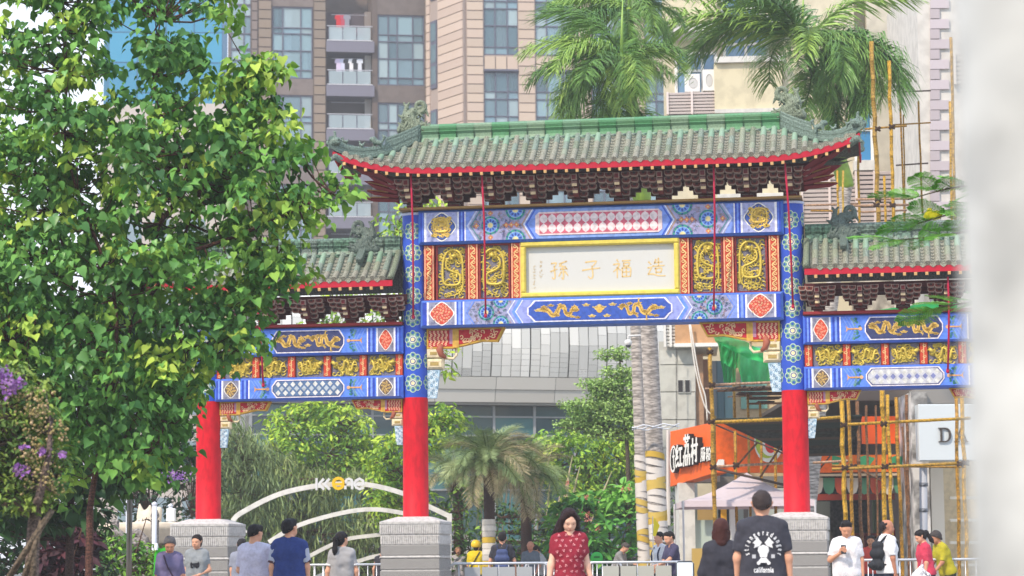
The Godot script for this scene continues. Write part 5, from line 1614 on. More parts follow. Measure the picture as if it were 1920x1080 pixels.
	var ys := [656.0,684.0,735.0,787.0,840.0,900.0]
	for i in 5:
		for j in 2: slab(u, "wall_panel", Q.call([1237.0,1270.0][j], ys[i + 1]) + Vector2(0.012,0.012), Q.call([1270.0,1304.0][j], ys[i]) - Vector2(0.012,0.012),0.0,0.05, wm[(i + j) % 2])
	for q in [[1271.0,1281.0],[1284.0,1294.0]]:
		var wnd := slab(u, "small_window", Q.call(q[0],737.0), Q.call(q[1],712.0),0.04,0.09, mat("c9cac6",0.6))
		part(wnd, "pane", unit_box(), mat("3c3a3c",0.25), Transform3D(Basis.IDENTITY.scaled(Vector3(0.84,0.9,0.3)),Vector3(0,0,0.4)))
	slab(u, "tan_board", Q.call(1266.0,646.0), Q.call(1345.0,560.0),-0.2,0.3, mat("c99c72",0.7, {"tex": "soft", "scale": 0.5}))
	slab(u, "canopy", Q.call(1264.0,653.0), Q.call(1346.0,645.0),-3.0,0.45, mat("efeeea",0.7))
	louvre(u, Q.call(1247.0,652.0), Q.call(1268.0,606.0),0.2,7, mat("e2e0dc",0.7))
	slab(u, "brown_pier", Q.call(1304.0,900.0), Q.call(1318.0,664.0),-3.0,-0.1, mat("b48f72",0.8, {"tex": "soft"}))
	slab(u, "brown_pier", Q.call(1319.0,900.0), Q.call(1332.0,668.0),-3.0,-1.0, mat("a07a5f",0.8, {"tex": "soft"}))
	for q in 3: slab(u, "tall_pane", Q.call(1334.0 + q * 14.0,900.0), Q.call(1346.0 + q * 14.0,668.0),-1.7,-1.6, mat(["8a949a", "5f7f8c", "7ba0a8"][q],0.15))
	slab(u, "wall_return", Q.call(1376.0,900.0), Q.call(1480.0,600.0),-3.0,-1.7, mat("cdb58f",0.8, {"tex": "soft"}))
	slab(u, "tall_pane", Q.call(1392.0,760.0), Q.call(1440.0,640.0),-1.7,-1.62, mat("7fb0a2",0.2))
	# loose white cables that hang down the front
	for q in [[1292.0,608.0,1303.0,690.0,1320.0,760.0,1336.0,782.0],[1294.0,608.0,1310.0,705.0,1322.0,745.0,1326.0,790.0],[1268.0,655.0,1268.0,690.0,1268.0,760.0,1268.0,800.0]]:
		var pts := []
		for i in 4:
			var p: Vector2 = Q.call(q[i * 2], q[i * 2 + 1]); pts.append(Vector3(p.x, p.y,0.5))
		part(u, "cable", Mb.new().soft().tube(spline(pts,5),0.022 if q[0] > 1280 else 0.01,5).done(), mat("e9e4dc" if q[0] > 1280 else "4a4a4a",0.7))
	# ---- the white building with grey quoins at the right
	var w := face_at(1744,66,-3.0)
	var v := thing("quoined_building", "white building with grey corner quoins at the right behind the marble column", "building", w.base, w.turn)
	var R := func(x: float, y: float) -> Vector2: return w.px(x, y)
	slab(v, "wall",Vector2(0.05, R.call(1800.0,440.0).y - 1.0),Vector2(R.call(2100.0,300.0).x, R.call(1800.0,-90.0).y),-8.0,0.0, mat("d4d0ca",0.8, {"tex": "soft", "scale": 0.4}))
	slab(v, "wall",Vector2(0.05,0),Vector2(R.call(2100.0,300.0).x, R.call(1800.0,440.0).y - 1.01),-8.0,-0.3, mat("e6ddcf",0.8, {"tex": "soft", "scale": 0.4}))
	for i in 16:
		var long := i % 2 == 0
		var y := -30.0 + i * 37.0 / 2.0 * 1.0
		y = -50.0 + i * 19.0 * 2.0 / 2.0 * 1.0
		slab(v, "quoin", R.call(1744.0,-40.0 + i * 38.0 + 19.0 - 38.0 * 0.0) + Vector2(0.0,0.008), R.call(1779.0,-40.0 + i * 38.0) - Vector2(0,0.008),0.0,0.07, mat("c3b9bf" if i % 3 else "bdb3b8",0.8))
		slab(v, "quoin", R.call(1744.0,-40.0 + i * 38.0 + 38.0) + Vector2(0.0,0.008), R.call(1761.0,-40.0 + i * 38.0 + 19.0) - Vector2(0,0.008),0.0,0.07, mat("b5abb0",0.8))
	louvre(v, R.call(1790.0,160.0), R.call(1840.0,100.0),0.1,7, mat("d9d2ca",0.7))

# ================================================================== shops, scaffold and street things
func quad_at(q: Array, u: float, v: float) -> Vector3:        # q: bottom left, bottom right, top right, top left
	return (q[0] as Vector3).lerp(q[1], u).lerp((q[3] as Vector3).lerp(q[2], u), v)

func board(q: Array, back: float, col := Color.WHITE) -> Mb:  # a board with the four front corners q
	var mb := Mb.new().c(col)
	var n = ((q[1] as Vector3) - q[0]).cross((q[3] as Vector3) - q[0]).normalized() * back
	mb.quad(q[0], q[1], q[2], q[3]); mb.quad(q[1] - n, q[0] - n, q[3] - n, q[2] - n)
	for i in 4:
		var j := (i + 1) % 4
		mb.quad(q[j], q[i], q[i] - n, q[j] - n)
	return mb

func stroke_letters(q: Array, x0: float, y0: float, w: float, h: float, strokes: Array, thick: float, depth: float, face_col: Color, side_col: Color) -> ArrayMesh:
	var n = ((q[1] as Vector3) - q[0]).cross((q[3] as Vector3) - q[0]).normalized()
	var mb := Mb.new()
	var lx = ((q[1] as Vector3) - q[0]).length(); var ly = ((q[3] as Vector3) - q[0]).length()
	for s in strokes:
		for i in s.size() - 1:
			var a := Vector2(x0 + s[i][0] * w, y0 + s[i][1] * h); var b := Vector2(x0 + s[i + 1][0] * w, y0 + s[i + 1][1] * h)
			var d := Vector2((b.x - a.x) * lx,(b.y - a.y) * ly).normalized()
			var e := Vector2(d.x / lx, d.y / ly) * thick * 0.35
			var o := Vector2(-d.y / lx, d.x / ly) * thick * 0.5
			a -= e; b += e
			var c := [quad_at(q, a.x - o.x, a.y - o.y), quad_at(q, b.x - o.x, b.y - o.y), quad_at(q, b.x + o.x, b.y + o.y), quad_at(q, a.x + o.x, a.y + o.y)]
			var jit = depth + 0.0015 * i
			mb.c(face_col).quad(c[0] + n * jit, c[1] + n * jit, c[2] + n * jit, c[3] + n * jit)
			mb.c(side_col)
			for k in 4:
				var m := (k + 1) % 4
				mb.quad(c[m] + n * jit, c[k] + n * jit, c[k], c[m])
	return mb.done()

func build_shops() -> void:
	var vc := mat("ffffff",0.55, {"vc": true})
	var orange := mat("fb6a12",0.5, {"tex": "soft", "scale": 1.0})
	# ---- orange noodle shop at the corner
	var o := at(1340,1056,61.0); o.y = 0
	var t := thing("orange_shop", "corner shop with a big orange sign board and white Chinese lettering", "shop", o)
	var P := func(x: float, y: float, z: float) -> Vector3: return at(x, y, z) - o
	var qa := [P.call(1257,912,64.0), P.call(1341,886,61.0), P.call(1341,791,61.0), P.call(1257,809,64.0)]
	var sg := part(t, "sign_board", board(qa,0.35).done(), orange)
	var qb := [P.call(1341.5,886,61.0), P.call(1560,886,61.0), P.call(1560,791,61.0), P.call(1341.5,791,61.0)]
	var sg2 := part(t, "sign_board", board(qb,0.35).done(), orange)
	part(t, "sign_end_post", Mb.new().tube([P.call(1253,985,64.2), P.call(1253,806,64.2)],0.06,6).done(), mat("d9d4d0",0.6))
	var white := hexlin("f4f1ec"); var black := hexlin("2c2a2a")
	var hong := [[[.2, .95],[.05, .7],[.3, .7],[.05, .42],[.36, .46]],[[.04, .1],[.36, .22]],[[.45, .8],[.95, .8]],[[.7, .8],[.7, .15]],[[.4, .12],[1, .12]]]
	var li := [[[.1, .88],[.9, .88]],[[.33, .98],[.33, .78]],[[.66, .98],[.66, .78]],[[.25, .65],[.75, .65],[.7, .42]],[[.5, .75],[.3, .42]],[[.05, .3],[.42, .3],[.38, .02]],[[.25, .42],[.08, .02]],[[.55, .3],[.95, .3],[.9, .02]],[[.75, .42],[.58, .02]]]
	var cun := [[[.05, .7],[.45, .7]],[[.25, .95],[.25, .02]],[[.25, .65],[.05, .3]],[[.27, .6],[.42, .4]],[[.5, .7],[1, .7]],[[.82, .95],[.82, .08],[.7, .12]],[[.6, .5],[.68, .35]]]
	var chang := [[[.1, .9],[.1, .3],[.02, .02]],[[.1, .9],[.38, .9],[.38, .05]],[[.1, .62],[.38, .62]],[[.1, .35],[.38, .35]],[[.5, .9],[.9, .9],[.6, .55],[.95, .55],[.85, .05],[.75, .1]],[[.7, .5],[.5, .2]],[[.85, .5],[.6, .05]]]
	var fen := [[[.22, .95],[.22, .02]],[[.02, .55],[.42, .55]],[[.05, .85],[.12, .7]],[[.4, .85],[.32, .7]],[[.2, .5],[.03, .2]],[[.24, .5],[.42, .3]],[[.65, .9],[.48, .55]],[[.75, .9],[.98, .55]],[[.52, .45],[.9, .45],[.85, .05],[.75, .1]],[[.68, .45],[.5, .05]]]
	var ringm := []
	for i in 17: ringm.append([0.5 + 0.46 * cos(TAU * i / 16),0.5 + 0.48 * sin(TAU * i / 16)])
	part(sg, "round_emblem", stroke_letters(qa,0.10,0.22,0.14,0.48,[ringm,[[.5, .85],[.5, .2]],[[.36, .6],[.64, .6]]],0.06,0.12, white, black), vc)
	part(sg, "white_character", stroke_letters(qa,0.26,0.26,0.14,0.44, hong,0.085,0.16, white, black), vc)
	part(sg, "white_character", stroke_letters(qa,0.42,0.27,0.16,0.58, li,0.085,0.16, white, black), vc)
	part(sg, "white_character", stroke_letters(qa,0.60,0.26,0.14,0.50, cun,0.085,0.16, white, black), vc)
	part(sg, "small_character", stroke_letters(qa,0.765,0.27,0.10,0.28, chang,0.05,0.10, white, black), vc)
	part(sg, "small_character", stroke_letters(qa,0.88,0.25,0.10,0.28, fen,0.05,0.10, white, black), vc)
	part(sg2, "small_lettering", stroke_letters(qb,0.01,0.13,0.06,0.12,[[[0, .1],[.3, .9],[.35, .1]],[[.5, .1],[.5, .9],[.75, .9],[.75, .1]],[[.9, .1],[.9, .9]]],0.05,0.1, white, black), vc)
	var logo := Mb.new()
	var cen := Vector2(0.46,0.46)
	var n := Vector3(0,0,1)
	var dd := func(u: float, v: float, rx: float, ry: float, a0: float, a1: float, col: Color, z: float) -> void:
		logo.c(col)
		for i in 20:
			var a := a0 + (a1 - a0) * i / 20; var b := a0 + (a1 - a0) * (i + 1) / 20
			logo.tri(quad_at(qb, u, v) + n * z, quad_at(qb, u + cos(a) * rx, v + sin(a) * ry) + n * z, quad_at(qb, u + cos(b) * rx, v + sin(b) * ry) + n * z)
	dd.call(0.455,0.60,0.125,0.40, PI, TAU, hexlin("f3efe2"),0.05)
	dd.call(0.455,0.60,0.125,0.26,0.0, PI, hexlin("f3efe2"),0.05)
	dd.call(0.44,0.60,0.10,0.32, PI, TAU, hexlin("b9c83c"),0.06); dd.call(0.44,0.60,0.10,0.18,0.0, PI, hexlin("9cc24a"),0.06)
	dd.call(0.465,0.57,0.08,0.25,0.0, TAU, hexlin("f6f0e6"),0.07)
	dd.call(0.472,0.55,0.05,0.17,0.0, TAU, hexlin("e0342f"),0.08)
	part(sg2, "fruit_logo", logo.done(), vc)
	# walls and windows under the sign
	var wl := mat("e2e1dc",0.7, {"tex": "soft", "scale": 0.6})
	var W := func(called: String, x0: float, y0: float, x1: float, y1: float, z: float, d: float, m: Material) -> MeshInstance3D:
		var a: Vector3 = P.call(x0, y1, z); var b: Vector3 = P.call(x1, y0, z)
		return part(t, called, Mb.new().span(Vector3(a.x, a.y, a.z - d),Vector3(b.x, b.y, b.z)).done(), m)
	W.call("wall",1276,905,1302,1130,63.0,1.5, wl)
	W.call("window_glass",1303,935,1346,1030,63.2,0.03, mat("b8c8bf",0.12, {"spec": 0.6}))
	W.call("wall",1303,1031,1346,1130,63.0,1.2, mat("ddd5bd",0.8))
	W.call("wall",1276,884,1350,904,63.6,1.2, mat("b9b5ac",0.8))
	W.call("door_post",1372,925,1378,1130,63.0,0.3, mat("f0eeea",0.6))
	W.call("doorway",1347,905,1371,1130,64.4,0.3, mat("39404f",0.7))
	W.call("window_glass",1380,915,1475,1130,63.4,0.1, mat("b7c2bd",0.2))
	W.call("shutter_post",1398,915,1402,1130,63.0,0.1, mat("6d6a66",0.7))
	W.call("yellow_poster",1352,940,1362,985,62.6,0.05, mat("e9a722",0.6))
	W.call("tan_board",1308,948,1344,975,62.9,0.05, mat("a78a52",0.7))
	W.call("tiled_base",1300,1028,1322,1130,62.4,0.3, mat("c9a95e",0.7))
	W.call("wall",1341,892,1540,914,64.0,1.0, mat("7d7b77",0.8))
	# ---- dim shop to its right, a deep room under the scaffold
	var o2 := at(1620,1056,64.0); o2.y = 0
	var s := thing("dim_shop", "dim open fronted eating place with orange boards and scalloped awning under the scaffold", "shop", o2)
	var V := func(called: String, x0: float, y0: float, x1: float, y1: float, z: float, d: float, m: Material) -> MeshInstance3D:
		var a: Vector3 = at(x0, y1, z) - o2; var b: Vector3 = at(x1, y0, z) - o2
		return part(s, called, Mb.new().span(Vector3(a.x, a.y, a.z - d),Vector3(b.x, b.y, b.z)).done(), m)
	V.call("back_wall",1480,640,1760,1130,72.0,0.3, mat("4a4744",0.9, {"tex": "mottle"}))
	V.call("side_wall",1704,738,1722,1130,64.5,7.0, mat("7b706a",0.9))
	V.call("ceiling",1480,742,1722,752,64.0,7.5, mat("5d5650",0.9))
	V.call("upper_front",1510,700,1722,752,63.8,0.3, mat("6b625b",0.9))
	V.call("orange_board",1618,780,1713,832,63.0,0.2, mat("fb6214",0.6))
	var ob: MeshInstance3D = V.call("orange_board",1520,852,1716,886,63.0,0.2, mat("f87a1e",0.6))
	V.call("pale_strip",1520,887,1716,893,63.0,0.22, mat("d8c3a4",0.7))
	V.call("red_strip",1524,925,1716,938,66.4,0.15, mat("b3422c",0.7))
	V.call("green_counter",1640,900,1716,1056,69.0,0.2, mat("5d6a4d",0.8))
	V.call("red_seat",1668,990,1714,1012,66.5,0.5, mat("a92a33",0.6))
	V.call("white_counter",1676,1012,1716,1080,66.0,0.6, mat("b9b9b6",0.6))
	V.call("refrigerator",1524,940,1556,1080,67.0,0.6, mat("5e6460",0.4))
	for i in 9:
		var a: Vector3 = at(1532 + i * 22.0,896,63.2) - o2
		part(s, "awning_scallop", Mb.new().prism(PackedVector2Array([Vector2(-0.15,0),Vector2(0.15,0),Vector2(0.15,-0.22),Vector2(0.10,-0.38),Vector2(0,-0.44),Vector2(-0.10,-0.38),Vector2(-0.15,-0.22)]),-0.02,0.02).done(), mat(["e6dccb", "5d9a78", "cf5a3c"][i % 3],0.8), Transform3D(Basis.IDENTITY, a))
	for i in 3:
		var a: Vector3 = at(1562 + i * 60.0,868,62.7) - o2
		part(s, "green_melon_motif", Mb.new().prism(PackedVector2Array([Vector2(-0.22,0.12),Vector2(0,0.2),Vector2(0.26,0.12),Vector2(0.12,-0.06),Vector2(-0.12,-0.08)]),0.0,0.03).done(), mat("3fa06a",0.6), Transform3D(Basis.IDENTITY, a))
	for i in 5:
		var a: Vector3 = at(1600 + i * 22.0,1000,66.8) - o2
		part(s, "stool", Mb.new().lathe([Vector2(0.05,-0.7),Vector2(0.05,-0.1),Vector2(0.18,-0.06),Vector2(0.18,0),Vector2(0,0.01)],10).done(), mat("7a2f2a",0.6), Transform3D(Basis.IDENTITY, a))
	# ---- white box sign with two letters on its pier
	var o3 := at(1775,1056,60.0); o3.y = 0
	var d := thing("letter_sign", "white box sign with two dark serif letters, beside the marble column", "sign", o3)
	var A: Vector3 = at(1724,864,60.0) - o3; var B: Vector3 = at(1850,757,60.0) - o3
	part(d, "sign_box", Mb.new().cbox((A + B) / 2 + Vector3(0,0,-0.25),Vector3(B.x - A.x, B.y - A.y,0.5),0.02).done(), mat("d0d8dc",0.6))
	var font := SystemFont.new(); font.font_names = PackedStringArray(["Droid Serif"]); font.font_weight = 400
	for q in [["D",1758.0],["A",1788.0]]:
		var tm := TextMesh.new(); tm.text = q[0]; tm.font = font; tm.font_size = 64; tm.pixel_size = 0.0078; tm.depth = 0.05
		var lp: Vector3 = at(q[1] + 14.0,816.0,60.0) - o3
		part(d, "letter", tm, mat("4a4340",0.6), Transform3D(Basis.IDENTITY, lp + Vector3(0,0,0.03)))
	# ---- pier, pipe and recess under that sign
	var o4 := at(1730,1056,61.0); o4.y = 0
	var pr := thing("pale_pier", "pale plastered pier and recess with a grey drain pipe under the white letter sign", "wall", o4)
	var U := func(called: String, x0: float, y0: float, x1: float, y1: float, z: float, dep: float, m: Material) -> MeshInstance3D:
		var a: Vector3 = at(x0, y1, z) - o4; var b: Vector3 = at(x1, y0, z) - o4
		return part(pr, called, Mb.new().span(Vector3(a.x, a.y, a.z - dep),Vector3(b.x, b.y, b.z)).done(), m)
	U.call("pier",1719,735,1738,1140,61.0,2.0, mat("d9d6d2",0.8, {"tex": "stain", "scale": 0.4}))
	U.call("back_wall",1739,735,1880,1140,62.6,0.4, mat("d8c7a6",0.8, {"tex": "soft"}))
	U.call("reveal",1752,868,1768,1140,61.6,0.8, mat("e6dccb",0.8))
	U.call("lintel",1715,728,1880,757,61.2,0.8, mat("8d8a86",0.8))
	for q in 4: U.call("wall_ledge",1782,930 + q * 42.0,1880,936 + q * 42.0,62.0,0.2, mat("e9e2d2",0.8))
	part(pr, "drain_pipe", Mb.new().soft().tube([at(1733,1160,60.5) - o4, at(1731,872,60.5) - o4],0.10,10).done(), mat("a9adb6",0.5))
	for q in 4: part(pr, "pipe_collar", Mb.new().soft().tube([at(1731.5,905 + q * 48.0,60.5) - o4, at(1731.5,912 + q * 48.0,60.5) - o4],0.115,10).done(), mat("6f747d",0.5))
	# ---- pink-white market tent
	var o5 := at(1395,1056,57.0); o5.y = 0
	var g := thing("market_tent", "pinkish white pitched canopy tent on thin posts in front of the orange shop", "tent", o5)
	var pk: Vector3 = at(1400,886,57.0) - o5
	var e0: Vector3 = at(1284,942,57.0) - o5; var hw := 1.52
	var cy := e0.y
	var cs := [Vector3(-hw, cy, hw),Vector3(hw, cy, hw),Vector3(hw, cy,-hw),Vector3(-hw, cy,-hw)]
	var mb := Mb.new().soft()
	for i in 4:
		var a: Vector3 = cs[i]; var b: Vector3 = cs[(i + 1) % 4]
		for q in 6:
			var v0 := q / 6.0; var v1 := (q + 1) / 6.0
			var sag := func(v: float) -> float: return -0.10 * sin(PI * v)
			var l0 := a.lerp(pk, v0) + Vector3(0, sag.call(v0),0); var l1 := a.lerp(pk, v1) + Vector3(0, sag.call(v1),0)
			var r0 := b.lerp(pk, v0) + Vector3(0, sag.call(v0),0); var r1 := b.lerp(pk, v1) + Vector3(0, sag.call(v1),0)
			mb.quad(l0, r0, r1, l1)
	part(g, "canopy", mb.done(), mat("d3c5ca",0.8, {"back": "8a7a80"}))
	for i in 4:
		var a: Vector3 = cs[i]; var b: Vector3 = cs[(i + 1) % 4]
		part(g, "valance", board([a + Vector3(0,-0.14,0), b + Vector3(0,-0.14,0), b, a],0.01).done(), mat("dccdd3",0.8))
		part(g, "leg", Mb.new().tube([Vector3(a.x,0, a.z), a],0.025,6).done(), mat("d0d0d4",0.4))

# ------------------------------------------------------------------ bamboo scaffold
func build_scaffold() -> void:
	var o := at(1580,1056,56.0); o.y = 0
	var t := thing("bamboo_scaffold", "yellow bamboo pole scaffold with lashed joints around the shops at the right", "scaffold", o)
	var ym := mat("d6a62c",0.5, {"tex": "mottle", "scale": 2.0}); var ym2 := mat("c28f2a",0.5, {"tex": "mottle", "scale": 2.0}); var br := mat("8a5f3c",0.7, {"tex": "mottle", "scale": 2.0}); var pk := mat("c9a284",0.6, {"tex": "mottle", "scale": 2.0}); var dk := mat("4f4038",0.8)
	var tie := mat("3f2d22",0.9)
	# x, y at top, x, y at bottom, depth, width in pixels of the photograph, tone
	var poles := [
		[1570,96,1573,470,60,8, ym],[1634,78,1649,470,56,9, ym],[1667,114,1677,470,57,7, ym],[1686,150,1698,470,60,4, ym2],[1722,190,1730,400,62,4, ym2],[1694,215,1697,400,62,3, ym2],[1783,70,1792,470,55,6, ym],[1781,190,1786,470,57,5, ym],[1607,180,1612,470,60,5, ym],[1570,320,1572,430,59,4, ym],[1581,320,1580,430,59,4, ym],[1658,330,1662,470,58,5, ym],
		[1331,652,1346,1130,55,8, ym],[1340,780,1345,1130,57,5, ym2],[1378,808,1386,1130,57,6, ym2],[1403,808,1410,1130,58,5, ym2],[1427,808,1430,1130,58,5, ym2],[1453,815,1456,1130,58,6, ym2],[1376,720,1378,790,60,5, ym2],[1402,735,1404,795,60,5, ym2],[1425,755,1427,795,60,5, ym2],
		[1578,752,1588,1130,53,9, ym],[1590,750,1604,1130,55,7, ym2],[1607,752,1620,1130,58,7, br],[1624,760,1632,1130,60,5, br],[1642,760,1648,1130,60,4, br],[1654,722,1663,1130,53,9, ym],[1664,740,1676,1130,55,7, ym],[1680,745,1694,1130,57,7, ym2],[1700,740,1706,1130,60,6, br],[1692,800,1712,1130,60,4, br],[1793,745,1800,1130,54,7, ym2],[1804,745,1815,1130,55,8, ym],
		# ledgers
		[1524,868,1590,864,54,5, pk],[1560,880,1815,868,53,6, ym],[1560,873,1810,876,54,4, ym2],[1588,796,1820,784,53.5,6, ym],[1336,792,1475,786,54.5,7, ym],[1520,786,1580,782,54,6, ym],[1340,875,1480,868,56,5, pk],[1338,878,1482,912,56.5,5, dk],[1338,795,1480,855,57,3, dk],
		[1330,722,1470,716,57,5, pk],[1322,729,1466,724,58,4, pk],[1345,733,1465,730,59,4, br],[1364,744,1410,742,60,3, pk],[1400,757,1468,756,60,4, br],
		[1605,374,1712,372,58,5, pk],[1600,386,1705,384,58,5, pk],[1615,398,1700,394,59,4, pk],[1608,243,1700,236,58,4, ym2],[1676,234,1745,230,61,3, ym2],[1690,172,1745,170,62,3, dk],[1680,310,1740,306,62,3, dk],[1510,385,1610,382,60,4, pk],[1520,395,1612,396,60,4, ym2],
		# braces
		[1376,880,1420,830,56,4, br],[1425,895,1465,835,56,4, br],[1536,880,1560,850,60,3, dk],[1590,870,1660,905,58,3, br]]
	for p in poles:
		var a: Vector3 = at(p[0], p[1], p[4]) - o; var b: Vector3 = at(p[2], p[3], p[4]) - o
		b.y = maxf(b.y,0.0 - 0.0)
		var r: float = p[5] * p[4] / LENS * 0.5
		var pts := []; var rad := []
		var len := (b - a).length(); var k := maxi(2, int(len / 0.45))
		for i in k + 1:
			var c := a.lerp(b, float(i) / k)
			var s := rng.randf_range(-1,1) * r * 0.4
			if i > 0 and i < k:
				var ax := (b - a).normalized()
				pts.append(c - ax * 0.012 + Vector3(s,0,0)); rad.append(r * 0.96)
				pts.append(c + Vector3(s,0,0)); rad.append(r * 1.12)
				pts.append(c + ax * 0.012 + Vector3(s,0,0)); rad.append(r * 0.96)
			else:
				pts.append(c); rad.append(r)
		var pm: Material = p[6]
		if p[6] == ym and rng.randf() < 0.5: pm = [mat("c79a38",0.55, {"tex": "mottle", "scale": 2.0}), mat("d8b24a",0.55, {"tex": "mottle", "scale": 2.0}), mat("b9923c",0.6, {"tex": "mottle", "scale": 2.0})][rng.randi() % 3]
		part(t, "bamboo_pole", Mb.new().soft().tube(pts, rad,8).done(), pm)
	var knot := blob([[Vector3(-0.05,-0.03,0),Vector3(0.05,0.03,0),0.035,0.035],[Vector3(-0.05,0.04,0),Vector3(0.05,-0.04,0),0.03,0.03]],0.016,0.01,[],0.01,30.0).done()
	for q in [[1582,797,53],[1657,795,53],[1584,877,53],[1600,875,54],[1659,875,53],[1672,873,54],[1800,870,53],[1811,868,53],[1334,791,54.5],[1335,722,55],[1337,876,55],[1380,872,56],[1643,385,56],[1646,374,56],[1673,385,57],[1645,242,56],[1672,238,57],[1331,660,55]]:
		part(t, "lashing", knot, tie, Transform3D(Basis.IDENTITY, at(q[0], q[1], q[2]) - o + Vector3(0,0,0.03)))
	# decks seen from below
	var h := 0.0
	var deckm := mat("39423c",0.9, {"tex": "mottle", "scale": 1.0}); var deckb := mat("5a4a40",0.9, {"tex": "mottle", "scale": 1.0})
	var y: float = (at(1400,787,55.0)).y
	var dk1 := Mb.new()
	var a0 := at(1340,787,55.0) - o; var a1 := at(1800,775,55.0) - o; var b0 := at(1488,856,57.6) - o; var b1 := at(1800,852,57.6) - o
	var nb := 14
	for i in nb:
		var p0 := a0.lerp(b0, float(i) / nb); var p1 := a1.lerp(b1, float(i) / nb); var r0 := a0.lerp(b0,(i + 0.94) / nb); var r1 := a1.lerp(b1,(i + 0.94) / nb)
		var lim := (at(1606,800,56) - o).x
		p1 = p0.lerp(p1, clampf((lim - p0.x) / (p1.x - p0.x),0,1)); r1 = r0.lerp(r1, clampf((lim - r0.x) / (r1.x - r0.x),0,1))
		part(t, "deck_board", board([r0, r1, p1, p0],0.03).done(),[deckm, mat("45423a",0.9, {"tex": "mottle", "scale": 1.0}), mat("2f3c36",0.9), mat("4f4438",0.9)][(i * 3 + i / 3) % 4])
	var c0 := at(1366,728,58.0) - o; var c1 := at(1480,726,58.0) - o; var d0 := at(1430,760,64.0) - o
	for i in 7:
		var z0 := lerpf(c0.z, d0.z, i / 7.0); var z1 := lerpf(c0.z, d0.z,(i + 0.92) / 7.0)
		var xl := lerpf(c0.x, d0.x, i / 7.0)
		part(t, "deck_board", Mb.new().span(Vector3(xl, c0.y + 0.05 * (i % 2), z1),Vector3(c1.x + 0.2, c0.y + 0.03 + 0.05 * (i % 2), z0)).done(), deckb)
	for i in 12:       # short cross bearers
		var q := at(1370 + i * 9.0,724 + rng.randf() * 6.0,57.6) - o
		part(t, "cross_bearer", Mb.new().tube([q, q + Vector3(rng.randf_range(-0.1,0.1),0.05,-1.2)],0.03,6).done(), dk if i % 2 else br)
	# green safety net, draped
	var net := thing("green_net", "bright green safety net draped from the scaffold beside the right column", "net", o)
	var nm := mat("35c268",0.8, {"alpha": 0.86, "back": "1f7a3c"})
	var sheets := [[[1335,624,1395,640,1452,668],[1340,640,1395,668,1455,690],57.0],[[1345,640,1362,645,1380,650],[1357,716,1366,718,1380,716],57.4],[[1376,660,1420,665,1455,680],[1390,716,1425,716,1458,716],58.2],[[1352,648,1374,652,1384,655],[1350,676,1372,690,1384,690],57.1]]
	for s in sheets:
		var top := []; var bot := []
		for i in 3:
			top.append(at(s[0][i * 2], s[0][i * 2 + 1], s[2]) - o); bot.append(at(s[1][i * 2], s[1][i * 2 + 1], s[2]) - o)
		var tp := spline(top,8); var bt := spline(bot,8)
		var mb := Mb.new().soft()
		for i in tp.size() - 1:
			for j in 6:
				var pt := func(ii: int, v: float) -> Vector3: return (tp[ii] as Vector3).lerp(bt[ii], v) + Vector3(0,0,0.10 * sin(ii * 1.7 + v * 2.0) + 0.05 * sin(v * 9.0 + ii))
				mb.quad(pt.call(i,(j + 1) / 6.0), pt.call(i + 1,(j + 1) / 6.0), pt.call(i + 1, j / 6.0), pt.call(i, j / 6.0))
		part(net, "net_sheet", mb.done(), nm)
	var sl := [at(1520,590,62) - o, at(1620,585,62) - o, at(1795,560,62) - o]
	var sb := [at(1520,612,62) - o, at(1620,612,62) - o, at(1795,606,62) - o]
	for i in 2: part(net, "net_sheet", board([sb[i], sb[i + 1], sl[i + 1], sl[i]],0.02).done(), nm)

# ------------------------------------------------------------------ street things
func barrier() -> Node3D:
	var t := thing("crowd_barrier", "", "barrier",Vector3.ZERO,0.0, "steel crowd barriers in a line")
	var m := mat("c9ccd2",0.35, {"metal": 0.6})
	var w := 0.95
	var pts := [Vector3(-w,0.0,0),Vector3(-w,0.98,0),Vector3(-w + 0.03,1.06,0),Vector3(-w + 0.10,1.10,0),Vector3(w - 0.10,1.10,0),Vector3(w - 0.03,1.06,0),Vector3(w,0.98,0),Vector3(w,0.0,0)]
	part(t, "frame", Mb.new().soft().tube(pts,0.024,8).done(), m)
	part(t, "lower_rail", Mb.new().soft().tube([Vector3(-w,0.18,0),Vector3(w,0.18,0)],0.02,8).done(), m)
	var bm := Mb.new().soft().tube([Vector3(0,0.19,0),Vector3(0,1.09,0)],0.011,6).done()
	for i in 9: part(t, "bar", bm, m, Transform3D(Basis.IDENTITY,Vector3(-w + (i + 1) * 0.19,0,0)))
	for s in [-0.7,0.7]: part(t, "foot", Mb.new().soft().tube([Vector3(s,0.02,-0.3),Vector3(s,0.05,0),Vector3(s,0.02,0.3)],0.02,6).done(), m)
	return t

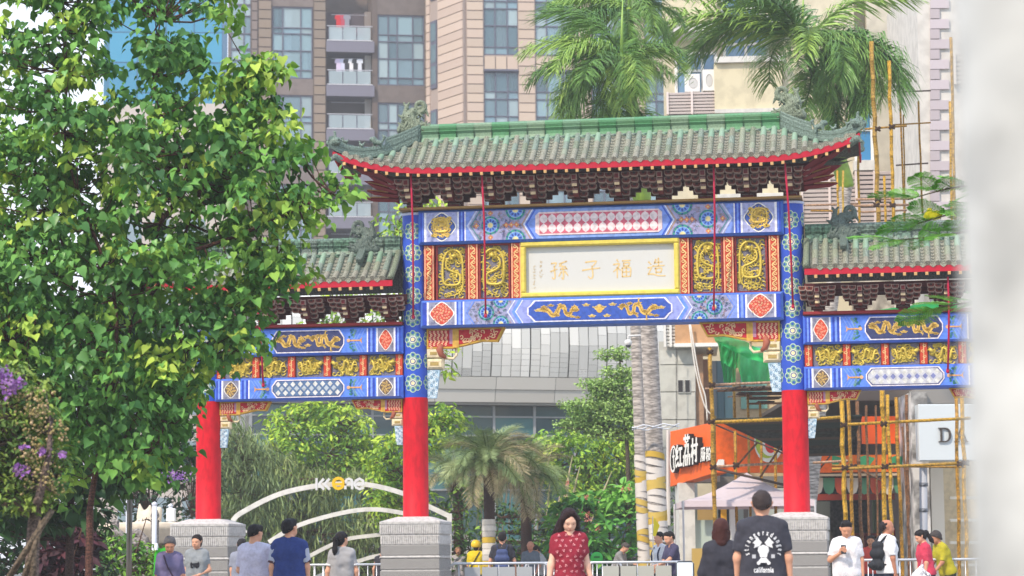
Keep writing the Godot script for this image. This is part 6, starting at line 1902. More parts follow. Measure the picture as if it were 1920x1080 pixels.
func build_street() -> void:
	# crowd barriers
	var b := barrier()
	var spots := [[935,46.0,0.0, "crowd barrier with grey panels just right of the middle stone pedestal"],[1075,47.2,3.0, "crowd barrier behind the woman in the red dress"],[1195,45.5,0.0, "crowd barrier with grey panels left of the woman with short brown hair"],[1580,46.0,0.0, "crowd barrier behind the man looking at his phone"],[1687,43.5,0.0, "crowd barrier with open bars in front of the white shirted man"],[1830,43.0,0.0, "crowd barrier in front of the bending person in yellow-green, half hidden by the marble column"],[640,52.0,-2.0, "white topped barrier behind the woman with the ponytail"],[540,53.0,3.0, "white topped barrier behind the man in the navy tee"]]
	var made := []
	for i in spots.size():
		var s: Array = spots[i]
		var p := at(s[0],1056, s[1]); p.y = 0
		var o: Node3D = b if i == 0 else dup(b, p, deg_to_rad(s[2]), s[3])
		if i == 0: o.position = p; o.set_meta("label", s[3])
		made.append(o)
	for i in [0,2]:
		for k in 4: part(made[i], "sheet_panel", Mb.new().cbox(Vector3.ZERO,Vector3(0.3,0.7,0.012),0.003).done(), mat("a9adb0" if i == 0 else "b4b4aa",0.5, {"metal": 0.2}), Transform3D(Basis.IDENTITY,Vector3(-0.5 + k * 0.33,0.68,0.03)))
	# white board sign by the tent
	var wb := at(1284,1056,44.0); wb.y = 0
	var w := thing("notice_board", "small white notice board with dark rounded frame right of a crowd barrier", "sign", wb)
	part(w, "board", Mb.new().cbox(Vector3(0,0.72,0),Vector3(0.30,0.74,0.03),0.008).done(), mat("dfe9ee",0.4))
	part(w, "frame", Mb.new().soft().tube([Vector3(-0.155,0,0),Vector3(-0.155,1.06,0),Vector3(-0.12,1.1,0),Vector3(0.12,1.1,0),Vector3(0.155,1.06,0),Vector3(0.155,0,0)],0.016,7).done(), mat("3a3f4a",0.4))
	# the white arches of the pergola with its name in letters
	var o := at(640,1056,62.0); o.y = 0
	var t := thing("arched_pergola", "white nested arches with white and yellow letters on top, between the red columns", "pergola", o)
	var wm := mat("e4e2dc",0.5, {"tex": "soft", "scale": 0.6})
	var arcs := [
		[[[440,1010],[438,975],[470,952],[520,928],[570,915],[625,908],[690,909],[755,925],[805,950],[843,968]],60.0,9.0],
		[[[843,964],[842,1020],[842,1100]],60.0,9.0],
		[[[505,1016],[560,985],[640,962],[700,955],[755,962],[800,973],[850,994],[900,1022]],63.0,8.0],
		[[[570,1048],[640,1014],[700,1004],[760,1000],[830,1012],[900,1034]],66.0,7.0],
		[[[560,1095],[670,1053],[720,1040],[800,1030],[890,1036]],69.0,7.0],
		[[[443,980],[475,1008],[520,1060]],60.2,3.0]]
	for a in arcs:
		var pts := []
		for p in a[0]: pts.append(at(p[0], p[1], a[1]) - o)
		var r: float = a[2] * a[1] / LENS * 0.5
		pts = spline(pts,4) if a[0].size() > 3 else pts
		var sd := []
		for i in pts.size(): sd.append(Vector3(0,0,1))
		var mb := Mb.new()
		for i in pts.size() - 1:
			var d: Vector3 = (pts[i + 1] - pts[i])
			mb.box((pts[i] + pts[i + 1]) / 2,Vector3(d.length() + r * 0.5, r * 2.0,0.16 + 0.002 * (i % 2)), Basis(Vector3.BACK, atan2(d.y, d.x)))
		part(t, "arch", mb.done(), wm)
	for x in [460.0,505.0,560.0]:
		pass
	var L := func(x: float, y: float) -> Vector3: return at(x, y,59.7) - o
	var greyl := mat("dcdcdc",0.5); var yel := mat("f2c21c",0.5)
	var stroke := func(called: String, pts: Array, wd: float, m: Material) -> void:
		var q := []
		for p in pts: q.append(L.call(592.0 + (p[0] - 1447.0) / 4.364 - 0.0,840.0 + p[1] / 4.364))
		var mb := Mb.new()
		for i in q.size() - 1:
			var d: Vector3 = q[i + 1] - q[i]
			mb.box((q[i] + q[i + 1]) / 2,Vector3(d.length() + wd * 0.6, wd,0.12 + 0.002 * (i % 2)), Basis(Vector3.BACK, atan2(d.y, d.x)))
		part(t, called, mb.done(), m)
	stroke.call("letter_k",[[1454,252],[1454,340]],0.05, greyl)
	stroke.call("letter_k_chevron",[[1510,256],[1474,296],[1512,336]],0.06, greyl)
	stroke.call("letter_k_chevron",[[1556,256],[1520,296],[1558,336]],0.06, greyl)
	var ring := []
	for i in 17: ring.append([1634 + 42 * cos(TAU * i / 16),290 + 42 * sin(TAU * i / 16)])
	stroke.call("letter_o", ring,0.07, yel); stroke.call("letter_o_bar",[[1606,296],[1664,296]],0.06, yel)
	stroke.call("letter_n",[[1690,332],[1690,285],[1700,260],[1720,252],[1740,262],[1746,285],[1746,332]],0.06, greyl)
	stroke.call("letter_n_bar",[[1690,298],[1746,298]],0.05, greyl)
	stroke.call("letter_e",[[1776,298],[1838,298],[1834,268],[1806,252],[1776,268],[1766,295],[1780,325],[1808,336],[1836,326]],0.06, greyl)
	# street lamp pole
	var lp := at(242,1056,29.0); lp.y = 0
	var l := thing("metal_pole", "slim grey metal pole standing before the carved stone screen at the left", "pole", lp)
	part(l, "shaft", Mb.new().soft().tube([Vector3(0,0,0),Vector3(0.0,1.9,0)],0.034,10).done(), mat("6b6258",0.4, {"metal": 0.5}))
	part(l, "base_plate", Mb.new().lathe([Vector2(0.1,0),Vector2(0.1,0.02),Vector2(0.05,0.04),Vector2(0.034,0.1)],12).done(), mat("5d564e",0.5))
	# carved stone screen
	var so := at(245,1056,52.0); so.y = 0
	var s := thing("stone_screen", "carved pale stone screen with a round relief behind the hedge at the left", "screen", so)
	var stm := mat("a79f9a",0.85, {"tex": "mottle", "scale": 2.0, "bump": 0.8})
	part(s, "slab", Mb.new().cbox(Vector3(-0.02,0.85,0),Vector3(0.78,1.75,0.22),0.04).done(), stm)
	var top := []
	for i in 14: top.append(Vector3(-0.4 + i * 0.06,1.74 + 0.09 * sin(i * 0.9),0))
	part(s, "wavy_crest", Mb.new().soft().tube(top,0.09,8).done(), stm)
	part(s, "round_relief", Mb.new().soft().lathe([Vector2(0.31,0),Vector2(0.31,0.06),Vector2(0.27,0.07),Vector2(0.24,0.03),Vector2(0.1,0.04),Vector2(0,0.07)],28).done(), stm, Transform3D(Basis(Vector3.RIGHT, PI / 2),Vector3(0.16,1.32,0.10)))
	var curls := Mb.new().soft()
	for i in 14:
		var c := Vector3(-0.33 + 0.15 * (i % 3),1.62 - 0.12 * int(i / 3.0),0.12)
		var q := []
		for k in 9: q.append(c + Vector3(cos(k * 0.8 + i), sin(k * 0.8 + i),0) * (0.065 - k * 0.006))
		curls.tube(q,0.016,5)
	part(s, "carved_clouds", curls.done(), stm)
	for x in [-0.36,0.5]: part(s, "post", Mb.new().cbox(Vector3(x,1.05,-0.1),Vector3(0.16,2.1,0.2),0.03).done(), stm)
	part(s, "post_finial", Mb.new().soft().lathe([Vector2(0.05,2.1),Vector2(0.1,2.18),Vector2(0.06,2.3),Vector2(0,2.36)],12,Vector3(0.5,0,-0.1)).done(), stm)
	# stone fountain basin and its figure
	var fo := at(285,1056,56.0); fo.y = 0
	var f := thing("stone_fountain", "cream stone fountain basin with a shell shaped figure behind the left pedestal", "fountain", fo)
	var cm := mat("d9ccb8",0.8, {"tex": "soft", "scale": 1.0})
	part(f, "basin", Mb.new().soft().lathe([Vector2(1.0,0),Vector2(1.0,1.55),Vector2(1.05,1.62)],32).done(), mat("7d7458",0.8, {"tex": "mottle", "scale": 1.0, "bump": 1.0}))
	part(f, "rim", Mb.new().soft().lathe([Vector2(1.0,1.6),Vector2(1.25,1.93),Vector2(1.28,2.06),Vector2(1.2,2.1),Vector2(0,2.1)],32).done(), cm)
	part(f, "shell_figure", blob([[Vector3(-0.1,2.1,0),Vector3(-0.1,2.2,0),0.35,0.2],[Vector3(-0.25,2.25,0),Vector3(-0.3,2.55,0),0.12,0.02],[Vector3(-0.1,2.25,0),Vector3(-0.05,2.5,0),0.14,0.03],[Vector3(0.1,2.22,0),Vector3(0.15,2.4,0),0.12,0.08]],0.03,0.05).done(), cm)
	part(f, "white_box", Mb.new().cbox(Vector3(0.45,2.28,0.1),Vector3(0.2,0.3,0.2),0.02).done(), mat("e6e6e6",0.6))
	for q in [[289,945,50.0,0.05],[319,948,58.0,0.05],[237,935,50.0,0.02]]:
		var pp := at(q[0],1056, q[2]); pp.y = 0
		var pl := thing("white_post",["white round post standing before the cream fountain basin", "white round post just left of the left red column", "thin white pipe beside the slim grey metal pole"][[289,319,237].find(q[0])], "post", pp)
		var hh: float = at(q[0], q[1], q[2]).y
		part(pl, "shaft", Mb.new().soft().tube([Vector3(0,0,0),Vector3(0, hh,0)], q[3],10).done(), mat("d6dbe6",0.5))
		part(pl, "cap", Mb.new().soft().lathe([Vector2(q[3] * 1.2, hh - 0.02),Vector2(q[3] * 1.2, hh + 0.02),Vector2(0, hh + 0.05)],10).done(), mat("d6dbe6",0.5))
	# dome camera on an arm from the palm trunk
	var co := at(1178,645,56.0)
	var c := thing("dome_camera", "white dome security camera on an arm fixed to the palm trunk", "camera", co)
	part(c, "arm", Mb.new().soft().tube([Vector3(0.42,0.2,0),Vector3(0.02,0.19,0),Vector3(0,0.17,0),Vector3(0,0.05,0)],0.025,7).done(), mat("d9d9d8",0.4))
	part(c, "housing", Mb.new().soft().lathe([Vector2(0.06,-0.03),Vector2(0.085,0.0),Vector2(0.085,0.07),Vector2(0.05,0.1),Vector2(0,0.11)],16).done(), mat("e4e4e2",0.4))
	part(c, "dome", Mb.new().soft().lathe([Vector2(0,-0.09),Vector2(0.04,-0.08),Vector2(0.065,-0.04),Vector2(0.066,-0.02)],16).done(), mat("55585c",0.15))
	# marble column close to the camera
	var mo := at(1824,1000,2.5)
	var mr := 0.19
	var mc := thing("marble_column", "blurred white marble column close to the camera at the right edge", "column",Vector3(mo.x + mr,0, mo.z))
	part(mc, "shaft", Mb.new().soft().lathe([Vector2(mr + 0.03,0.0),Vector2(mr + 0.03,0.1),Vector2(mr,0.14),Vector2(mr,2.6)],40).done(), mat("c9c9c4",0.5, {"tex": "marble", "scale": 0.9, "bump": 0.6, "bumptex": "bump_wide"}))
	# round green sign on a stand
	var go := at(1119,1056,49.0); go.y = 0
	var g := thing("round_green_sign", "round bright green sign with a dark bar behind the barrier, right of the red dress", "sign", go)
	part(g, "disc", Mb.new().soft().lathe([Vector2(0.125,0),Vector2(0.125,0.02),Vector2(0.11,0.03),Vector2(0,0.03)],24).done(), mat("3db54a",0.5), Transform3D(Basis(Vector3.RIGHT, PI / 2),Vector3(0,1.19,0)))
	part(g, "bar", Mb.new().cbox(Vector3(0,1.21,0.035),Vector3(0.12,0.03,0.012),0.004).done(), mat("1f6b2c",0.6))
	part(g, "stem", Mb.new().soft().tube([Vector3(0,0,-0.01),Vector3(0,1.1,-0.01)],0.015,6).done(), mat("4a4f4a",0.5))
	# green plastic sack
	var gs := at(300,1056,42.0); gs.y = 0
	var sk := thing("green_sack", "bright green plastic sheet with a white bottle top, left of the left pedestal", "sheet", gs)
	part(sk, "sheet", Mb.new().prism(PackedVector2Array([Vector2(-0.12,0.6),Vector2(0.12,0.6),Vector2(0.13,1.45),Vector2(0.02,1.4),Vector2(-0.05,1.43),Vector2(-0.1,1.3)]),-0.02,0.02).done(), mat("39b52c",0.6))
	part(sk, "bottle_top", Mb.new().soft().lathe([Vector2(0.03,1.38),Vector2(0.035,1.45),Vector2(0.02,1.5),Vector2(0.0,1.5)],10,Vector3(-0.06,0,0.05)).done(), mat("eef2f4",0.4))
	# yellow pennant
	var yo := at(1225,1056,48.0); yo.y = 0
	var y := thing("yellow_pennant", "small yellow and white pennant by the palm trunk over the boy's head", "flag", yo)
	part(y, "cloth", Mb.new().prism(PackedVector2Array([Vector2(0.0,1.62),Vector2(0.03,1.98),Vector2(0.14,1.82),Vector2(0.05,1.6)]),-0.01,0.01).done(), mat("f0dc2a",0.7))
	part(y, "stick", Mb.new().tube([Vector3(0,0,0),Vector3(0.0,2.0,0)],0.01,5).done(), mat("cfcfc8",0.6))
	# a parked scooter half hidden by the barrier
	for q in [[1150,58.0, "grey scooter parked behind the barrier under the frangipani bush",0.6],[1030,57.0, "grey scooter parked behind the barrier left of the red dress",-0.5]]:
		var po := at(q[0],1056, q[1]); po.y = 0
		var sc := thing("motor_scooter", q[2], "scooter", po, q[3], "scooters parked behind the barriers")
		for e in [-0.6,0.6]:
			part(sc, "wheel", Mb.new().soft().lathe([Vector2(0.13,-0.05),Vector2(0.2,-0.06),Vector2(0.235,0),Vector2(0.2,0.06),Vector2(0.13,0.05)],18).done(), mat("222222",0.8), Transform3D(Basis(Vector3.RIGHT, PI / 2),Vector3(e,0.235,0)))
		part(sc, "body", blob([[Vector3(-0.55,0.55,0),Vector3(-0.1,0.5,0),0.16,0.15],[Vector3(-0.1,0.35,0),Vector3(0.35,0.32,0),0.1,0.1],[Vector3(0.38,0.35,0),Vector3(0.46,0.9,0),0.14,0.13]],0.03,0.08).done(), mat("6a6f74",0.35))
		part(sc, "seat", blob([[Vector3(-0.6,0.74,0),Vector3(-0.05,0.7,0),0.09,0.1]],0.03,0.03).done(), mat("2a2a2c",0.6))
		part(sc, "handlebar", Mb.new().soft().tube([Vector3(0.4,1.02,-0.32),Vector3(0.47,1.04,0),Vector3(0.4,1.02,0.32)],0.018,6).done(), mat("2c2c2e",0.5))
		part(sc, "mirror", blob([[Vector3(0.42,1.2,0.25),Vector3(0.42,1.2,0.32),0.04,0.04],[Vector3(0.42,1.04,0.24),Vector3(0.42,1.18,0.28),0.012,0.012]],0.015,0.01).done(), mat("3a3a3c",0.3))
		part(sc, "headlight", blob([[Vector3(0.52,0.9,0),Vector3(0.55,0.9,0),0.07,0.06]],0.02,0.02).done(), mat("d8dde2",0.2))

# ================================================================== trees, palms and shrubs
# a leaf from the origin along +z, its upper side towards +y. w, l, kind of outline
func leaf_mesh(kind: String) -> ArrayMesh:
	if kit_cache.has("leaf_" + kind): return kit_cache["leaf_" + kind]
	var out := []                       # half outline: [z, x]
	match kind:
		"heart": out = [[0.0,0.0],[-0.06,0.22],[0.06,0.42],[0.28,0.46],[0.55,0.33],[0.78,0.14],[1.0,0.0]]
		"oval": out = [[0.0,0.0],[0.2,0.13],[0.5,0.19],[0.8,0.12],[1.0,0.0]]
		"small": out = [[0.0,0.0],[0.45,0.26],[1.0,0.0]]
		"needle": out = [[0.0,0.02],[0.5,0.06],[1.0,0.0]]
	var mb := Mb.new().soft()
	var bend := func(z: float, x: float) -> Vector3: return Vector3(x, absf(x) * 0.42 - 0.22 * z * z, z)
	for s in [-1.0,1.0]:
		for i in out.size() - 1:
			var a: Vector3 = bend.call(out[i][0], out[i][1] * s); var b: Vector3 = bend.call(out[i + 1][0], out[i + 1][1] * s)
			var c: Vector3 = bend.call(clampf(out[i][0],0,1),0.0); var d: Vector3 = bend.call(clampf(out[i + 1][0],0,1),0.0)
			if s > 0.0:
				mb.tri(c, b, a); mb.tri(c, d, b)
			else:
				mb.tri(c, a, b); mb.tri(c, b, d)
	kit_cache["leaf_" + kind] = mb.done()
	return kit_cache["leaf_" + kind]

func leaf_mat(gloss := 0.45) -> StandardMaterial3D:
	return mat("ffffff", gloss, {"vc": true, "back": "66782e", "spec": 0.38})

func scatter(parent: Node, called: String, mesh: Mesh, m: Material, xfs: Array, cols: Array) -> MultiMeshInstance3D:
	var mm := MultiMesh.new()
	mm.transform_format = MultiMesh.TRANSFORM_3D
	mm.use_colors = true
	mm.mesh = mesh
	mm.instance_count = xfs.size()
	for i in xfs.size():
		mm.set_instance_transform(i, xfs[i]); mm.set_instance_color(i, cols[i])
	var o := MultiMeshInstance3D.new()
	o.name = numbered(parent, called)
	o.multimesh = mm
	o.material_override = m
	parent.add_child(o, true)
	o.set_meta("kind", "stuff")
	return o

func poly_pick(r: RandomNumberGenerator, poly: PackedVector2Array) -> Vector2:
	var lo := poly[0]; var hi := poly[0]
	for p in poly:
		lo = lo.min(p); hi = hi.max(p)
	for k in 200:
		var q := Vector2(r.randf_range(lo.x, hi.x), r.randf_range(lo.y, hi.y))
		if Geometry2D.is_point_in_polygon(q, poly): return q
	return poly[0]

func edge_dist(p: Vector2, poly: PackedVector2Array) -> float:
	var d := 1e9
	for i in poly.size(): d = minf(d, p.distance_to(Geometry2D.get_closest_point_to_segment(p, poly[i], poly[(i + 1) % poly.size()])))
	return d

# o: outline (pixels the crown covers), depth, thick, clusters, leaves (per cluster), size, leaf, spread, tones, young (share of pale clusters), pale, droop, gaps, shoots (pale share falls downward, as painted shade)
func crown_points(o: Dictionary, sd: int) -> Array:
	var r := RandomNumberGenerator.new(); r.seed = sd
	var poly := PackedVector2Array()
	for i in range(0, o.outline.size(),2): poly.append(Vector2(o.outline[i], o.outline[i + 1]))
	var pts := []
	var guard := 0
	while pts.size() < o.clusters and guard < o.clusters * 12:
		guard += 1
		var q := poly_pick(r, poly)
		var ok := true
		for g in o.get("gaps",[]):
			if Vector2((q.x - g[0]) / g[2],(q.y - g[1]) / g[3]).length() < 1.0: ok = false
		if not ok: continue
		var e = edge_dist(q, poly) / (LENS / o.depth)
		var th: float = o.thick * clampf(0.35 + e * 0.6,0.3,1.0)
		pts.append([at(q.x, q.y, o.depth + r.randf_range(-th, th)), e, q])
	return pts

func foliage(t: Node3D, o: Dictionary, sd: int, single := 0) -> Array:
	var r := RandomNumberGenerator.new(); r.seed = sd + 1
	var pts := crown_points(o, sd)
	var xfs := []; var cols := []; var order := []
	var tones := []
	for h in o.tones: tones.append(hexlin(h))
	var pale := []
	for h in o.pale: pale.append(hexlin(h))
	for p in pts:
		var c: Vector3 = p[0] - t.position
		var young: bool = r.randf() < o.young * (1.8 if p[1] < 0.25 else 0.8) * (clampf(1.15 - (p[2].y - 380.0) / 420.0,0.12,1.0) if o.has("shoots") else 1.0)  # fewer pale leaves low down: the lower crown's shade is put into leaf colour
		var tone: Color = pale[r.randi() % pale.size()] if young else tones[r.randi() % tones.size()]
		for i in o.leaves:
			var a := r.randf() * TAU
			var el := asin(r.randf_range(-0.75,1.0))
			var dirv := Vector3(cos(a) * cos(el), sin(el), sin(a) * cos(el))
			var pos = c + dirv * o.spread * pow(r.randf(),0.5) * Vector3(1,0.8,1)
			var out := Vector3(dirv.x,0, dirv.z).normalized()
			var f = (out * r.randf_range(0.3,1.0) + Vector3.DOWN * o.droop * r.randf_range(0.5,1.3) + Vector3(r.randfn(0,0.42), r.randfn(0,0.3), r.randfn(0,0.42))).normalized()
			var up := (Vector3.UP * 0.9 + out * 0.7 + Vector3(r.randfn(0,0.5), r.randfn(0,0.3), r.randfn(0,0.5))).normalized()
			var x := up.cross(f).normalized()
			up = f.cross(x)
			var s: float = o.size * r.randf_range(0.5,1.35)
			xfs.append(Transform3D(Basis(x, up, f) * Basis.from_scale(Vector3(s, s, s)), pos))
			var col: Color = tone.lerp(tones[r.randi() % tones.size()], r.randf() * 0.45)
			var k := r.randf_range(0.75,1.2)
			cols.append(Color(col.r * k, col.g * k, col.b * k))
			order.append(pos.z + r.randf() * 0.6)
	var m := leaf_mat(o.get("gloss",0.68))
	var mesh := leaf_mesh(o.leaf)
	if single > 0:           # the leaves nearest the camera are parts of their own
		var idx := range(xfs.size())
		idx.sort_custom(func(a, b): return order[a] > order[b])
		var crown := Node3D.new(); crown.name = "crown"; t.add_child(crown, true)
		var lm := []
		for k in 6:
			var cc: Color = cols[idx[k * 7]].linear_to_srgb()
			lm.append([cols[idx[k * 7]], mat(cc.to_html(false),0.45, {"back": "66782e", "spec": 0.5})])
		var rest := []; var rc := []
		for k in idx.size():
			if k < single:
				var best = lm[0]
				for q in lm:
					if absf(q[0].r - cols[idx[k]].r) + absf(q[0].g - cols[idx[k]].g) < absf(best[0].r - cols[idx[k]].r) + absf(best[0].g - cols[idx[k]].g): best = q
				part(crown, "leaf", mesh, best[1], xfs[idx[k]])
			else:
				rest.append(xfs[idx[k]]); rc.append(cols[idx[k]])
		scatter(crown, "foliage", mesh, m, rest, rc)
	else:
		scatter(t, "foliage", mesh, m, xfs, cols)
	return pts

func limb(pts: Array, r0: float, r1: float, mb: Mb) -> void:
	var q := spline(pts,5)
	var rad := []
	for i in q.size(): rad.append(lerpf(r0, r1, float(i) / (q.size() - 1)))
	mb.soft().tube(q, rad,7)

func twigs(t: Node3D, pts: Array, anchors: Array, m: Material) -> void:
	var mb := Mb.new()
	for p in pts:
		var c: Vector3 = p[0] - t.position
		var best: Vector3 = anchors[0]
		for a in anchors:
			if a.distance_to(c) + maxf(0.0, a.y - c.y) * 0.7 < best.distance_to(c) + maxf(0.0, best.y - c.y) * 0.7: best = a
		var mid := best.lerp(c,0.5) + Vector3(0,-0.06,0)
		mb.soft().tube([best, mid, c],[0.012,0.008,0.004],4, false)
	tag(part(t, "twigs", mb.done(), m), "", "", "", "stuff")

func tree(called: String, label: String, cat: String, base_px: float, depth: float, o: Dictionary, limbs: Array, r0: float, sd: int, single := 0, group := "") -> Node3D:
	var p := at(base_px,1056, depth); p.y = 0
	var t := thing(called, label, cat, p,0.0, group)
	o.depth = depth
	var pts := foliage(t, o, sd, single)
	var bark := mat(o.get("bark", "6a4a3c"),0.85, {"tex": "bark", "scale": 2.0})
	var anchors := []
	var k := 0
	for l in limbs:
		var q := []
		for i in range(0, l.size(),2): q.append(at(l[i], l[i + 1], depth + 0.25 * sin(k * 2.1 + i * 0.3)) - p)
		if k == 0: q[0] = Vector3(q[0].x,-0.05, q[0].z)
		var mb := Mb.new()
		limb(q, r0 * (1.0 if k == 0 else 0.55), r0 * (0.6 if k == 0 else 0.18), mb)
		part(t, "trunk" if k == 0 else "limb", mb.done(), bark)
		anchors.append_array(spline(q,4))
		k += 1
	twigs(t, pts, anchors, bark)
	return t

func build_big_tree() -> void:
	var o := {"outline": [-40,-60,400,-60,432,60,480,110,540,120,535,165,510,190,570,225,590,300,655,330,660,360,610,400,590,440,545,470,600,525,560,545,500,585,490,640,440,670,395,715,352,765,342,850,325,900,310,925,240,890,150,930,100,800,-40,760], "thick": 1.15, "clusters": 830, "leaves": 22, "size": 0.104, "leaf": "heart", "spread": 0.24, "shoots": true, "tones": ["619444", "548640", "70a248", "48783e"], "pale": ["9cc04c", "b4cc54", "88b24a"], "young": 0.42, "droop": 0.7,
		"gaps": [[178,365,32,36],[40,25,45,26],[155,190,24,38],[222,60,30,50],[388,45,24,50],[155,515,40,16],[215,175,18,20],[262,395,16,20],[70,60,20,14],[330,40,24,40],[245,125,34,46],[410,120,18,26],[590,250,26,20],[545,330,18,16]], "bark": "6b473c"}
	var limbs := [[165,1090,168,1000,172,930,205,740],[205,740,150,600,110,430,65,300],[205,740,215,560,128,300,126,140],[205,740,250,600,300,420,320,290],[250,600,330,480,372,365,420,300],[300,420,350,320,290,180,300,40],[250,600,330,610,430,560,520,480],[330,610,350,680,320,770,290,840],[330,480,450,440,560,390,620,360],[372,365,430,250,480,160,510,140],[126,140,120,60,115,-40],[205,740,130,760,60,700,20,640],[205,740,260,760,230,830,210,880]]
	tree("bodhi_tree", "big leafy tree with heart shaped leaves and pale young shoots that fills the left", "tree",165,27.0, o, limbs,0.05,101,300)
	# darker tree behind it
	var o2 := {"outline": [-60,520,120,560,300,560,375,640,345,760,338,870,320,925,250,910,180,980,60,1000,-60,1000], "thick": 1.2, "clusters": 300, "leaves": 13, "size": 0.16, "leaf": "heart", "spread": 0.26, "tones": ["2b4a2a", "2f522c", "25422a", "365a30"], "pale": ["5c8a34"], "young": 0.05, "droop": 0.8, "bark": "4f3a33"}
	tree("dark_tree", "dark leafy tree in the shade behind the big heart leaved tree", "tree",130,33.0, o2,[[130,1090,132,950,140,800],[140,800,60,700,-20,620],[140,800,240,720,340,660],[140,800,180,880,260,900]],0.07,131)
	# shrub with purple flowers and seed pods
	var o3 := {"outline": [-50,690,40,690,95,730,118,800,122,880,105,940,60,958,0,950,-50,930], "thick": 0.35, "clusters": 240, "leaves": 14, "size": 0.075, "leaf": "oval", "spread": 0.12, "tones": ["5d7a3c", "4d6b36", "6d8544"], "pale": ["93a94a"], "young": 0.3, "droop": 0.35, "bark": "7d6a60"}
	var t := tree("purple_flowered_tree", "small tree with purple flowers and tan seed pods at the left edge", "tree",62,21.0, o3,[[55,1090,62,1010,70,945],[70,945,60,880,20,800,-10,720],[70,945,90,860,95,790],[70,945,100,900,115,880]],0.075,151)
	var r := RandomNumberGenerator.new(); r.seed = 9
	var pod := Mb.new().soft().lathe([Vector2(0,-0.5),Vector2(0.4,-0.3),Vector2(0.5,0.0),Vector2(0.35,0.35),Vector2(0,0.5)],6).done()
	var xs := []; var cs := []
	for p in crown_points({"outline": [10,720,90,740,118,800,122,880,100,930,50,900,60,800], "thick": 0.3, "clusters": 38, "depth": 20.8},8):
		for i in 12:
			var s := r.randf_range(0.016,0.03)
			xs.append(Transform3D(Basis.from_scale(Vector3(s, s, s)), p[0] - t.position + Vector3(r.randfn(0,0.05), r.randfn(0,0.05), r.randfn(0,0.05))))
			cs.append(hexlin(["b09a6c", "9a8a58", "c2ab84", "8f8a54"][r.randi() % 4]))
	scatter(t, "seed_pods", pod, leaf_mat(0.8), xs, cs)
	xs = []; cs = []
	var petal := leaf_mesh("small")
	for q in [[6,705,26],[25,722,22],[36,718,14],[40,881,18],[80,846,12],[118,852,8],[15,735,16],[44,838,8]]:
		for i in int(q[2] * 3.2):
			var c := at(q[0] + r.randfn(0, q[2] * 0.36), q[1] + r.randfn(0, q[2] * 0.28),20.7 + r.randfn(0,0.05)) - t.position
			var s := r.randf_range(0.03,0.05)
			xs.append(Transform3D(Basis(Vector3(r.randfn(), r.randfn(), r.randfn()).normalized(), r.randf() * TAU) * Basis.from_scale(Vector3(s * 1.6, s, s)), c))
			cs.append(hexlin(["9a66b4", "8c5aa6", "a878be", "b890c8"][r.randi() % 4]))
	for i in 70:
		var c := at(333 + r.randfn(0,11),893 + r.randfn(0,5),25.6 + r.randfn(0,0.05)) - t.position
		xs.append(Transform3D(Basis(Vector3(r.randfn(), r.randfn(), r.randfn()).normalized(), r.randf() * TAU) * Basis.from_scale(Vector3.ONE * 0.04), c)); cs.append(hexlin("9a70b8"))
	scatter(t, "purple_flowers", petal, leaf_mat(0.7), xs, cs)
	for q in [[15,1085,98,955],[60,1090,66,1000],[45,1085,80,975]]:
		part(t, "support_pole", Mb.new().soft().tube([at(q[0], q[1],20.8) - t.position, at(q[2], q[3],20.85) - t.position],0.028,7).done(), mat("7a6a58",0.85, {"tex": "bark", "scale": 2.0}))
	# feathery branch at the right
	feathery_tree()

func shrub(called: String, label: String, base_px: float, depth: float, o: Dictionary, sd: int, cat := "shrub", group := "") -> Node3D:
	var stems := []
	var cx := base_px
	return tree(called, label, cat, base_px, depth, o,[[cx,1150, cx,1080, cx + 3,1000],[cx,1100, cx - 20,1030, cx - 40,960],[cx,1100, cx + 22,1030, cx + 40,970]],0.04, sd,0, group)

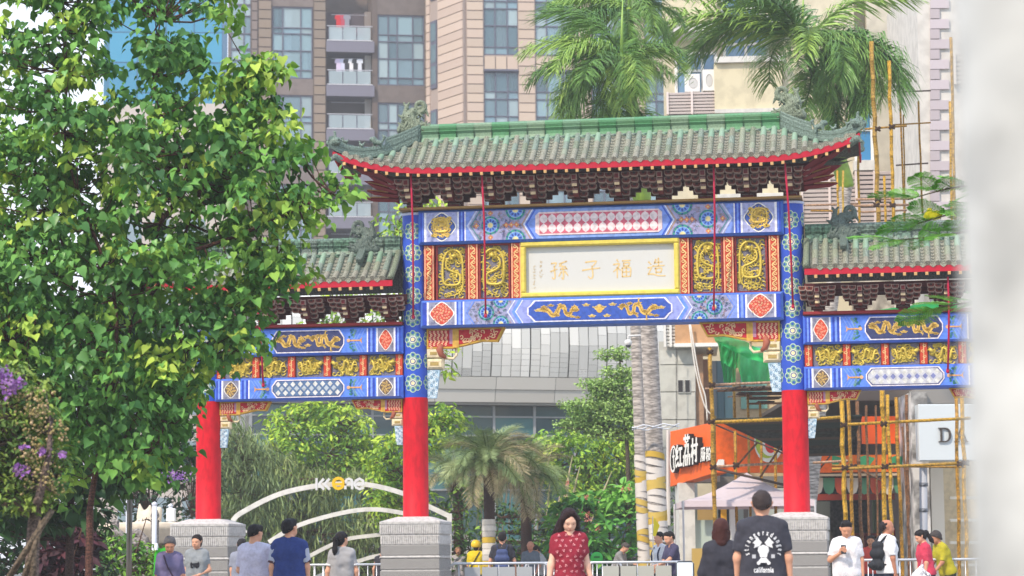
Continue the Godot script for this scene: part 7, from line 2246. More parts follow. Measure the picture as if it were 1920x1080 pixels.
func build_greens() -> void:
	var yt := ["7fa83a", "8cb43e", "729c38", "668f36"]; var yp := ["bcd545", "c8dc4c", "a8c842"]
	tree("bright_green_tree", "bright yellow-green bushy tree behind the left bay of the gateway", "tree",610,77.0, {"outline": [500,790,530,762,590,748,650,758,690,790,712,850,700,900,640,930,560,900,500,850], "thick": 1.8, "clusters": 360, "leaves": 14, "size": 0.2, "leaf": "oval", "spread": 0.32, "tones": yt, "pale": yp, "young": 0.5, "droop": 0.3},[[610,1120,608,980,600,880],[600,880,560,820,530,790],[600,880,640,820,660,790]],0.10,201)
	tree("tall_green_tree", "tall yellow-green tree whose top shows between the left roof and the main roof", "tree",776,62.0, {"outline": [520,640,600,560,690,455,706,402,750,388,812,376,850,400,850,720,560,720], "thick": 1.3, "clusters": 260, "leaves": 13, "size": 0.2, "leaf": "oval", "spread": 0.32, "tones": yt, "pale": yp, "young": 0.5, "droop": 0.3},[[776,1120,776,900,774,700],[774,700,745,520,745,420],[774,700,660,640,600,620]],0.12,203)
	tree("round_green_tree", "yellow-green bushy tree just behind the middle left red column", "tree",770,66.0, {"outline": [690,870,700,835,750,800,770,768,840,762,875,790,860,830,800,860,805,950,760,1000,700,990], "thick": 1.4, "clusters": 270, "leaves": 14, "size": 0.18, "leaf": "oval", "spread": 0.28, "tones": yt, "pale": yp, "young": 0.4, "droop": 0.3},[[765,1120,765,1000,765,900],[765,900,800,820],[765,900,725,860]],0.08,205)
	tree("willowy_tree", "dark olive weeping tree with fine hanging leaves behind the white arches", "tree",560,72.0, {"outline": [395,850,440,800,500,830,600,880,700,890,760,950,800,1000,800,1075,395,1075], "thick": 1.5, "clusters": 560, "leaves": 22, "size": 0.34, "leaf": "needle", "spread": 0.38, "tones": ["76884f", "6a7c49", "839158", "5a6c42"], "pale": ["a9b676", "9cac6c"], "young": 0.22, "droop": 1.2, "gloss": 0.7},[[560,1120,560,1000,556,900],[556,900,480,850,440,840],[556,900,650,900,700,920]],0.1,207)
	tree("willowy_tree", "olive weeping tree with fine leaves at the left end of the white arches", "tree",450,66.0, {"outline": [395,830,430,780,480,800,510,860,520,960,480,1075,395,1075], "thick": 1.0, "clusters": 150, "leaves": 20, "size": 0.32, "leaf": "needle", "spread": 0.36, "tones": ["66794a", "5c704c", "728456"], "pale": ["98ac76"], "young": 0.2, "droop": 1.2, "gloss": 0.7},[[450,1120,452,1000,455,860]],0.07,208)
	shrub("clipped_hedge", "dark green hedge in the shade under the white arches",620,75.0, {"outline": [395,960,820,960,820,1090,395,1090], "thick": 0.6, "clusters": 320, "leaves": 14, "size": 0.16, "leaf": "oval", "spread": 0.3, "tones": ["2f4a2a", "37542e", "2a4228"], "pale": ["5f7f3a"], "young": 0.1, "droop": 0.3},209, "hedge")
	tree("leafy_tree", "fresh green tree behind the pygmy palms, left of the palm trunks", "tree",1090,72.0, {"outline": [1000,850,1010,815,1080,800,1130,820,1200,800,1205,960,1120,970,1040,950], "thick": 1.6, "clusters": 380, "leaves": 14, "size": 0.19, "leaf": "oval", "spread": 0.3, "tones": yt, "pale": yp, "young": 0.42, "droop": 0.3},[[1100,1120,1100,1000,1105,880],[1105,880,1050,840],[1105,880,1170,850]],0.1,211)
	var fr := shrub("frangipani_bush", "green frangipani bush with big leaf rosettes and pink blossoms left of the palm trunks",1140,59.0, {"outline": [1040,960,1080,915,1130,920,1200,900,1205,1075,1060,1075,1040,1020], "thick": 0.8, "clusters": 130, "leaves": 11, "size": 0.30, "leaf": "oval", "spread": 0.16, "tones": ["559645", "62a84a", "4c8a40"], "pale": ["8cc858"], "young": 0.35, "droop": 0.15},213)
	var r := RandomNumberGenerator.new(); r.seed = 3
	var xs := []; var cs := []
	for q in [[1098,932],[1101,974],[1180,915],[1169,918],[1101,964],[1062,905],[1120,990]]:
		for i in 16:
			xs.append(Transform3D(Basis(Vector3(r.randfn(), r.randfn(), r.randfn()).normalized(), r.randf() * TAU) * Basis.from_scale(Vector3.ONE * 0.07), at(q[0] + r.randfn(0,2.5), q[1] + r.randfn(0,2.5),58.0) - fr.position)); cs.append(hexlin(["d98a7c", "e0a090", "c9746c"][r.randi() % 3]))
	scatter(fr, "pink_blossoms", leaf_mesh("small"), leaf_mat(0.7), xs, cs)
	shrub("low_shrubs", "low dark shrubs behind the barriers between the pygmy palms",900,62.0, {"outline": [800,940,860,920,960,940,1060,960,1060,1075,800,1075], "thick": 0.7, "clusters": 170, "leaves": 14, "size": 0.17, "leaf": "oval", "spread": 0.26, "tones": ["4a7030", "3c612c", "2f5028"], "pale": ["86a83c"], "young": 0.25, "droop": 0.3},215)
	shrub("dark_bush", "dark green bush between the palm trunks and the orange shop's white wall",1262,66.0, {"outline": [1250,900,1278,900,1278,1075,1240,1075], "thick": 0.3, "clusters": 40, "leaves": 14, "size": 0.16, "leaf": "oval", "spread": 0.2, "tones": ["456b34", "38592e"], "pale": ["6f9440"], "young": 0.2, "droop": 0.3},217)
	# layered tree: flat tiers of small leaves
	var p := at(1172,1056,68.0); p.y = 0
	var t := thing("layered_tree", "pale green tree with flat layered branches, left of the tall palm trunks", "tree", p)
	var bark := mat("6d6052",0.85, {"tex": "bark", "scale": 2.0})
	var mb := Mb.new(); limb([Vector3(0.1,0,0), at(1178,900,68) - p, at(1172,780,68) - p, at(1160,655,68) - p],0.09,0.02, mb)
	part(t, "trunk", mb.done(), bark)
	var tiers := [[1060,1200,790,1.0],[1052,1200,760,1.1],[1085,1200,722,0.8],[1130,1198,700,0.5],[1118,1172,664,0.35],[1100,1200,812,0.8],[1110,1150,730,0.3],[1040,1130,800,0.6],[1070,1198,775,0.9],[1100,1198,742,0.7]]
	var k := 0
	for q in tiers:
		var sub := {"outline": [q[0], q[2] - 5,(q[0] + q[1]) / 2.0, q[2] - 11, q[1], q[2] - 8, q[1], q[2] + 8, q[0] + 10, q[2] + 7], "thick": q[3], "clusters": int((q[1] - q[0]) * 0.58), "leaves": 18, "size": 0.11, "leaf": "small", "spread": 0.2, "tones": ["7fa454", "72984a", "8cb05e"], "pale": ["aac876"], "young": 0.4, "droop": 0.1, "depth": 68.0}
		foliage(t, sub,300 + k)
		mb = Mb.new(); limb([at(1168, q[2] + 14,68) - p, at(lerpf(q[0],1168,0.5), q[2] + 6,67.9) - p, at(q[0] + 8, q[2] + 1,67.8) - p],0.03,0.008, mb)
		part(t, "limb", mb.done(), bark)
		k += 1
	# hedge and red plant at the lower left
	shrub("leafy_hedge", "bright green low hedge before the carved stone screen at the lower left",235,46.0, {"outline": [165,1010,220,1000,260,1025,300,1030,320,1085,160,1085], "thick": 0.5, "clusters": 130, "leaves": 14, "size": 0.12, "leaf": "oval", "spread": 0.16, "tones": ["4f8030", "5c9034", "447029"], "pale": ["86b43a"], "young": 0.4, "droop": 0.3},219, "hedge")
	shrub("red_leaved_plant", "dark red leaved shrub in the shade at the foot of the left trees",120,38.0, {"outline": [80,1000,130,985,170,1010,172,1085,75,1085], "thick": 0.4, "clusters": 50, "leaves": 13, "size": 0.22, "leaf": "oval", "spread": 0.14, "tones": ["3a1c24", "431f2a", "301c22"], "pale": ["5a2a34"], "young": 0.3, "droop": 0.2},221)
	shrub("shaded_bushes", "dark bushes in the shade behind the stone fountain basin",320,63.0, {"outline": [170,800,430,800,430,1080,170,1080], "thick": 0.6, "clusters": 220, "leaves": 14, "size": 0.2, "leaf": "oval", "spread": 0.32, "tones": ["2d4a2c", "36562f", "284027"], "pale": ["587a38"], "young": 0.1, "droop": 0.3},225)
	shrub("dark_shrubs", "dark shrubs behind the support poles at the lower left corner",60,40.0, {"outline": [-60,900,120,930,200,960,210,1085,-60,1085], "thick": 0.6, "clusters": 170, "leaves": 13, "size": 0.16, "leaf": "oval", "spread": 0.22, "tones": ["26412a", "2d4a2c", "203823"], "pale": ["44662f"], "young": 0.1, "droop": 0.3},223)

# ------------------------------------------------------------------ palms
# a feather frond of unit length that starts along +z and bends over; leaflets hang from it
func frond(bend: float, leaflet: float, count: int, hang: float, sd: int, width := 0.028) -> ArrayMesh:
	var r := RandomNumberGenerator.new(); r.seed = sd
	var mb := Mb.new().soft()
	var pts := []; var p := Vector3.ZERO; var a := 0.0
	var n := 16
	for i in n + 1:
		pts.append(p)
		a = bend * pow(float(i + 1) / n,1.4)
		p += Vector3(0,-sin(a), cos(a)) / n
	var rad := []
	for i in n + 1: rad.append(lerpf(0.014,0.003, float(i) / n))
	mb.c(hexlin("8a9a52")).tube(pts, rad,5)
	for k in count:
		var t := 0.1 + 0.9 * float(k) / count
		var fi := t * n
		var i := mini(int(fi), n - 1)
		var o: Vector3 = (pts[i] as Vector3).lerp(pts[i + 1], fi - i)
		var d: Vector3 = (pts[i + 1] - pts[i]).normalized()
		var up := Vector3.RIGHT.cross(d) * -1.0
		var ln := leaflet * (0.55 + 0.75 * sin(PI * clampf(t * 0.88 + 0.10,0,1))) * r.randf_range(0.8,1.15)
		for s in [-1.0,1.0]:
			var side := (Vector3(s,0,0) * r.randf_range(0.6,1.0) + d * r.randf_range(0.5,0.9) + up * r.randf_range(-0.35,0.5)).normalized()
			var m1 := o + side * ln * 0.5 + Vector3(0,-0.03 * hang,0) * ln * 2.0
			var m2 := o + side * ln * 0.85 + Vector3(0,-hang * 0.5,0) * ln
			var e := o + side * ln * (1.0 - 0.25 * hang) + Vector3(0,-hang * 0.95,0) * ln
			var w := d * width * 0.5
			var g := r.randf_range(0.75,1.15)
			mb.c(Color(g, g, g * 0.9))
			mb.quad(o - w * 0.6, o + w * 0.6, m1 + w, m1 - w); mb.quad(m1 - w, m1 + w, m2 + w * 0.7, m2 - w * 0.7); mb.tri(m2 - w * 0.7, m2 + w * 0.7, e)
	return mb.done()

func ringed_trunk(pts: Array, r0: float, r1: float, m: Material, t: Node3D) -> void:
	var q := spline(pts,40)
	var rad := []; var out := []
	for i in q.size():
		var f := float(i) / (q.size() - 1)
		var r := lerpf(r0, r1, f)
		out.append(q[i]); rad.append(r * (1.0 if i % 2 else 0.965))
	part(t, "trunk", Mb.new().soft().tube(out, rad,14).done(), m)

func build_palms() -> void:
	var meshes := [frond(1.5,0.25,105,0.55,1,0.014), frond(2.1,0.25,105,0.7,2,0.014), frond(1.1,0.26,100,0.45,3,0.014)]
	var greens := [mat("6c9648",0.42, {"vc": true, "back": "3f5a24"}), mat("7ea650",0.42, {"vc": true, "back": "3f5a24"}), mat("5e8842",0.42, {"vc": true, "back": "3f5a24"}), mat("9cbe5c",0.42, {"vc": true, "back": "4a662a"})]
	var greym := mat("c9c0b8",0.85, {"tex": "mottle", "scale": 1.2, "scale3": Vector3(0.5,2.2,0.5)})
	# x at the foot, x and y at the top of the trunk, depth, trunk radius, x and y of the crown's heart
	var palms := [[1240,1240,1204,372,55.0,0.215,1165,105, "tall palm whose thick trunk stands nearest the orange shop, wrapped in golden ribbon"],[1210,1210,1180,290,57.0,0.15,1180,15, "tall palm with the slimmer pale trunk, left of the thick palm trunk"],[1496,1496,1586,345,60.0,0.2,1505,70, "tall palm with the wide crown above the gateway's right roof corner"]]
	# azimuth (0 faces the camera,90 the right), rise, length
	var sets := [
		[[-20,-0.5,2.0,0.25],[25,-0.5,2.0,0.3],[-60,-0.4,2.1,0.2],[55,-0.55,1.7,0.35],[5,-0.6,1.8,0.45],[-95,-0.45,2.1,0.3],[-40,-0.65,1.7,0.5],[-95,0.3,2.3],[-70,0.0,2.2],[-20,-0.3,2.0],[70,0.1,1.5],[30,0.3,2.0],[-120,0.0,2.2],[-90,0.6,2.4],[-110,0.2,2.3],[-60,0.35,2.3],[-30,0.1,2.3],[0,0.35,2.0],[15,-0.2,2.0],[60,0.5,1.7],[95,0.9,1.7],[-90,-0.2,2.1],[180,0.9,2.2],[-140,0.5,2.3],[-75,1.1,2.4],[100,0.1,1.2],[-45,-0.3,2.0]],
		[[-100,0.2,2.2],[-60,0.5,2.2],[10,0.0,1.9],[90,0.3,1.6],[50,0.6,1.8],[-85,0.5,2.0],[-120,0.7,2.1],[-50,0.1,2.1],[-10,0.4,1.9],[30,0.1,1.7],[80,0.9,1.9],[110,0.5,1.5],[180,0.8,2.0],[-75,-0.2,1.9],[-95,1.1,2.1],[60,-0.1,1.5]],
		[[10,-0.45,2.3,0.15],[-15,-0.5,2.0,0.2],[45,-0.5,2.4,0.2],[75,-0.45,2.6,0.15],[30,-0.6,2.0,0.3],[80,0.35,3.4],[110,0.1,3.0],[-30,0.7,3.0],[100,-0.3,3.0],[-112,0.6,3.2],[-91,0.50,4.3],[-100,0.85,3.6],[-70,1.1,3.2],[180,1.0,3.0],[90,0.5,3.2],[75,0.15,2.8],[100,0.9,3.3],[40,0.3,2.6],[8,0.25,2.3],[-14,0.0,2.2],[60,-0.15,2.6],[120,0.3,3.3],[150,0.6,3.0],[-150,0.7,2.8],[85,-0.25,2.9],[-84,0.95,2.6],[25,-0.1,2.2]]]
	var pi := 0
	for q in palms:
		var p := at(q[1],1056, q[4]); p.y = 0
		var t := thing("royal_palm", q[8], "palm tree", p,0.0, "tall palms behind the gateway")
		var top := at(q[2], q[3], q[4]) - p
		var mid := at(lerpf(q[1], q[2],0.52), lerpf(1056, q[3],0.5), q[4]) - p
		ringed_trunk([Vector3(0,0,0), mid, top], q[5], q[5] * 0.86, greym, t)
		var c := at(q[6], q[7], q[4]) - p
		var ax := c - top
		part(t, "crownshaft", Mb.new().soft().tube(spline([top - ax * 0.03, top + ax * 0.15, top + ax * 0.5 + Vector3(0.08,0,0), c],5),[q[5] * 0.88, q[5] * 0.98, q[5] * 1.05, q[5] * 1.08, q[5] * 1.06, q[5] * 1.03, q[5] * 1.0, q[5] * 0.95, q[5] * 0.9, q[5] * 0.85, q[5] * 0.78, q[5] * 0.72, q[5] * 0.66, q[5] * 0.6, q[5] * 0.55, q[5] * 0.5],14).done(), mat("8aa83c",0.4, {"tex": "soft", "scale": 1.5}))
		var r := RandomNumberGenerator.new(); r.seed = 60 + pi
		var k0 := 0
		for k in sets[pi]:
			var b := Basis(Vector3.UP, deg_to_rad(k[0] + r.randfn(0,4))) * Basis(Vector3.RIGHT,-k[1]) * Basis(Vector3.BACK, r.randfn(0,0.2))
			var s: float = k[2]
			part(t, "frond", meshes[(k0 * 2) % 3] if k0 > 0 else meshes[0], greens[r.randi() % 4], Transform3D(b * Basis.from_scale(Vector3(s, s, s)), c - ax * (k[3] if k.size() > 3 else 0.04 * (k0 % 3))))
			k0 += 1
		part(t, "spear_leaf", Mb.new().soft().tube([c, c + Vector3(0.05,1.4,0)],[0.05,0.01],6).done(), greens[3])
		if pi < 2:           # ribbon wound round the foot of the trunk
			var wr := [mat("cdb058",0.45), mat("d9d2ca",0.5), mat("c9a640",0.45), mat("e0851f",0.5)]
			for k in 22:
				var y := 0.9 + k * 0.145
				if y > 3.6: continue
				var f: float = y / top.y
				var cx: Vector3 = Vector3.ZERO.lerp(mid, minf(1.0, y / mid.y))
				var pts := []
				for i in 17: pts.append(Vector3(cx.x + cos(TAU * i / 16) * (q[5] + 0.006), y + 0.05 * sin(TAU * i / 16 + k), cx.z + sin(TAU * i / 16) * (q[5] + 0.006)))
				var mb := Mb.new().soft()
				for i in 16: mb.quad(pts[i] - Vector3(0,0.066,0), pts[i + 1] - Vector3(0,0.066,0), pts[i + 1] + Vector3(0,0.066,0), pts[i] + Vector3(0,0.066,0))
				part(t, "ribbon", mb.done(), wr[[1,1,1,0,0,1,1,1,2,0][(k + pi * 3) % 10]])
		pi += 1
	# white plastic tape round both trunks
	var wt := at(1230,806,54.6)
	var tp := thing("white_tape", "scrap of white plastic tape tied round the two palm trunks", "tape", wt)
	var mb2 := Mb.new().soft()
	for k in 3:
		var pts := []
		for i in 10: pts.append(Vector3(-0.55 + i * 0.12,0.03 * sin(i * 1.7 + k * 2.0) + k * 0.035 + i * 0.006,0.05 + 0.02 * k))
		mb2.tube(pts,0.014,5)
	part(tp, "strip", mb2.done(), mat("dfe3ea",0.5))
	# pygmy date palms
	var fm := [frond(1.15,0.20,110,0.16,11,0.008), frond(1.6,0.20,110,0.26,12,0.008)]
	var gm := [mat("9db07a",0.6, {"vc": true}), mat("8fa670",0.6, {"vc": true}), mat("b4c08c",0.6, {"vc": true}), mat("b9ac8a",0.7, {"vc": true}), mat("7c9264",0.6, {"vc": true})]
	var pg := [[916,868,57.0,1.35,44, "pygmy date palm with ribbon round its trunk, left of the red dressed woman"],[985,890,59.0,1.35,42, "pygmy date palm with a dark fibrous trunk, right of its ribboned neighbour"],[858,900,63.0,1.3,22, "pygmy date palm close behind the middle left red column"]]
	pi = 0
	for q in pg:
		var p := at(q[0],1056, q[2]); p.y = 0
		var t := thing("pygmy_palm", q[5], "palm tree", p,0.0, "pygmy palms behind the barriers")
		var top := at(q[0], q[1], q[2]) - p
		ringed_trunk([Vector3.ZERO, top * 0.5 + Vector3(0.02,0,0), top],0.15,0.13, mat("5b4741",0.95, {"tex": "bark", "scale": 5.0, "bump": 1.5}), t)
		var r := RandomNumberGenerator.new(); r.seed = 80 + pi
		for k in q[4]:
			var az := r.randf() * TAU
			var el := lerpf(1.4,-0.3, pow(float(k) / q[4],1.0))
			var b := Basis(Vector3.UP, az) * Basis(Vector3.RIGHT,-el) * Basis(Vector3.BACK, r.randfn(0,0.3))
			var s: float = q[3] * r.randf_range(0.8,1.15)
			part(t, "frond", fm[k % 2], gm[3] if (el < 0.0 and r.randf() < 0.5) else gm[r.randi() % 5], Transform3D(b * Basis.from_scale(Vector3(s, s, s)), top))
		for k in 12:
			var a := r.randf() * TAU
			part(t, "leaf_stub", Mb.new().tube([top * 0.94 + Vector3(cos(a) * 0.12,-0.05 * k * 0.3, sin(a) * 0.12), top * 0.97 + Vector3(cos(a) * 0.24,0.06 - 0.05 * k * 0.3, sin(a) * 0.24)],[0.03,0.01],5).done(), mat("4c3a36",0.9))
		if pi == 0:
			for k in 9:
				var y := 0.95 + k * 0.14
				part(t, "ribbon", Mb.new().soft().lathe([Vector2(0.158, y - 0.066),Vector2(0.162, y),Vector2(0.156, y + 0.066)],14,Vector3(0.01,0,0)).done(), mat(["cfc8bc", "c9a83a", "bcb6ae", "d6d0c6"][k % 4],0.5))
		pi += 1
	# grassy plumes behind them
	var po := at(960,1056,64.0); po.y = 0
	var gp := thing("plume_grass", "tall pale plume grass rising behind the pygmy palms", "grass", po)
	var rr := RandomNumberGenerator.new(); rr.seed = 5
	for k in 26:
		var x := rr.randf_range(-1.4,2.2)
		var h := rr.randf_range(3.2,4.6) - absf(x - 0.1) * 0.5
		var tip := Vector3(x * 1.25 + rr.randfn(0,0.2), h, rr.randfn(0,0.3))
		part(gp, "plume", Mb.new().soft().tube([Vector3(x * 0.8,0,0),Vector3(x, h * 0.6,0), tip.lerp(Vector3(x, h * 0.6,0),0.35), tip],[0.012,0.01,0.03,0.006],5).done(), mat(["a8a07c", "9aa070", "b6a48a"][k % 3],0.9))

# doubly feathered leaves that reach in from the right, their trunk is behind the marble column
func feathery_tree() -> void:
	var z := 24.0
	var p := at(1990,1056, z); p.y = 0
	var t := thing("feathery_tree", "bright green feathery leaved branches reaching in at the right, before the gateway's right roof", "tree", p)
	var bark := mat("7a6a58",0.85, {"tex": "bark", "scale": 2.0})
	var mb := Mb.new(); limb([Vector3(0,0,0),Vector3(0.02,1.6,0), at(1985,560, z) - p, at(1980,330, z) - p],0.09,0.05, mb)
	part(t, "trunk", mb.done(), bark)
	# one leaf: a rachis with pairs of pinnae, every pinna a double row of leaflets
	var r := RandomNumberGenerator.new(); r.seed = 21
	var lf := Mb.new()
	var g := [hexlin("78bc40"), hexlin("6aac3c"), hexlin("88c84c"), hexlin("5e9c38")]
	lf.soft().c(hexlin("6f8f40")).tube([Vector3.ZERO,Vector3(0,0.02,0.5),Vector3(0,-0.08,1.0)],[0.010,0.008,0.004],4)
	for i in 15:
		var zt := 0.12 + i * 0.06
		var o := Vector3(0,0.03 * sin(zt * 3.0) - 0.08 * zt * zt, zt)
		var pl := 0.34 * sin(PI * (0.2 + 0.72 * i / 15.0))
		for s in [-1.0,1.0]:
			var dirv := Vector3(s,-0.12 + r.randf() * 0.2,0.55).normalized()
			lf.c(g[r.randi() % 4])
			for k in 11:
				var c := o + dirv * pl * (k + 1) / 11.0 + Vector3(0,-0.06 * pl * (k / 11.0) ** 2,0)
				var q := dirv.cross(Vector3.UP).normalized()
				var w := dirv * 0.011
				for e in [-1.0,1.0]:
					var tp: Vector3 = c + q * e * 0.034 + dirv * 0.014 + Vector3(0,-0.012,0)
					lf.quad(c - w, c + w, tp + w * 0.4, tp - w * 0.4)
	var leafm := lf.done()
	var lm := mat("ffffff",0.5, {"vc": true, "back": "4c6a22"})
	var br := [[1980,330,1900,350,1800,350,1700,375],[1980,420,1880,420,1780,440,1660,452],[1985,560,1900,560,1810,568,1745,580],[1980,380,1880,390,1790,400,1720,420]]
	for q in br:
		var pts := []
		for i in 4: pts.append(at(q[i * 2], q[i * 2 + 1], z + 0.2 * sin(i * 2.0)) - p)
		mb = Mb.new(); limb(pts,0.022,0.004, mb)
		part(t, "branch", mb.done(), bark)
		var sp := spline(pts,8)
		var n := 13
		for k in n:
			var f := 0.25 + 0.75 * k / n
			var i := int(f * (sp.size() - 1))
			var s := r.randf_range(0.30,0.50)
			var b := Basis(Vector3.UP,-PI / 2 + r.randf_range(-1.3,1.3)) * Basis(Vector3.RIGHT, r.randf_range(-0.35,0.25)) * Basis(Vector3.BACK, r.randfn(0,0.3))
			part(t, "feather_leaf", leafm, lm, Transform3D(b * Basis.from_scale(Vector3(s, s, s)), sp[i]))
	var fl := at(1750,404, z - 0.1) - p
	part(t, "yellow_flower", blob([[fl, fl + Vector3(0.05,0.01,0),0.045,0.04],[fl + Vector3(-0.06,0.0,0), fl + Vector3(-0.03,0.03,0),0.035,0.04]],0.012,0.02,[],0.02,25.0).done(), mat("f0dc1c",0.6))

# ================================================================== people
func add_mesh(mb: Mb, mesh: Mesh, xf: Transform3D) -> void:
	var arr := mesh.surface_get_arrays(0)
	var v: PackedVector3Array = arr[Mesh.ARRAY_VERTEX]
	var idx = arr[Mesh.ARRAY_INDEX]
	var flip := xf.basis.determinant() < 0.0
	var n: int = idx.size() if idx != null and idx.size() > 0 else v.size()
	for i in range(0, n,3):
		var a: Vector3; var b: Vector3; var c: Vector3
		if idx != null and idx.size() > 0:
			a = v[idx[i]]; b = v[idx[i + 1]]; c = v[idx[i + 2]]
		else:
			a = v[i]; b = v[i + 1]; c = v[i + 2]
		if flip: mb.tri(xf * a, xf * b, xf * c)
		else: mb.tri(xf * a, xf * c, xf * b)

func head_mesh(female: bool) -> ArrayMesh:
	var key := "head_f" if female else "head_m"
	if kit_cache.has(key): return kit_cache[key]
	var w := 0.93 if female else 1.0
	var b := [
		[Vector3(0,0.035,-0.028),Vector3(0,0.04,0.008),0.082 * w,0.078 * w],
		[Vector3(0,0.0,0.02),Vector3(0,-0.045,0.03),0.066 * w,0.055 * w],
		[Vector3(0,-0.05,0.03),Vector3(0,-0.088,0.052),0.048 * w,0.026 * w,0.03],
		[Vector3(-0.035,-0.03,0.045),Vector3(-0.03,-0.04,0.05),0.03,0.03],[Vector3(0.035,-0.03,0.045),Vector3(0.03,-0.04,0.05),0.03,0.03],
		[Vector3(0,0.012,0.082),Vector3(0,-0.022,0.099),0.009,0.013,0.012],[Vector3(-0.012,-0.027,0.09),Vector3(0.012,-0.027,0.09),0.008,0.008,0.01],
		[Vector3(-0.036,0.026,0.07),Vector3(0.036,0.026,0.07),0.016,0.016,0.02],
		[Vector3(-0.017,-0.056,0.083),Vector3(0.017,-0.056,0.083),0.007,0.007,0.008],[Vector3(-0.013,-0.066,0.081),Vector3(0.013,-0.066,0.081),0.007,0.007,0.008],
		[Vector3(0,-0.05,-0.01),Vector3(0,-0.13,-0.02),0.052 * w,0.05 * w]]
	for s in [-1.0,1.0]:
		b.append([Vector3(s * 0.079 * w,0.012,-0.008),Vector3(s * 0.086 * w,0.02,-0.018),0.012,0.013,0.01]); b.append([Vector3(s * 0.079 * w,-0.012,-0.004),Vector3(s * 0.083 * w,0.01,-0.012),0.010,0.010,0.01])
	kit_cache[key] = blob(b,0.0058,0.035).done()
	return kit_cache[key]

# wrist at the origin, fingers down -y, the palm looks to +x, the thumb leaves towards +z
func hand_mesh(curl: float) -> ArrayMesh:
	var key := "hand%d" % int(curl * 10)
	if kit_cache.has(key): return kit_cache[key]
	var b := []
	var zs := [0.031,0.0105,-0.0105,-0.030]; var ln := [0.068,0.076,0.071,0.056]
	for i in 4:
		b.append([Vector3(0,-0.012, zs[i] * 0.6),Vector3(0.0,-0.086, zs[i]),0.0135,0.0105,0.012])
		var p := Vector3(0.0,-0.088, zs[i]); var a := 0.15 + curl * 0.4
		for k in 3:
			var q: Vector3 = p + Vector3(sin(a),-cos(a),0) * ln[i] * [0.42,0.33,0.25][k]
			b.append([p, q,0.0092 - k * 0.0008,0.0086 - k * 0.0009,0.004]); p = q; a += 0.18 + curl * 0.75
	b.append([Vector3(0.006,-0.02,0.022),Vector3(0.014,-0.058,0.052),0.014,0.0105,0.01])
	b.append([Vector3(0.014,-0.058,0.052),Vector3(0.022 + curl * 0.02,-0.086,0.056 - curl * 0.01),0.0102,0.0092,0.004])
	b.append([Vector3(0.022 + curl * 0.02,-0.086,0.056 - curl * 0.01),Vector3(0.03 + curl * 0.03,-0.108,0.05 - curl * 0.02),0.0092,0.0078,0.004])
	kit_cache[key] = blob(b,0.0045,0.006).done()
	return kit_cache[key]

func field_at(bones: Array, k: float, p: Vector3) -> float:
	var o := 1.0
	for b in bones:
		var ba: Vector3 = b[1] - b[0]
		var t := clampf((p - b[0]).dot(ba) / maxf(1e-9, ba.length_squared()),0.0,1.0)
		var d: float = (p - b[0] - ba * t).length() - lerpf(b[2], b[3], t)
		var e := absf(o - d)
		if e < k:
			var m := 1.0 - e / k
			o = minf(o, d) - m * m * k * 0.25
		else: o = minf(o, d)
	return o

# where a line along -z (side 1) or +z (side -1) meets the cloth
func cloth_place(bones: Array, k: float, side: float) -> Callable:
	return func(p: Vector2, h: float) -> Vector3:
		var q := Vector3(p.x, p.y,0.35 * side)
		for i in 14:
			var d := field_at(bones, k, q)
			q.z -= side * d * 0.9
			if absf(d) < 0.0015: break
		return q + Vector3(0,0, side * (0.009 + h))

func aim(dirv: Vector3, palm: Vector3) -> Basis:      # hand basis: -y along dirv, +x near palm
	var y := -dirv.normalized()
	var z := palm.cross(y).normalized()
	return Basis(y.cross(z).normalized(), y, z)

const SKIN := ["d9a184", "cf9577", "e0ad90", "c78d6e"]

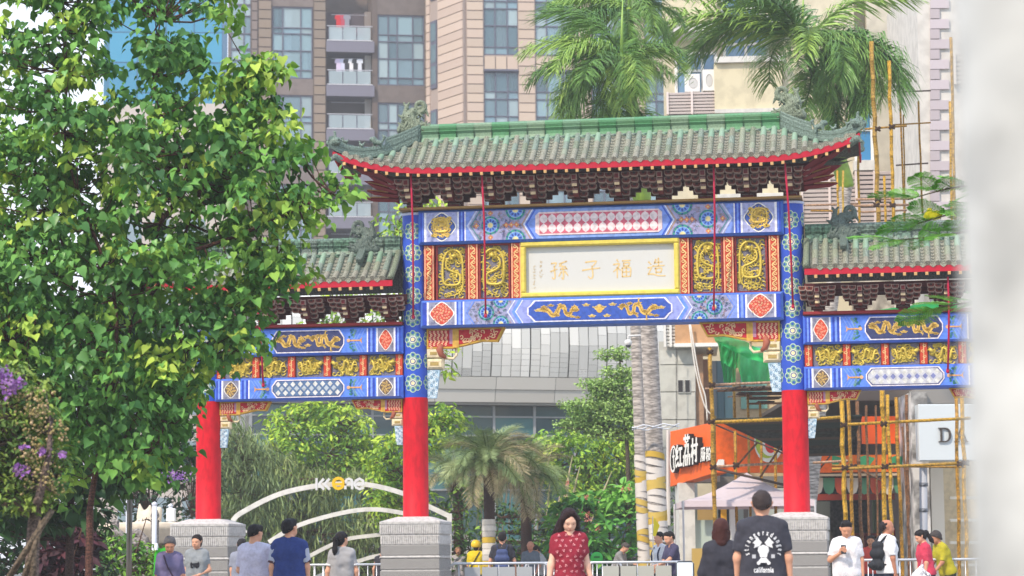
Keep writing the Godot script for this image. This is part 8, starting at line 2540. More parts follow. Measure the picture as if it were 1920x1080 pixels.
# o: h, f(emale), hair, hc, skin, top, topc, legc, pitch, yaw, lean, arms [[upper, fore, palm, curl] left, right], sleeve, cell, hem
func person(label: String, x: float, depth: float, turn_deg: float, o: Dictionary) -> Node3D:
	var pos := at(x,1056, depth); pos.y = 0
	var t := thing("person", label, "person", pos, deg_to_rad(turn_deg))
	var s: float = o.h / 1.70
	var fem: bool = o.get("f", false)
	var cell: float = o.get("cell",0.018)
	var lean := Basis(Vector3.RIGHT, o.get("lean",0.0))
	var piv := Vector3(0,0.95,0)
	var up := func(v: Vector3) -> Vector3: return (lean * (v - piv) + piv) * s
	var sw := 0.146 if fem else 0.168
	var ww := 0.045 if fem else 0.06
	var hw := 0.085 if fem else 0.075
	var sh := 1.40
	var torso := func(g: float) -> Array:
		return [
			[up.call(Vector3(-hw,0.93,0)), up.call(Vector3(hw,0.93,0)),(0.098 + g) * s,(0.098 + g) * s],[up.call(Vector3(-hw * 0.9,0.9,-0.02)), up.call(Vector3(hw * 0.9,0.9,-0.02)),(0.095 + g) * s,(0.095 + g) * s],
			[up.call(Vector3(-ww,1.1,0.0)), up.call(Vector3(ww,1.1,0.0)),(0.088 + g) * s,(0.088 + g) * s],
			[up.call(Vector3(-0.075,1.27,0.0)), up.call(Vector3(0.075,1.27,0.0)),(0.098 + g) * s,(0.098 + g) * s],
			[up.call(Vector3(-0.085,1.345,-0.015)), up.call(Vector3(0.085,1.345,-0.015)),(0.080 + g) * s,(0.082 + g) * s],
			[up.call(Vector3(-sw + 0.015, sh,-0.015)), up.call(Vector3(-0.045, sh + 0.05,-0.02)),(0.05 + g) * s,(0.04 + g) * s],[up.call(Vector3(sw - 0.015, sh,-0.015)), up.call(Vector3(0.045, sh + 0.05,-0.02)),(0.05 + g) * s,(0.04 + g) * s]]
	var skin := mat(o.get("skin", SKIN[0]),0.55, {"spec": 0.35})
	# ---- the body
	var body := []
	body.append_array(torso.call(0.0))
	body.append([up.call(Vector3(0,1.42,-0.02)), up.call(Vector3(0,1.53,-0.005)),0.058 * s,0.05 * s])
	var legs := []
	for e in [-1.0,1.0]:
		var hip := Vector3(e * 0.085,0.9,0) * s; var kn := Vector3(e * 0.1,0.5,0.03 + e * o.get("stride",0.04)) * s; var an := Vector3(e * 0.105,0.09,-0.02 + e * o.get("stride",0.04) * 1.6) * s
		legs.append([hip, kn,0.08 * s,0.055 * s]); legs.append([kn, an,0.052 * s,0.036 * s]); legs.append([an - Vector3(0,0.03,0) * s, an + Vector3(e * 0.02,-0.055,0.14) * s,0.035 * s,0.028 * s])
	body.append_array(legs)
	var arms: Array = o.get("arms",[[Vector3(-0.12,-1,0.02),Vector3(-0.02,-1,0.12),Vector3(1,0,0),0.3],[Vector3(0.12,-1,0.02),Vector3(0.02,-1,0.12),Vector3(-1,0,0),0.3]])
	var sleeve: float = o.get("sleeve",0.62)
	var shirt: Array = torso.call(o.get("loose",0.014))
	if o.get("top", "tee") != "dress":
		var dw := 0.085 if not fem else 0.07
		for e in [-1.0,1.0]: shirt.append([up.call(Vector3(e * dw,1.25,0.0)), up.call(Vector3(e * dw * 1.05,0.86,0.0)),(0.094 + o.get("loose",0.014)) * s,(0.10 + o.get("loose",0.014)) * s])
	else:
		shirt.append([up.call(Vector3(0,1.2,0.01)), up.call(Vector3(0,0.95,0.01)),0.135 * s,0.15 * s])
	var hands := []
	for i in 2:
		var e := -1.0 if i == 0 else 1.0
		var a: Array = arms[i]
		var p0: Vector3 = up.call(Vector3(e * sw, sh - 0.01,-0.01))
		var u: Vector3 = (lean * a[0]).normalized(); var f: Vector3 = (lean * a[1]).normalized()
		var p1 := p0 + u * 0.275 * s; var p2 := p1 + f * 0.245 * s
		body.append([p0, p1,(0.043 if fem else 0.05) * s,0.036 * s]); body.append([p1, p2,0.038 * s,0.026 * s])
		hands.append([p2, f, a[2], a[3], e])
		var r0 := (0.052 if fem else 0.062) * s
		if sleeve <= 1.0:
			shirt.append([p0, p0 + u * 0.34 * s * maxf(sleeve,0.2), r0, r0 * 0.98,0.03, Plane(u, u.dot(p0) + 0.275 * s * sleeve)])
		else:
			shirt.append([p0, p1, r0, r0 * 0.86]); shirt.append([p1, p2, r0 * 0.86, r0 * 0.66])
	var mb := blob(body, cell,0.035 * s)
	var hp: Vector3 = up.call(Vector3(0,1.595,0.012))
	var hb: Basis = lean * Basis(Vector3.UP, o.get("yaw",0.0)) * Basis(Vector3.RIGHT, o.get("pitch",0.0)) * Basis(Vector3.BACK, o.get("tilt",0.0))
	var hs := s * (1.0 if fem else 1.03)
	var hx := Transform3D(hb * Basis.from_scale(Vector3(hs, hs, hs)), hp)
	add_mesh(mb, head_mesh(fem), hx)
	for h in hands:
		var hbm := aim(h[1], h[2])
		if h[4] < 0.0: hbm = Basis(hbm.x, hbm.y, hbm.z)
		var mir := 1.0 if (hbm.z.dot(lean * Vector3(0,0,1)) > 0.0 or absf(h[1].y) < 0.5) else -1.0
		add_mesh(mb, hand_mesh(h[3]), Transform3D(hbm * Basis.from_scale(Vector3(s, s, s * mir)), h[0]))
	part(t, "body", mb.done(), skin)
	# ---- face
	if o.get("face", true):
		var ey := Mb.new().soft()
		for e in [-1.0,1.0]:
			ey.tube([hx * Vector3(e * 0.022,0.006,0.079), hx * Vector3(e * 0.031,0.008,0.081), hx * Vector3(e * 0.041,0.006,0.074)],[0.004,0.0065,0.003],6)
			ey.tube([hx * Vector3(e * 0.018,0.028,0.087), hx * Vector3(e * 0.033,0.033,0.084), hx * Vector3(e * 0.047,0.027,0.074)],[0.003,0.004,0.002],5)
		part(t, "eyes_and_brows", ey.done(), mat("2b2020",0.4))
		part(t, "lips", Mb.new().soft().tube([hx * Vector3(-0.021,-0.061,0.083), hx * Vector3(0,-0.061,0.091), hx * Vector3(0.021,-0.061,0.083)],[0.003,0.0075,0.003],6).done(), mat("a85c52" if fem else "a8695a",0.5))
	# ---- hair
	var hc := mat(o.get("hc", "231b1c"),0.6, {"tex": "speck", "scale": 9.0, "spec": 0.35, "bump": 1.5})
	var style: String = o.get("hair", "short")
	var hair := [[Vector3(0,0.045,-0.034),Vector3(0,0.052,0.004),0.087,0.082]]
	var cut := [Plane(Vector3(0,-0.80,0.60),-0.012)]
	match style:
		"short": hair.append([Vector3(0,-0.01,-0.05),Vector3(0,-0.05,-0.05),0.07,0.058]); hair.append([Vector3(-0.045,0.105,0.035),Vector3(0.045,0.105,0.035),0.026,0.026])
		"crop": hair = [[Vector3(0,0.040,-0.031),Vector3(0,0.043,0.004),0.0865,0.081],[Vector3(0,-0.01,-0.045),Vector3(0,-0.035,-0.045),0.071,0.062]]; cut = [Plane(Vector3(0,-0.84,0.54),-0.005)]
		"thin": hair = [[Vector3(0,0.03,-0.035),Vector3(0,0.03,-0.02),0.086,0.083],[Vector3(0,-0.02,-0.045),Vector3(0,-0.04,-0.045),0.068,0.06]]; cut = [Plane(Vector3(0,-0.70,0.71),-0.012), Plane(Vector3(0,1,0.3),0.075)]
		"bob":
			cut = [Plane(Vector3(0,-0.05,1.0),0.05)]
			hair.append([Vector3(0,0.0,-0.035),Vector3(0,-0.13,-0.03),0.088,0.078]); hair.append([Vector3(-0.06,-0.04,-0.01),Vector3(-0.062,-0.14,0.0),0.045,0.036]); hair.append([Vector3(0.06,-0.04,-0.01),Vector3(0.062,-0.14,0.0),0.045,0.036])
		"long":
			cut = []
			hair = [[Vector3(0,0.045,-0.04),Vector3(0,0.055,-0.012),0.088,0.083],[Vector3(0,0.0,-0.05),Vector3(0,-0.32,-0.085),0.078,0.06]]
			for e in [-1.0,1.0]:
				hair.append([Vector3(e * 0.025,0.115,0.03),Vector3(e * 0.078,0.04,0.035),0.026,0.024]); hair.append([Vector3(e * 0.078,0.04,0.03),Vector3(e * 0.09,-0.10,0.02),0.026,0.028]); hair.append([Vector3(e * 0.09,-0.10,0.02),Vector3(e * 0.135,-0.27,0.05 if e > 0 else 0.02),0.038,0.020]); hair.append([Vector3(e * 0.07,-0.02,-0.03),Vector3(e * 0.15,-0.22,-0.04),0.05,0.028]); hair.append([Vector3(e * 0.06,-0.05,-0.05),Vector3(e * 0.11,-0.26,-0.06),0.05,0.03])
		"tail":
			hair.append([Vector3(0,-0.01,-0.045),Vector3(0,-0.03,-0.045),0.075,0.065]); hair.append([Vector3(0,0.03,-0.12),Vector3(0,0.02,-0.15),0.03,0.032]); hair.append([Vector3(0,0.02,-0.15),Vector3(0,-0.15,-0.16),0.034,0.038]); hair.append([Vector3(0,-0.15,-0.16),Vector3(0.01,-0.34,-0.13),0.038,0.010])
			cut = [Plane(Vector3(0,-0.62,0.78),0.012)]
		"bun": hair.append([Vector3(0,-0.01,-0.045),Vector3(0,-0.04,-0.05),0.074,0.062]); hair.append([Vector3(0,-0.04,-0.11),Vector3(0,-0.09,-0.10),0.03,0.018]); cut = [Plane(Vector3(0,-0.66,0.75),0.006)]
		"grey": hair = [[Vector3(0,0.045,-0.036),Vector3(0,0.052,0.004),0.093,0.086],[Vector3(0,0.0,-0.055),Vector3(0,-0.05,-0.055),0.078,0.06],[Vector3(-0.065,0.02,-0.01),Vector3(-0.072,-0.03,-0.01),0.028,0.02],[Vector3(0.065,0.02,-0.01),Vector3(0.072,-0.03,-0.01),0.028,0.02]]; cut = [Plane(Vector3(0,-0.66,0.75),0.0)]
	if style == "helmet":
		var he := blob([[Vector3(0,0.05,-0.03),Vector3(0,0.05,0.01),0.125,0.12]],0.012,0.02,[Plane(Vector3(0,-1,0.05),0.01)])
		var ho := part(t, "helmet", he.done(), mat("e9c31c",0.25, {"spec": 0.5}), hx)
		part(ho, "visor", Mb.new().cbox(Vector3(0,0.02,0.135),Vector3(0.15,0.012,0.07),0.004).done(), mat("b8961a",0.4))
		part(t, "hair", blob([[Vector3(0,-0.01,-0.05),Vector3(0,-0.05,-0.05),0.07,0.056]],0.009,0.02).done(), hc, hx)
	elif style != "none":
		part(t, "hair", blob(hair,0.0075,0.03, cut,0.006,22.0).done(), hc, hx)
	# ---- clothes
	var top: String = o.get("top", "tee")
	var tm: Material = o.topm if o.has("topm") else mat(o.topc,0.85, {"tex": "soft", "scale": 5.0, "rim": 0.2})
	var hem: float = o.get("hem",0.88)
	var hl: Vector3 = up.call(Vector3(0, hem,0)); var nl: Vector3 = up.call(Vector3(0,1.492,-0.01))
	var dn: Vector3 = lean * Vector3.DOWN
	if top == "dress":
		shirt.append([Vector3(0,0.9,0) * s,Vector3(0,0.62,0.01) * s,0.15 * s,0.20 * s,0.08]); hl = Vector3(0,0.5,0) * s
		shirt.append([Vector3(0,0.62,0.01) * s,Vector3(0,0.45,0.01) * s,0.20 * s,0.22 * s])
	var cuts := [Plane(dn, dn.dot(hl)), Plane((lean * Vector3(0,1,0.25)).normalized(),(lean * Vector3(0,1,0.25)).normalized().dot(nl))]
	var st := part(t, {"tee": "tee_shirt", "dress": "dress", "shirt": "shirt", "polo": "polo_shirt"}[top], blob(shirt, cell * 0.85,0.04 * s, cuts, o.get("wrinkle",0.011),8.0).done(), tm)
	if o.has("cuffs"):
		var cb := Mb.new().soft()
		for i in 2:
			var e := -1.0 if i == 0 else 1.0
			var p0: Vector3 = up.call(Vector3(e * sw, sh - 0.01,-0.01)); var u: Vector3 = (lean * arms[i][0]).normalized()
			cb.tube([p0 + u * 0.275 * s * (sleeve - 0.10), p0 + u * 0.275 * s * (sleeve + 0.005)],(0.0565 if fem else 0.0665) * s,14)
		part(st, "cuffs", cb.done(), mat(o.cuffs,0.85))
	if o.has("sleevec"):
		var sb := []
		for i in 2:
			var e := -1.0 if i == 0 else 1.0
			var p0: Vector3 = up.call(Vector3(e * sw, sh - 0.01,-0.01)); var u: Vector3 = (lean * arms[i][0]).normalized()
			sb.append([p0 + u * 0.03, p0 + u * 0.34 * s * sleeve,0.066 * s,0.066 * s,0.01, Plane(u, u.dot(p0) + 0.27 * s * sleeve)])
		part(st, "sleeves", blob(sb, cell * 0.85,0.01,[],0.008,7.0).done(), mat(o.sleevec,0.85))
	if top != "dress":
		var tr := []
		for b in legs.slice(0,2) + legs.slice(3,5): tr.append([b[0], b[1], b[2] + 0.016 * s, b[3] + 0.018 * s])
		tr.append([Vector3(-hw,0.92,0) * s,Vector3(hw,0.92,0) * s,0.108 * s,0.108 * s]); tr.append([Vector3(-hw,0.88,-0.02) * s,Vector3(hw,0.88,-0.02) * s,0.104 * s,0.104 * s])
		part(t, "trousers", blob(tr, cell * 1.2,0.03 * s,[Plane(Vector3.UP,0.985 * s)]).done(), mat(o.get("legc", "3a4152"),0.85, {"tex": "grain", "scale": 3.0}))
	var shoe := []
	for b in [legs[2], legs[5]]: shoe.append([b[0], b[1], b[2] + 0.008, b[3] + 0.008])
	part(t, "shoes", blob(shoe, cell,0.02).done(), mat("3a3535",0.6))
	t.set_meta("tmp", {"shirt": shirt, "k": 0.04 * s, "hands": hands, "s": s, "cloth": st, "up": up})
	return t

func strap(parent: Node, bones: Array, k: float, pts: Array, side: float, w: float, m: Material) -> void:
	var place := cloth_place(bones, k, side)
	var q := []
	var sp := spline(pts,6)
	for p in sp: q.append(place.call(p,0.008))
	part(parent, "strap", Mb.new().soft().tube(q, w,6).done(), m)

func text_on(pt: Paint, txt: String, place: Callable, size: float, bold := 700) -> void:    # glyph sheets through place(x, y)
	var font := SystemFont.new(); font.font_names = PackedStringArray(["Droid Sans"]); font.font_weight = bold
	var tm := TextMesh.new(); tm.text = txt; tm.font = font; tm.font_size = 32; tm.pixel_size = size / 32.0; tm.depth = 0.0
	var arr := tm.get_mesh_arrays() if tm.get_surface_count() == 0 else tm.surface_get_arrays(0)
	var v: PackedVector3Array = arr[Mesh.ARRAY_VERTEX]; var idx = arr[Mesh.ARRAY_INDEX]
	if idx == null or idx.size() == 0:
		idx = range(v.size())
	for i in range(0, idx.size(),3):
		pt._t(place.call(Vector2(v[idx[i]].x, v[idx[i]].y)), place.call(Vector2(v[idx[i + 1]].x, v[idx[i + 1]].y)), place.call(Vector2(v[idx[i + 2]].x, v[idx[i + 2]].y)),0.0)

func backpack(label: String, who: Node3D, col: String, s: float) -> void:
	var b := thing("backpack", label, "backpack", who.position, who.rotation.y)
	var m := mat(col,0.75, {"tex": "soft", "scale": 4.0})
	part(b, "bag", blob([[Vector3(-0.07,1.02,-0.19) * s,Vector3(0.07,1.02,-0.19) * s,0.085 * s,0.085 * s],[Vector3(-0.08,1.2,-0.18) * s,Vector3(0.08,1.2,-0.18) * s,0.08 * s,0.08 * s],[Vector3(-0.06,1.33,-0.17) * s,Vector3(0.06,1.33,-0.17) * s,0.065 * s,0.065 * s]],0.018,0.05).done(), m)
	part(b, "pocket", blob([[Vector3(-0.06,1.02,-0.265) * s,Vector3(0.06,1.02,-0.265) * s,0.05 * s,0.05 * s]],0.016,0.02).done(), m)
	for e in [-1.0,1.0]:
		part(b, "shoulder_strap", Mb.new().soft().tube(spline([Vector3(e * 0.09,1.38,-0.16) * s,Vector3(e * 0.11,1.475,-0.06) * s,Vector3(e * 0.12,1.45,0.06) * s,Vector3(e * 0.125,1.3,0.125) * s,Vector3(e * 0.14,1.12,0.08) * s,Vector3(e * 0.13,1.02,-0.12) * s],5),0.018 * s,6).done(), mat("2b3550" if col != "26282e" else "26282e",0.8))

func build_people() -> void:
	var dn := Vector3(0,-1,0.05)
	var rest := func(out: float, fwd: float) -> Array: return [[Vector3(-out,-1, fwd),Vector3(-out * 0.3,-1, fwd + 0.18),Vector3(1,0,0.1),0.35],[Vector3(out,-1, fwd),Vector3(out * 0.3,-1, fwd + 0.18),Vector3(-1,0,0.1),0.35]]
	# the man in the black tee with a white print on his back
	var a := person("man in a black tee with white skull print on the back, nearest at the right",1431,21.7,176, {"h": 1.71, "hair": "crop", "hc": "4c3f3e", "topc": "3a3a44", "legc": "2c3038", "cell": 0.014, "arms": [[Vector3(-0.2,-1,-0.04),Vector3(-0.06,-1,0.10),Vector3(1,0,0.1),0.3],[Vector3(0.22,-1,0.05),Vector3(0.0,-1,0.30),Vector3(-1,0,0.1),0.3]], "sleeve": 0.78, "pitch": 0.05, "face": true, "loose": 0.02, "hem": 0.86})
	var d: Dictionary = a.get_meta("tmp")
	var cp := cloth_place(d.shirt, d.k,-1.0)
	# seen from behind, x runs the other way
	var pt := Paint.new(func(p: Vector2, h: float) -> Vector3: return cp.call(Vector2(-p.x, p.y), h))
	pt.mb.c(hexlin("eeeef0"))
	var cen := Vector2(0.0,1.205)
	var word := "strangerxdanger"
	for i in word.length():
		var an := deg_to_rad(lerpf(198.0,-18.0, float(i) / (word.length() - 1)))
		var c := cen + Vector2(cos(an) * 0.15, sin(an) * 0.145)
		var rot := an - PI / 2
		text_on(pt, word[i], func(v: Vector2) -> Vector2: return c + (v * Vector2(0.9,1.35)).rotated(rot),0.042)
	text_on(pt, "california", func(v: Vector2) -> Vector2: return Vector2(0.0,1.018) + v * Vector2(0.92,1.5),0.042)
	var wh := hexlin("e6e6e8")
	pt.poly(PackedVector2Array([Vector2(-0.05,1.19),Vector2(-0.045,1.225),Vector2(0.0,1.245),Vector2(0.045,1.225),Vector2(0.05,1.19),Vector2(0.035,1.16),Vector2(0.03,1.135),Vector2(-0.03,1.135),Vector2(-0.035,1.16)]), wh,0)
	for e in [-1.0,1.0]:
		pt.disc(Vector2(e * 0.02,1.187),0.013, hexlin("55565e"),1,8)
		pt.poly(PackedVector2Array([Vector2(e * 0.03,1.235),Vector2(e * 0.085,1.215),Vector2(e * 0.075,1.25),Vector2(e * 0.095,1.262),Vector2(e * 0.07,1.285),Vector2(e * 0.05,1.315),Vector2(e * 0.035,1.29),Vector2(e * 0.012,1.265)]), wh,0)
		pt.line([Vector2(e * 0.01,1.128),Vector2(e * 0.045,1.085)],0.022, wh,0)
		pt.disc(Vector2(e * 0.045,1.082),0.017, wh,0,8)
		pt.rect(e * 0.085 - 0.016,1.125, e * 0.085 + 0.016,1.158, hexlin("b9b9bd"),0)
	pt.poly(PackedVector2Array([Vector2(-0.02,1.128),Vector2(0.02,1.128),Vector2(0.035,1.085),Vector2(-0.035,1.085)]), wh,0)
	part(d.cloth, "white_print", pt.done(), mat("ffffff",0.8, {"vc": true}))
	# the woman beside him
	person("woman with a brown bob in a black fitted top, left of the printed black tee",1353,23.7,178, {"h": 1.50, "f": true, "hair": "bob", "hc": "5b2f2a", "topc": "34343e", "legc": "30323a", "cell": 0.014, "sleeve": 1.05, "arms": rest.call(0.28,0.0), "pitch": 0.05, "loose": 0.016, "neck": 1.455})
	# the woman in the red dress
	var r := person("woman with long dark hair in a red patterned dress, looking down",1068,25.0,4, {"h": 1.63, "f": true, "hair": "long", "hc": "33191c", "top": "dress", "topc": "8e2034", "cell": 0.014, "pitch": 0.52, "yaw": 0.12, "sleeve": 0.55, "arms": [[Vector3(-0.2,-1,0.02),Vector3(-0.16,-1,0.15),Vector3(1,0,0.1),0.35],[Vector3(0.16,-1,0.0),Vector3(0.26,-1,0.12),Vector3(-1,0,0.1),0.35]], "loose": 0.02, "skin": "e6b79e", "neck": 1.475})
	d = r.get_meta("tmp")
	pt = Paint.new(cloth_place(d.shirt, d.k,1.0)); pt.step = 0.001
	var rr := RandomNumberGenerator.new(); rr.seed = 12
	for i in 12:
		for j in 6:
			var c := Vector2(-0.18 + j * 0.072 + (0.036 if i % 2 else 0.0) + rr.randfn(0,0.006),0.86 + i * 0.052 + rr.randfn(0,0.005))
			if absf(c.x) > 0.17 or c.y > 1.40: continue
			for q in 3: pt.disc(c + Vector2(cos(q * 2.1 + i), sin(q * 2.1 + i)) * 0.009,0.0075, hexlin(["c98088", "b86874", "d69a9a"][q]), q,6)
	part(d.cloth, "pale_pattern", pt.done(), mat("ffffff",0.85, {"vc": true}))
	# the pair and the woman walking away at the left
	person("young man in a plain white tee with dark hair, seen from behind at the left",478,30.0,172, {"h": 1.58, "hair": "short", "topc": "cfcbe0", "cell": 0.015, "arms": [[Vector3(-0.22,-1,0.0),Vector3(-0.05,-1,0.1),Vector3(1,0,0),0.3],[Vector3(0.2,-1,0.12),Vector3(-0.1,-0.45,1),Vector3(-1,0,0),0.6]], "sleeve": 0.8, "yaw": -0.5, "pitch": 0.25, "loose": 0.024, "hem": 0.82})
	person("young man in a navy tee with pale grey sleeves, seen from behind",543,29.6,178, {"h": 1.64, "hair": "short", "hc": "1d1a1e", "topc": "2c3f7c", "sleevec": "a9adbe", "cuffs": "4a2a34", "cell": 0.015, "arms": rest.call(0.2,0.02), "sleeve": 0.82, "yaw": -0.55, "loose": 0.022, "hem": 0.84})
	person("woman with a long black ponytail in a grey checked tee, seen from behind",641,33.0,186, {"h": 1.53, "f": true, "hair": "tail", "hc": "221c22", "topm": mat("b4b2b4",0.85, {"tex": "grain", "scale": 6.0}), "cuffs": "d9d9da", "cell": 0.016, "arms": rest.call(0.26,-0.02), "sleeve": 0.7, "yaw": -0.75, "loose": 0.02, "hem": 0.86})
	# in front of the left pedestal
	var g := person("grey haired old woman in a lavender patterned blouse with a dark shoulder strap",318,33.0,8, {"h": 1.48, "f": true, "hair": "grey", "hc": "77757a", "topm": mat("8f86b4",0.85, {"tex": "speck", "scale": 5.0}), "cell": 0.015, "pitch": 0.42, "lean": 0.10, "arms": [[Vector3(-0.16,-1,0.05),Vector3(0.1,-0.9,0.5),Vector3(1,0,0),0.4],[Vector3(0.2,-1,0.1),Vector3(-0.55,-0.5,0.7),Vector3(-0.3,0,-1),0.6]], "sleeve": 0.95, "loose": 0.03, "hem": 0.8, "skin": "c98f72"})
	d = g.get_meta("tmp")
	strap(d.cloth, d.shirt, d.k,[Vector2(-0.08,1.25),Vector2(-0.03,1.1),Vector2(0.05,0.95),Vector2(0.09,0.84)],1.0,0.010, mat("3a2c44",0.7))
	var c2 := person("woman in a grey tee with a black cat face, walking past the left pedestal",369,38.0,-4, {"h": 1.57, "f": true, "hair": "bun", "hc": "2c2020", "topc": "8d9296", "cell": 0.016, "pitch": 0.12, "yaw": -0.25, "arms": [[Vector3(-0.12,-1,0.0),Vector3(-0.02,-1,0.15),Vector3(1,0,0),0.4],[Vector3(0.26,-1,0.05),Vector3(-0.75,-0.42,0.6),Vector3(-0.2,0,-1),0.8]], "sleeve": 0.66, "loose": 0.024, "skin": "d6a084"})
	d = c2.get_meta("tmp")
	pt = Paint.new(cloth_place(d.shirt, d.k,1.0)); pt.step = 0.001
	pt.poly(PackedVector2Array([Vector2(-0.075,1.075),Vector2(-0.08,1.13),Vector2(-0.065,1.165),Vector2(-0.045,1.14),Vector2(0.03,1.145),Vector2(0.055,1.17),Vector2(0.065,1.13),Vector2(0.06,1.08),Vector2(0.02,1.06),Vector2(0.0,1.085),Vector2(-0.025,1.09),Vector2(-0.045,1.065)]), hexlin("2a2a30"),1)
	for e in [-1.0,1.0]: pt.disc(Vector2(-0.008 + e * 0.03,1.10),0.008, hexlin("8d9296"),2,6)
	part(d.cloth, "cat_print", pt.done(), mat("ffffff",0.85, {"vc": true}))
	# right of the gateway
	var ph := person("man in a white tee looking at his phone, right of the right pedestal",1588,36.0,-6, {"h": 1.66, "hair": "short", "topc": "e2dfe2", "legc": "8ea0b8", "cell": 0.015, "pitch": 0.42, "yaw": 0.1, "arms": [[Vector3(-0.34,-1,0.18),Vector3(0.62,0.42,0.72),Vector3(0.2,0.3,-1),0.9],[Vector3(0.2,-1,0.0),Vector3(0.05,-1,0.14),Vector3(-1,0,0),0.3]], "sleeve": 0.8, "loose": 0.026, "skin": "cf9577"})
	d = ph.get_meta("tmp")
	var hd: Array = d.hands[0]
	var ph_p: Vector3 = hd[0] + hd[1] * 0.09 + Vector3(0.0,0.02,-0.025)
	var fone := thing("phone", "dark phone held up by the man in the white tee", "phone", ph.position + Basis(Vector3.UP, ph.rotation.y) * ph_p, ph.rotation.y)
	var pb := Basis(Vector3.RIGHT,-0.5)
	part(fone, "case", Mb.new().cbox(Vector3.ZERO,Vector3(0.075,0.15,0.009),0.003, pb).done(), mat("222226",0.3))
	part(fone, "lens", Mb.new().cbox(pb * Vector3(0.022,0.058,0.006),Vector3(0.016,0.016,0.004),0.001, pb).done(), mat("55565e",0.2))
	var ws := person("balding man in a white short sleeved shirt with a dark backpack, walking right",1664,38.0,112, {"h": 1.71, "hair": "thin", "hc": "35282a", "top": "shirt", "topc": "e6e6ea", "legc": "3c3f56", "cell": 0.016, "yaw": -0.4, "arms": [[Vector3(-0.14,-1,-0.05),Vector3(-0.02,-1,0.15),Vector3(1,0,0),0.3],[Vector3(0.14,-1,0.05),Vector3(0.0,-1,0.22),Vector3(-1,0,0),0.3]], "sleeve": 0.85, "loose": 0.024, "skin": "b97f66"})
	backpack("dark backpack on the back of the balding man in the white shirt", ws, "26282e",1.0)
	person("woman in a bright pink-red top with a dark ponytail, bending towards the left",1738,42.0,-78, {"h": 1.60, "f": true, "hair": "tail", "hc": "251d20", "topc": "c93a55", "legc": "2e3550", "cell": 0.016, "lean": 0.16, "pitch": 0.35, "arms": [[Vector3(-0.05,-1,0.25),Vector3(0.1,-0.9,0.4),Vector3(1,0,0),0.4],[Vector3(0.05,-1,0.2),Vector3(-0.05,-1,0.3),Vector3(-1,0,0),0.4]], "sleeve": 0.9, "loose": 0.022})
	var bag := at(1726,1056,41.6); bag.y = 0.68
	var bo := thing("plastic_bag", "white plastic carrier bag hanging before the woman in pink-red", "bag", bag)
	part(bo, "bag", blob([[Vector3(-0.06,0.1,0),Vector3(0.07,0.1,0),0.11,0.11],[Vector3(0,0.2,0),Vector3(0.02,0.32,0),0.09,0.02]],0.014,0.06,[],0.03,12.0).done(), mat("e4e4e6",0.5, {"back": "888888"}))
	part(bo, "handle", Mb.new().soft().tube([Vector3(0.0,0.3,0),Vector3(0.03,0.42,0),Vector3(0.05,0.3,0)],0.008,5).done(), mat("dcdce0",0.5))
	person("grey haired person in a yellow-green top bending left, beside the marble column",1776,43.0,-72, {"h": 1.62, "f": true, "hair": "grey", "hc": "5a5352", "topc": "b5ab26", "legc": "3f4a44", "cell": 0.017, "lean": 0.34, "pitch": 0.2, "arms": [[Vector3(-0.1,-0.8,0.5),Vector3(0.1,-0.3,1),Vector3(1,0,0),0.4],[Vector3(0.1,-0.8,0.5),Vector3(-0.05,-0.5,0.9),Vector3(-1,0,0),0.4]], "sleeve": 0.9, "loose": 0.026, "skin": "bd8467"})
	# beyond the gateway
	var yh := person("rider in a yellow tee and yellow helmet, seen from behind",893,58.0,168, {"h": 1.60, "hair": "helmet", "topc": "e0c31c", "cell": 0.02, "arms": [[Vector3(-0.3,-1,0.2),Vector3(-0.25,-0.8,0.5),Vector3(1,0,0),0.4],[Vector3(0.2,-1,0.2),Vector3(0.0,-0.8,0.7),Vector3(-1,0,0),0.4]], "sleeve": 0.75, "loose": 0.024})
	d = yh.get_meta("tmp")
	strap(d.cloth, d.shirt, d.k,[Vector2(-0.11,1.38),Vector2(-0.02,1.22),Vector2(0.1,1.02),Vector2(0.14,0.95)],-1.0,0.014, mat("3a3428",0.8))
	var bm := person("man in a dark tee carrying a blue backpack, seen from behind at a barrier",942,51.0,178, {"h": 1.73, "hair": "short", "topc": "35353f", "cell": 0.019, "arms": rest.call(0.3,0.05), "sleeve": 0.75})
	backpack("blue backpack on the man in the dark tee", bm, "42507c",1.0)
	person("old man in a pale tee facing this way, right of the middle left pedestal",859,62.0,10, {"h": 1.52, "hair": "thin", "hc": "6a6060", "topc": "b9b4b6", "cell": 0.022, "sleeve": 0.75, "skin": "bf8a70"})
	person("bald man in a grey tee facing this way, left of the red dressed woman",995,58.0,-10, {"h": 1.60, "hair": "none", "topc": "66707c", "cell": 0.02, "pitch": 0.2, "arms": [[Vector3(-0.15,-1,0.1),Vector3(0.2,-0.9,0.4),Vector3(1,0,0),0.3],[Vector3(0.15,-1,0.1),Vector3(-0.2,-0.9,0.4),Vector3(-1,0,0),0.3]], "sleeve": 0.75, "skin": "c98c74"})
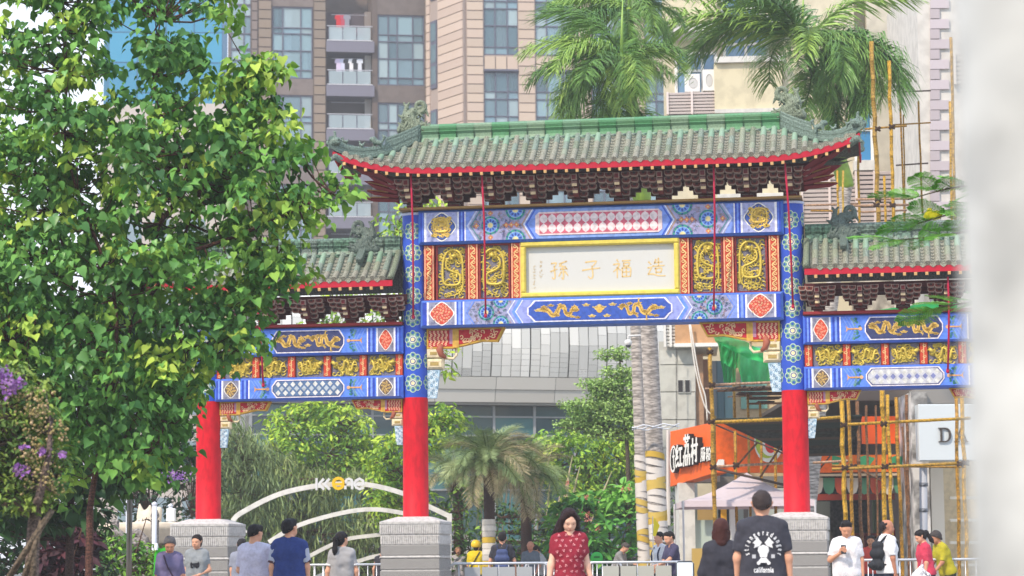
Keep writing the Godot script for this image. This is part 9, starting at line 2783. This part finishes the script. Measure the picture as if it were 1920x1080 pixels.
	person("dark haired person in white bowing the head, right beside the bald man",1021,58.5,-60, {"h": 1.55, "f": true, "hair": "bun", "hc": "3a2c2a", "topc": "c9cbce", "cell": 0.02, "lean": 0.4, "pitch": 0.3, "arms": [[Vector3(-0.1,-0.7,0.7),Vector3(0.1,-0.5,0.9),Vector3(1,0,0),0.4],[Vector3(0.1,-0.7,0.7),Vector3(-0.1,-0.5,0.9),Vector3(-1,0,0),0.4]], "sleeve": 0.8})
	person("person in black with a bare arm, half hidden by the middle left pedestal",716,56.0,160, {"h": 1.50, "f": true, "hair": "short", "topc": "34323a", "cell": 0.022, "sleeve": 0.3, "arms": rest.call(0.3,0.0)})
	person("person in a grey-white print leaning over a scooter, hand at the face",1153,57.0,60, {"h": 1.60, "f": true, "hair": "short", "hc": "6a625e", "topm": mat("b0aeac",0.85, {"tex": "speck", "scale": 4.0}), "cell": 0.02, "lean": 0.45, "pitch": 0.3, "arms": [[Vector3(-0.1,-0.5,0.9),Vector3(0.1,0.4,0.8),Vector3(1,0,0),0.6],[Vector3(0.1,-0.8,0.6),Vector3(-0.1,-0.5,0.9),Vector3(-1,0,0),0.4]], "sleeve": 1.2})
	var boy := person("boy in a white tee with a dark backpack facing left by the palm trunks",1237,49.0,-62, {"h": 1.68, "hair": "short", "topc": "dcdde2", "cell": 0.019, "arms": rest.call(0.12,0.1), "sleeve": 0.8, "pitch": 0.15})
	backpack("dark blue backpack on the boy in the white tee", boy, "33405f",0.95)
	person("man in a dark purple-blue tee reaching left along the barrier top",1264,46.5,-66, {"h": 1.66, "hair": "short", "hc": "2a2222", "topc": "45425f", "cell": 0.018, "lean": 0.14, "pitch": 0.2, "arms": [[Vector3(-0.1,-0.9,0.4),Vector3(0.05,-0.6,1),Vector3(1,0,0),0.4],[Vector3(0.1,-0.75,0.7),Vector3(0.0,-0.25,1),Vector3(-1,0,0),0.4]], "sleeve": 0.8})
	person("person with dark hair mostly hidden behind the young man in the white tee",453,44.0,176, {"h": 1.56, "hair": "short", "hc": "2f2a2c", "topc": "8c90a0", "cell": 0.022, "sleeve": 0.8})
	person("person in a red and white top in the dim shade behind the scaffold poles",1634,50.0,-14, {"h": 1.58, "f": true, "hair": "short", "hc": "2a2220", "topc": "c8493c", "cell": 0.02, "sleeve": 0.7, "skin": "c08a68"})
	for c in get_children():
		if c.has_meta("tmp"): c.remove_meta("tmp")
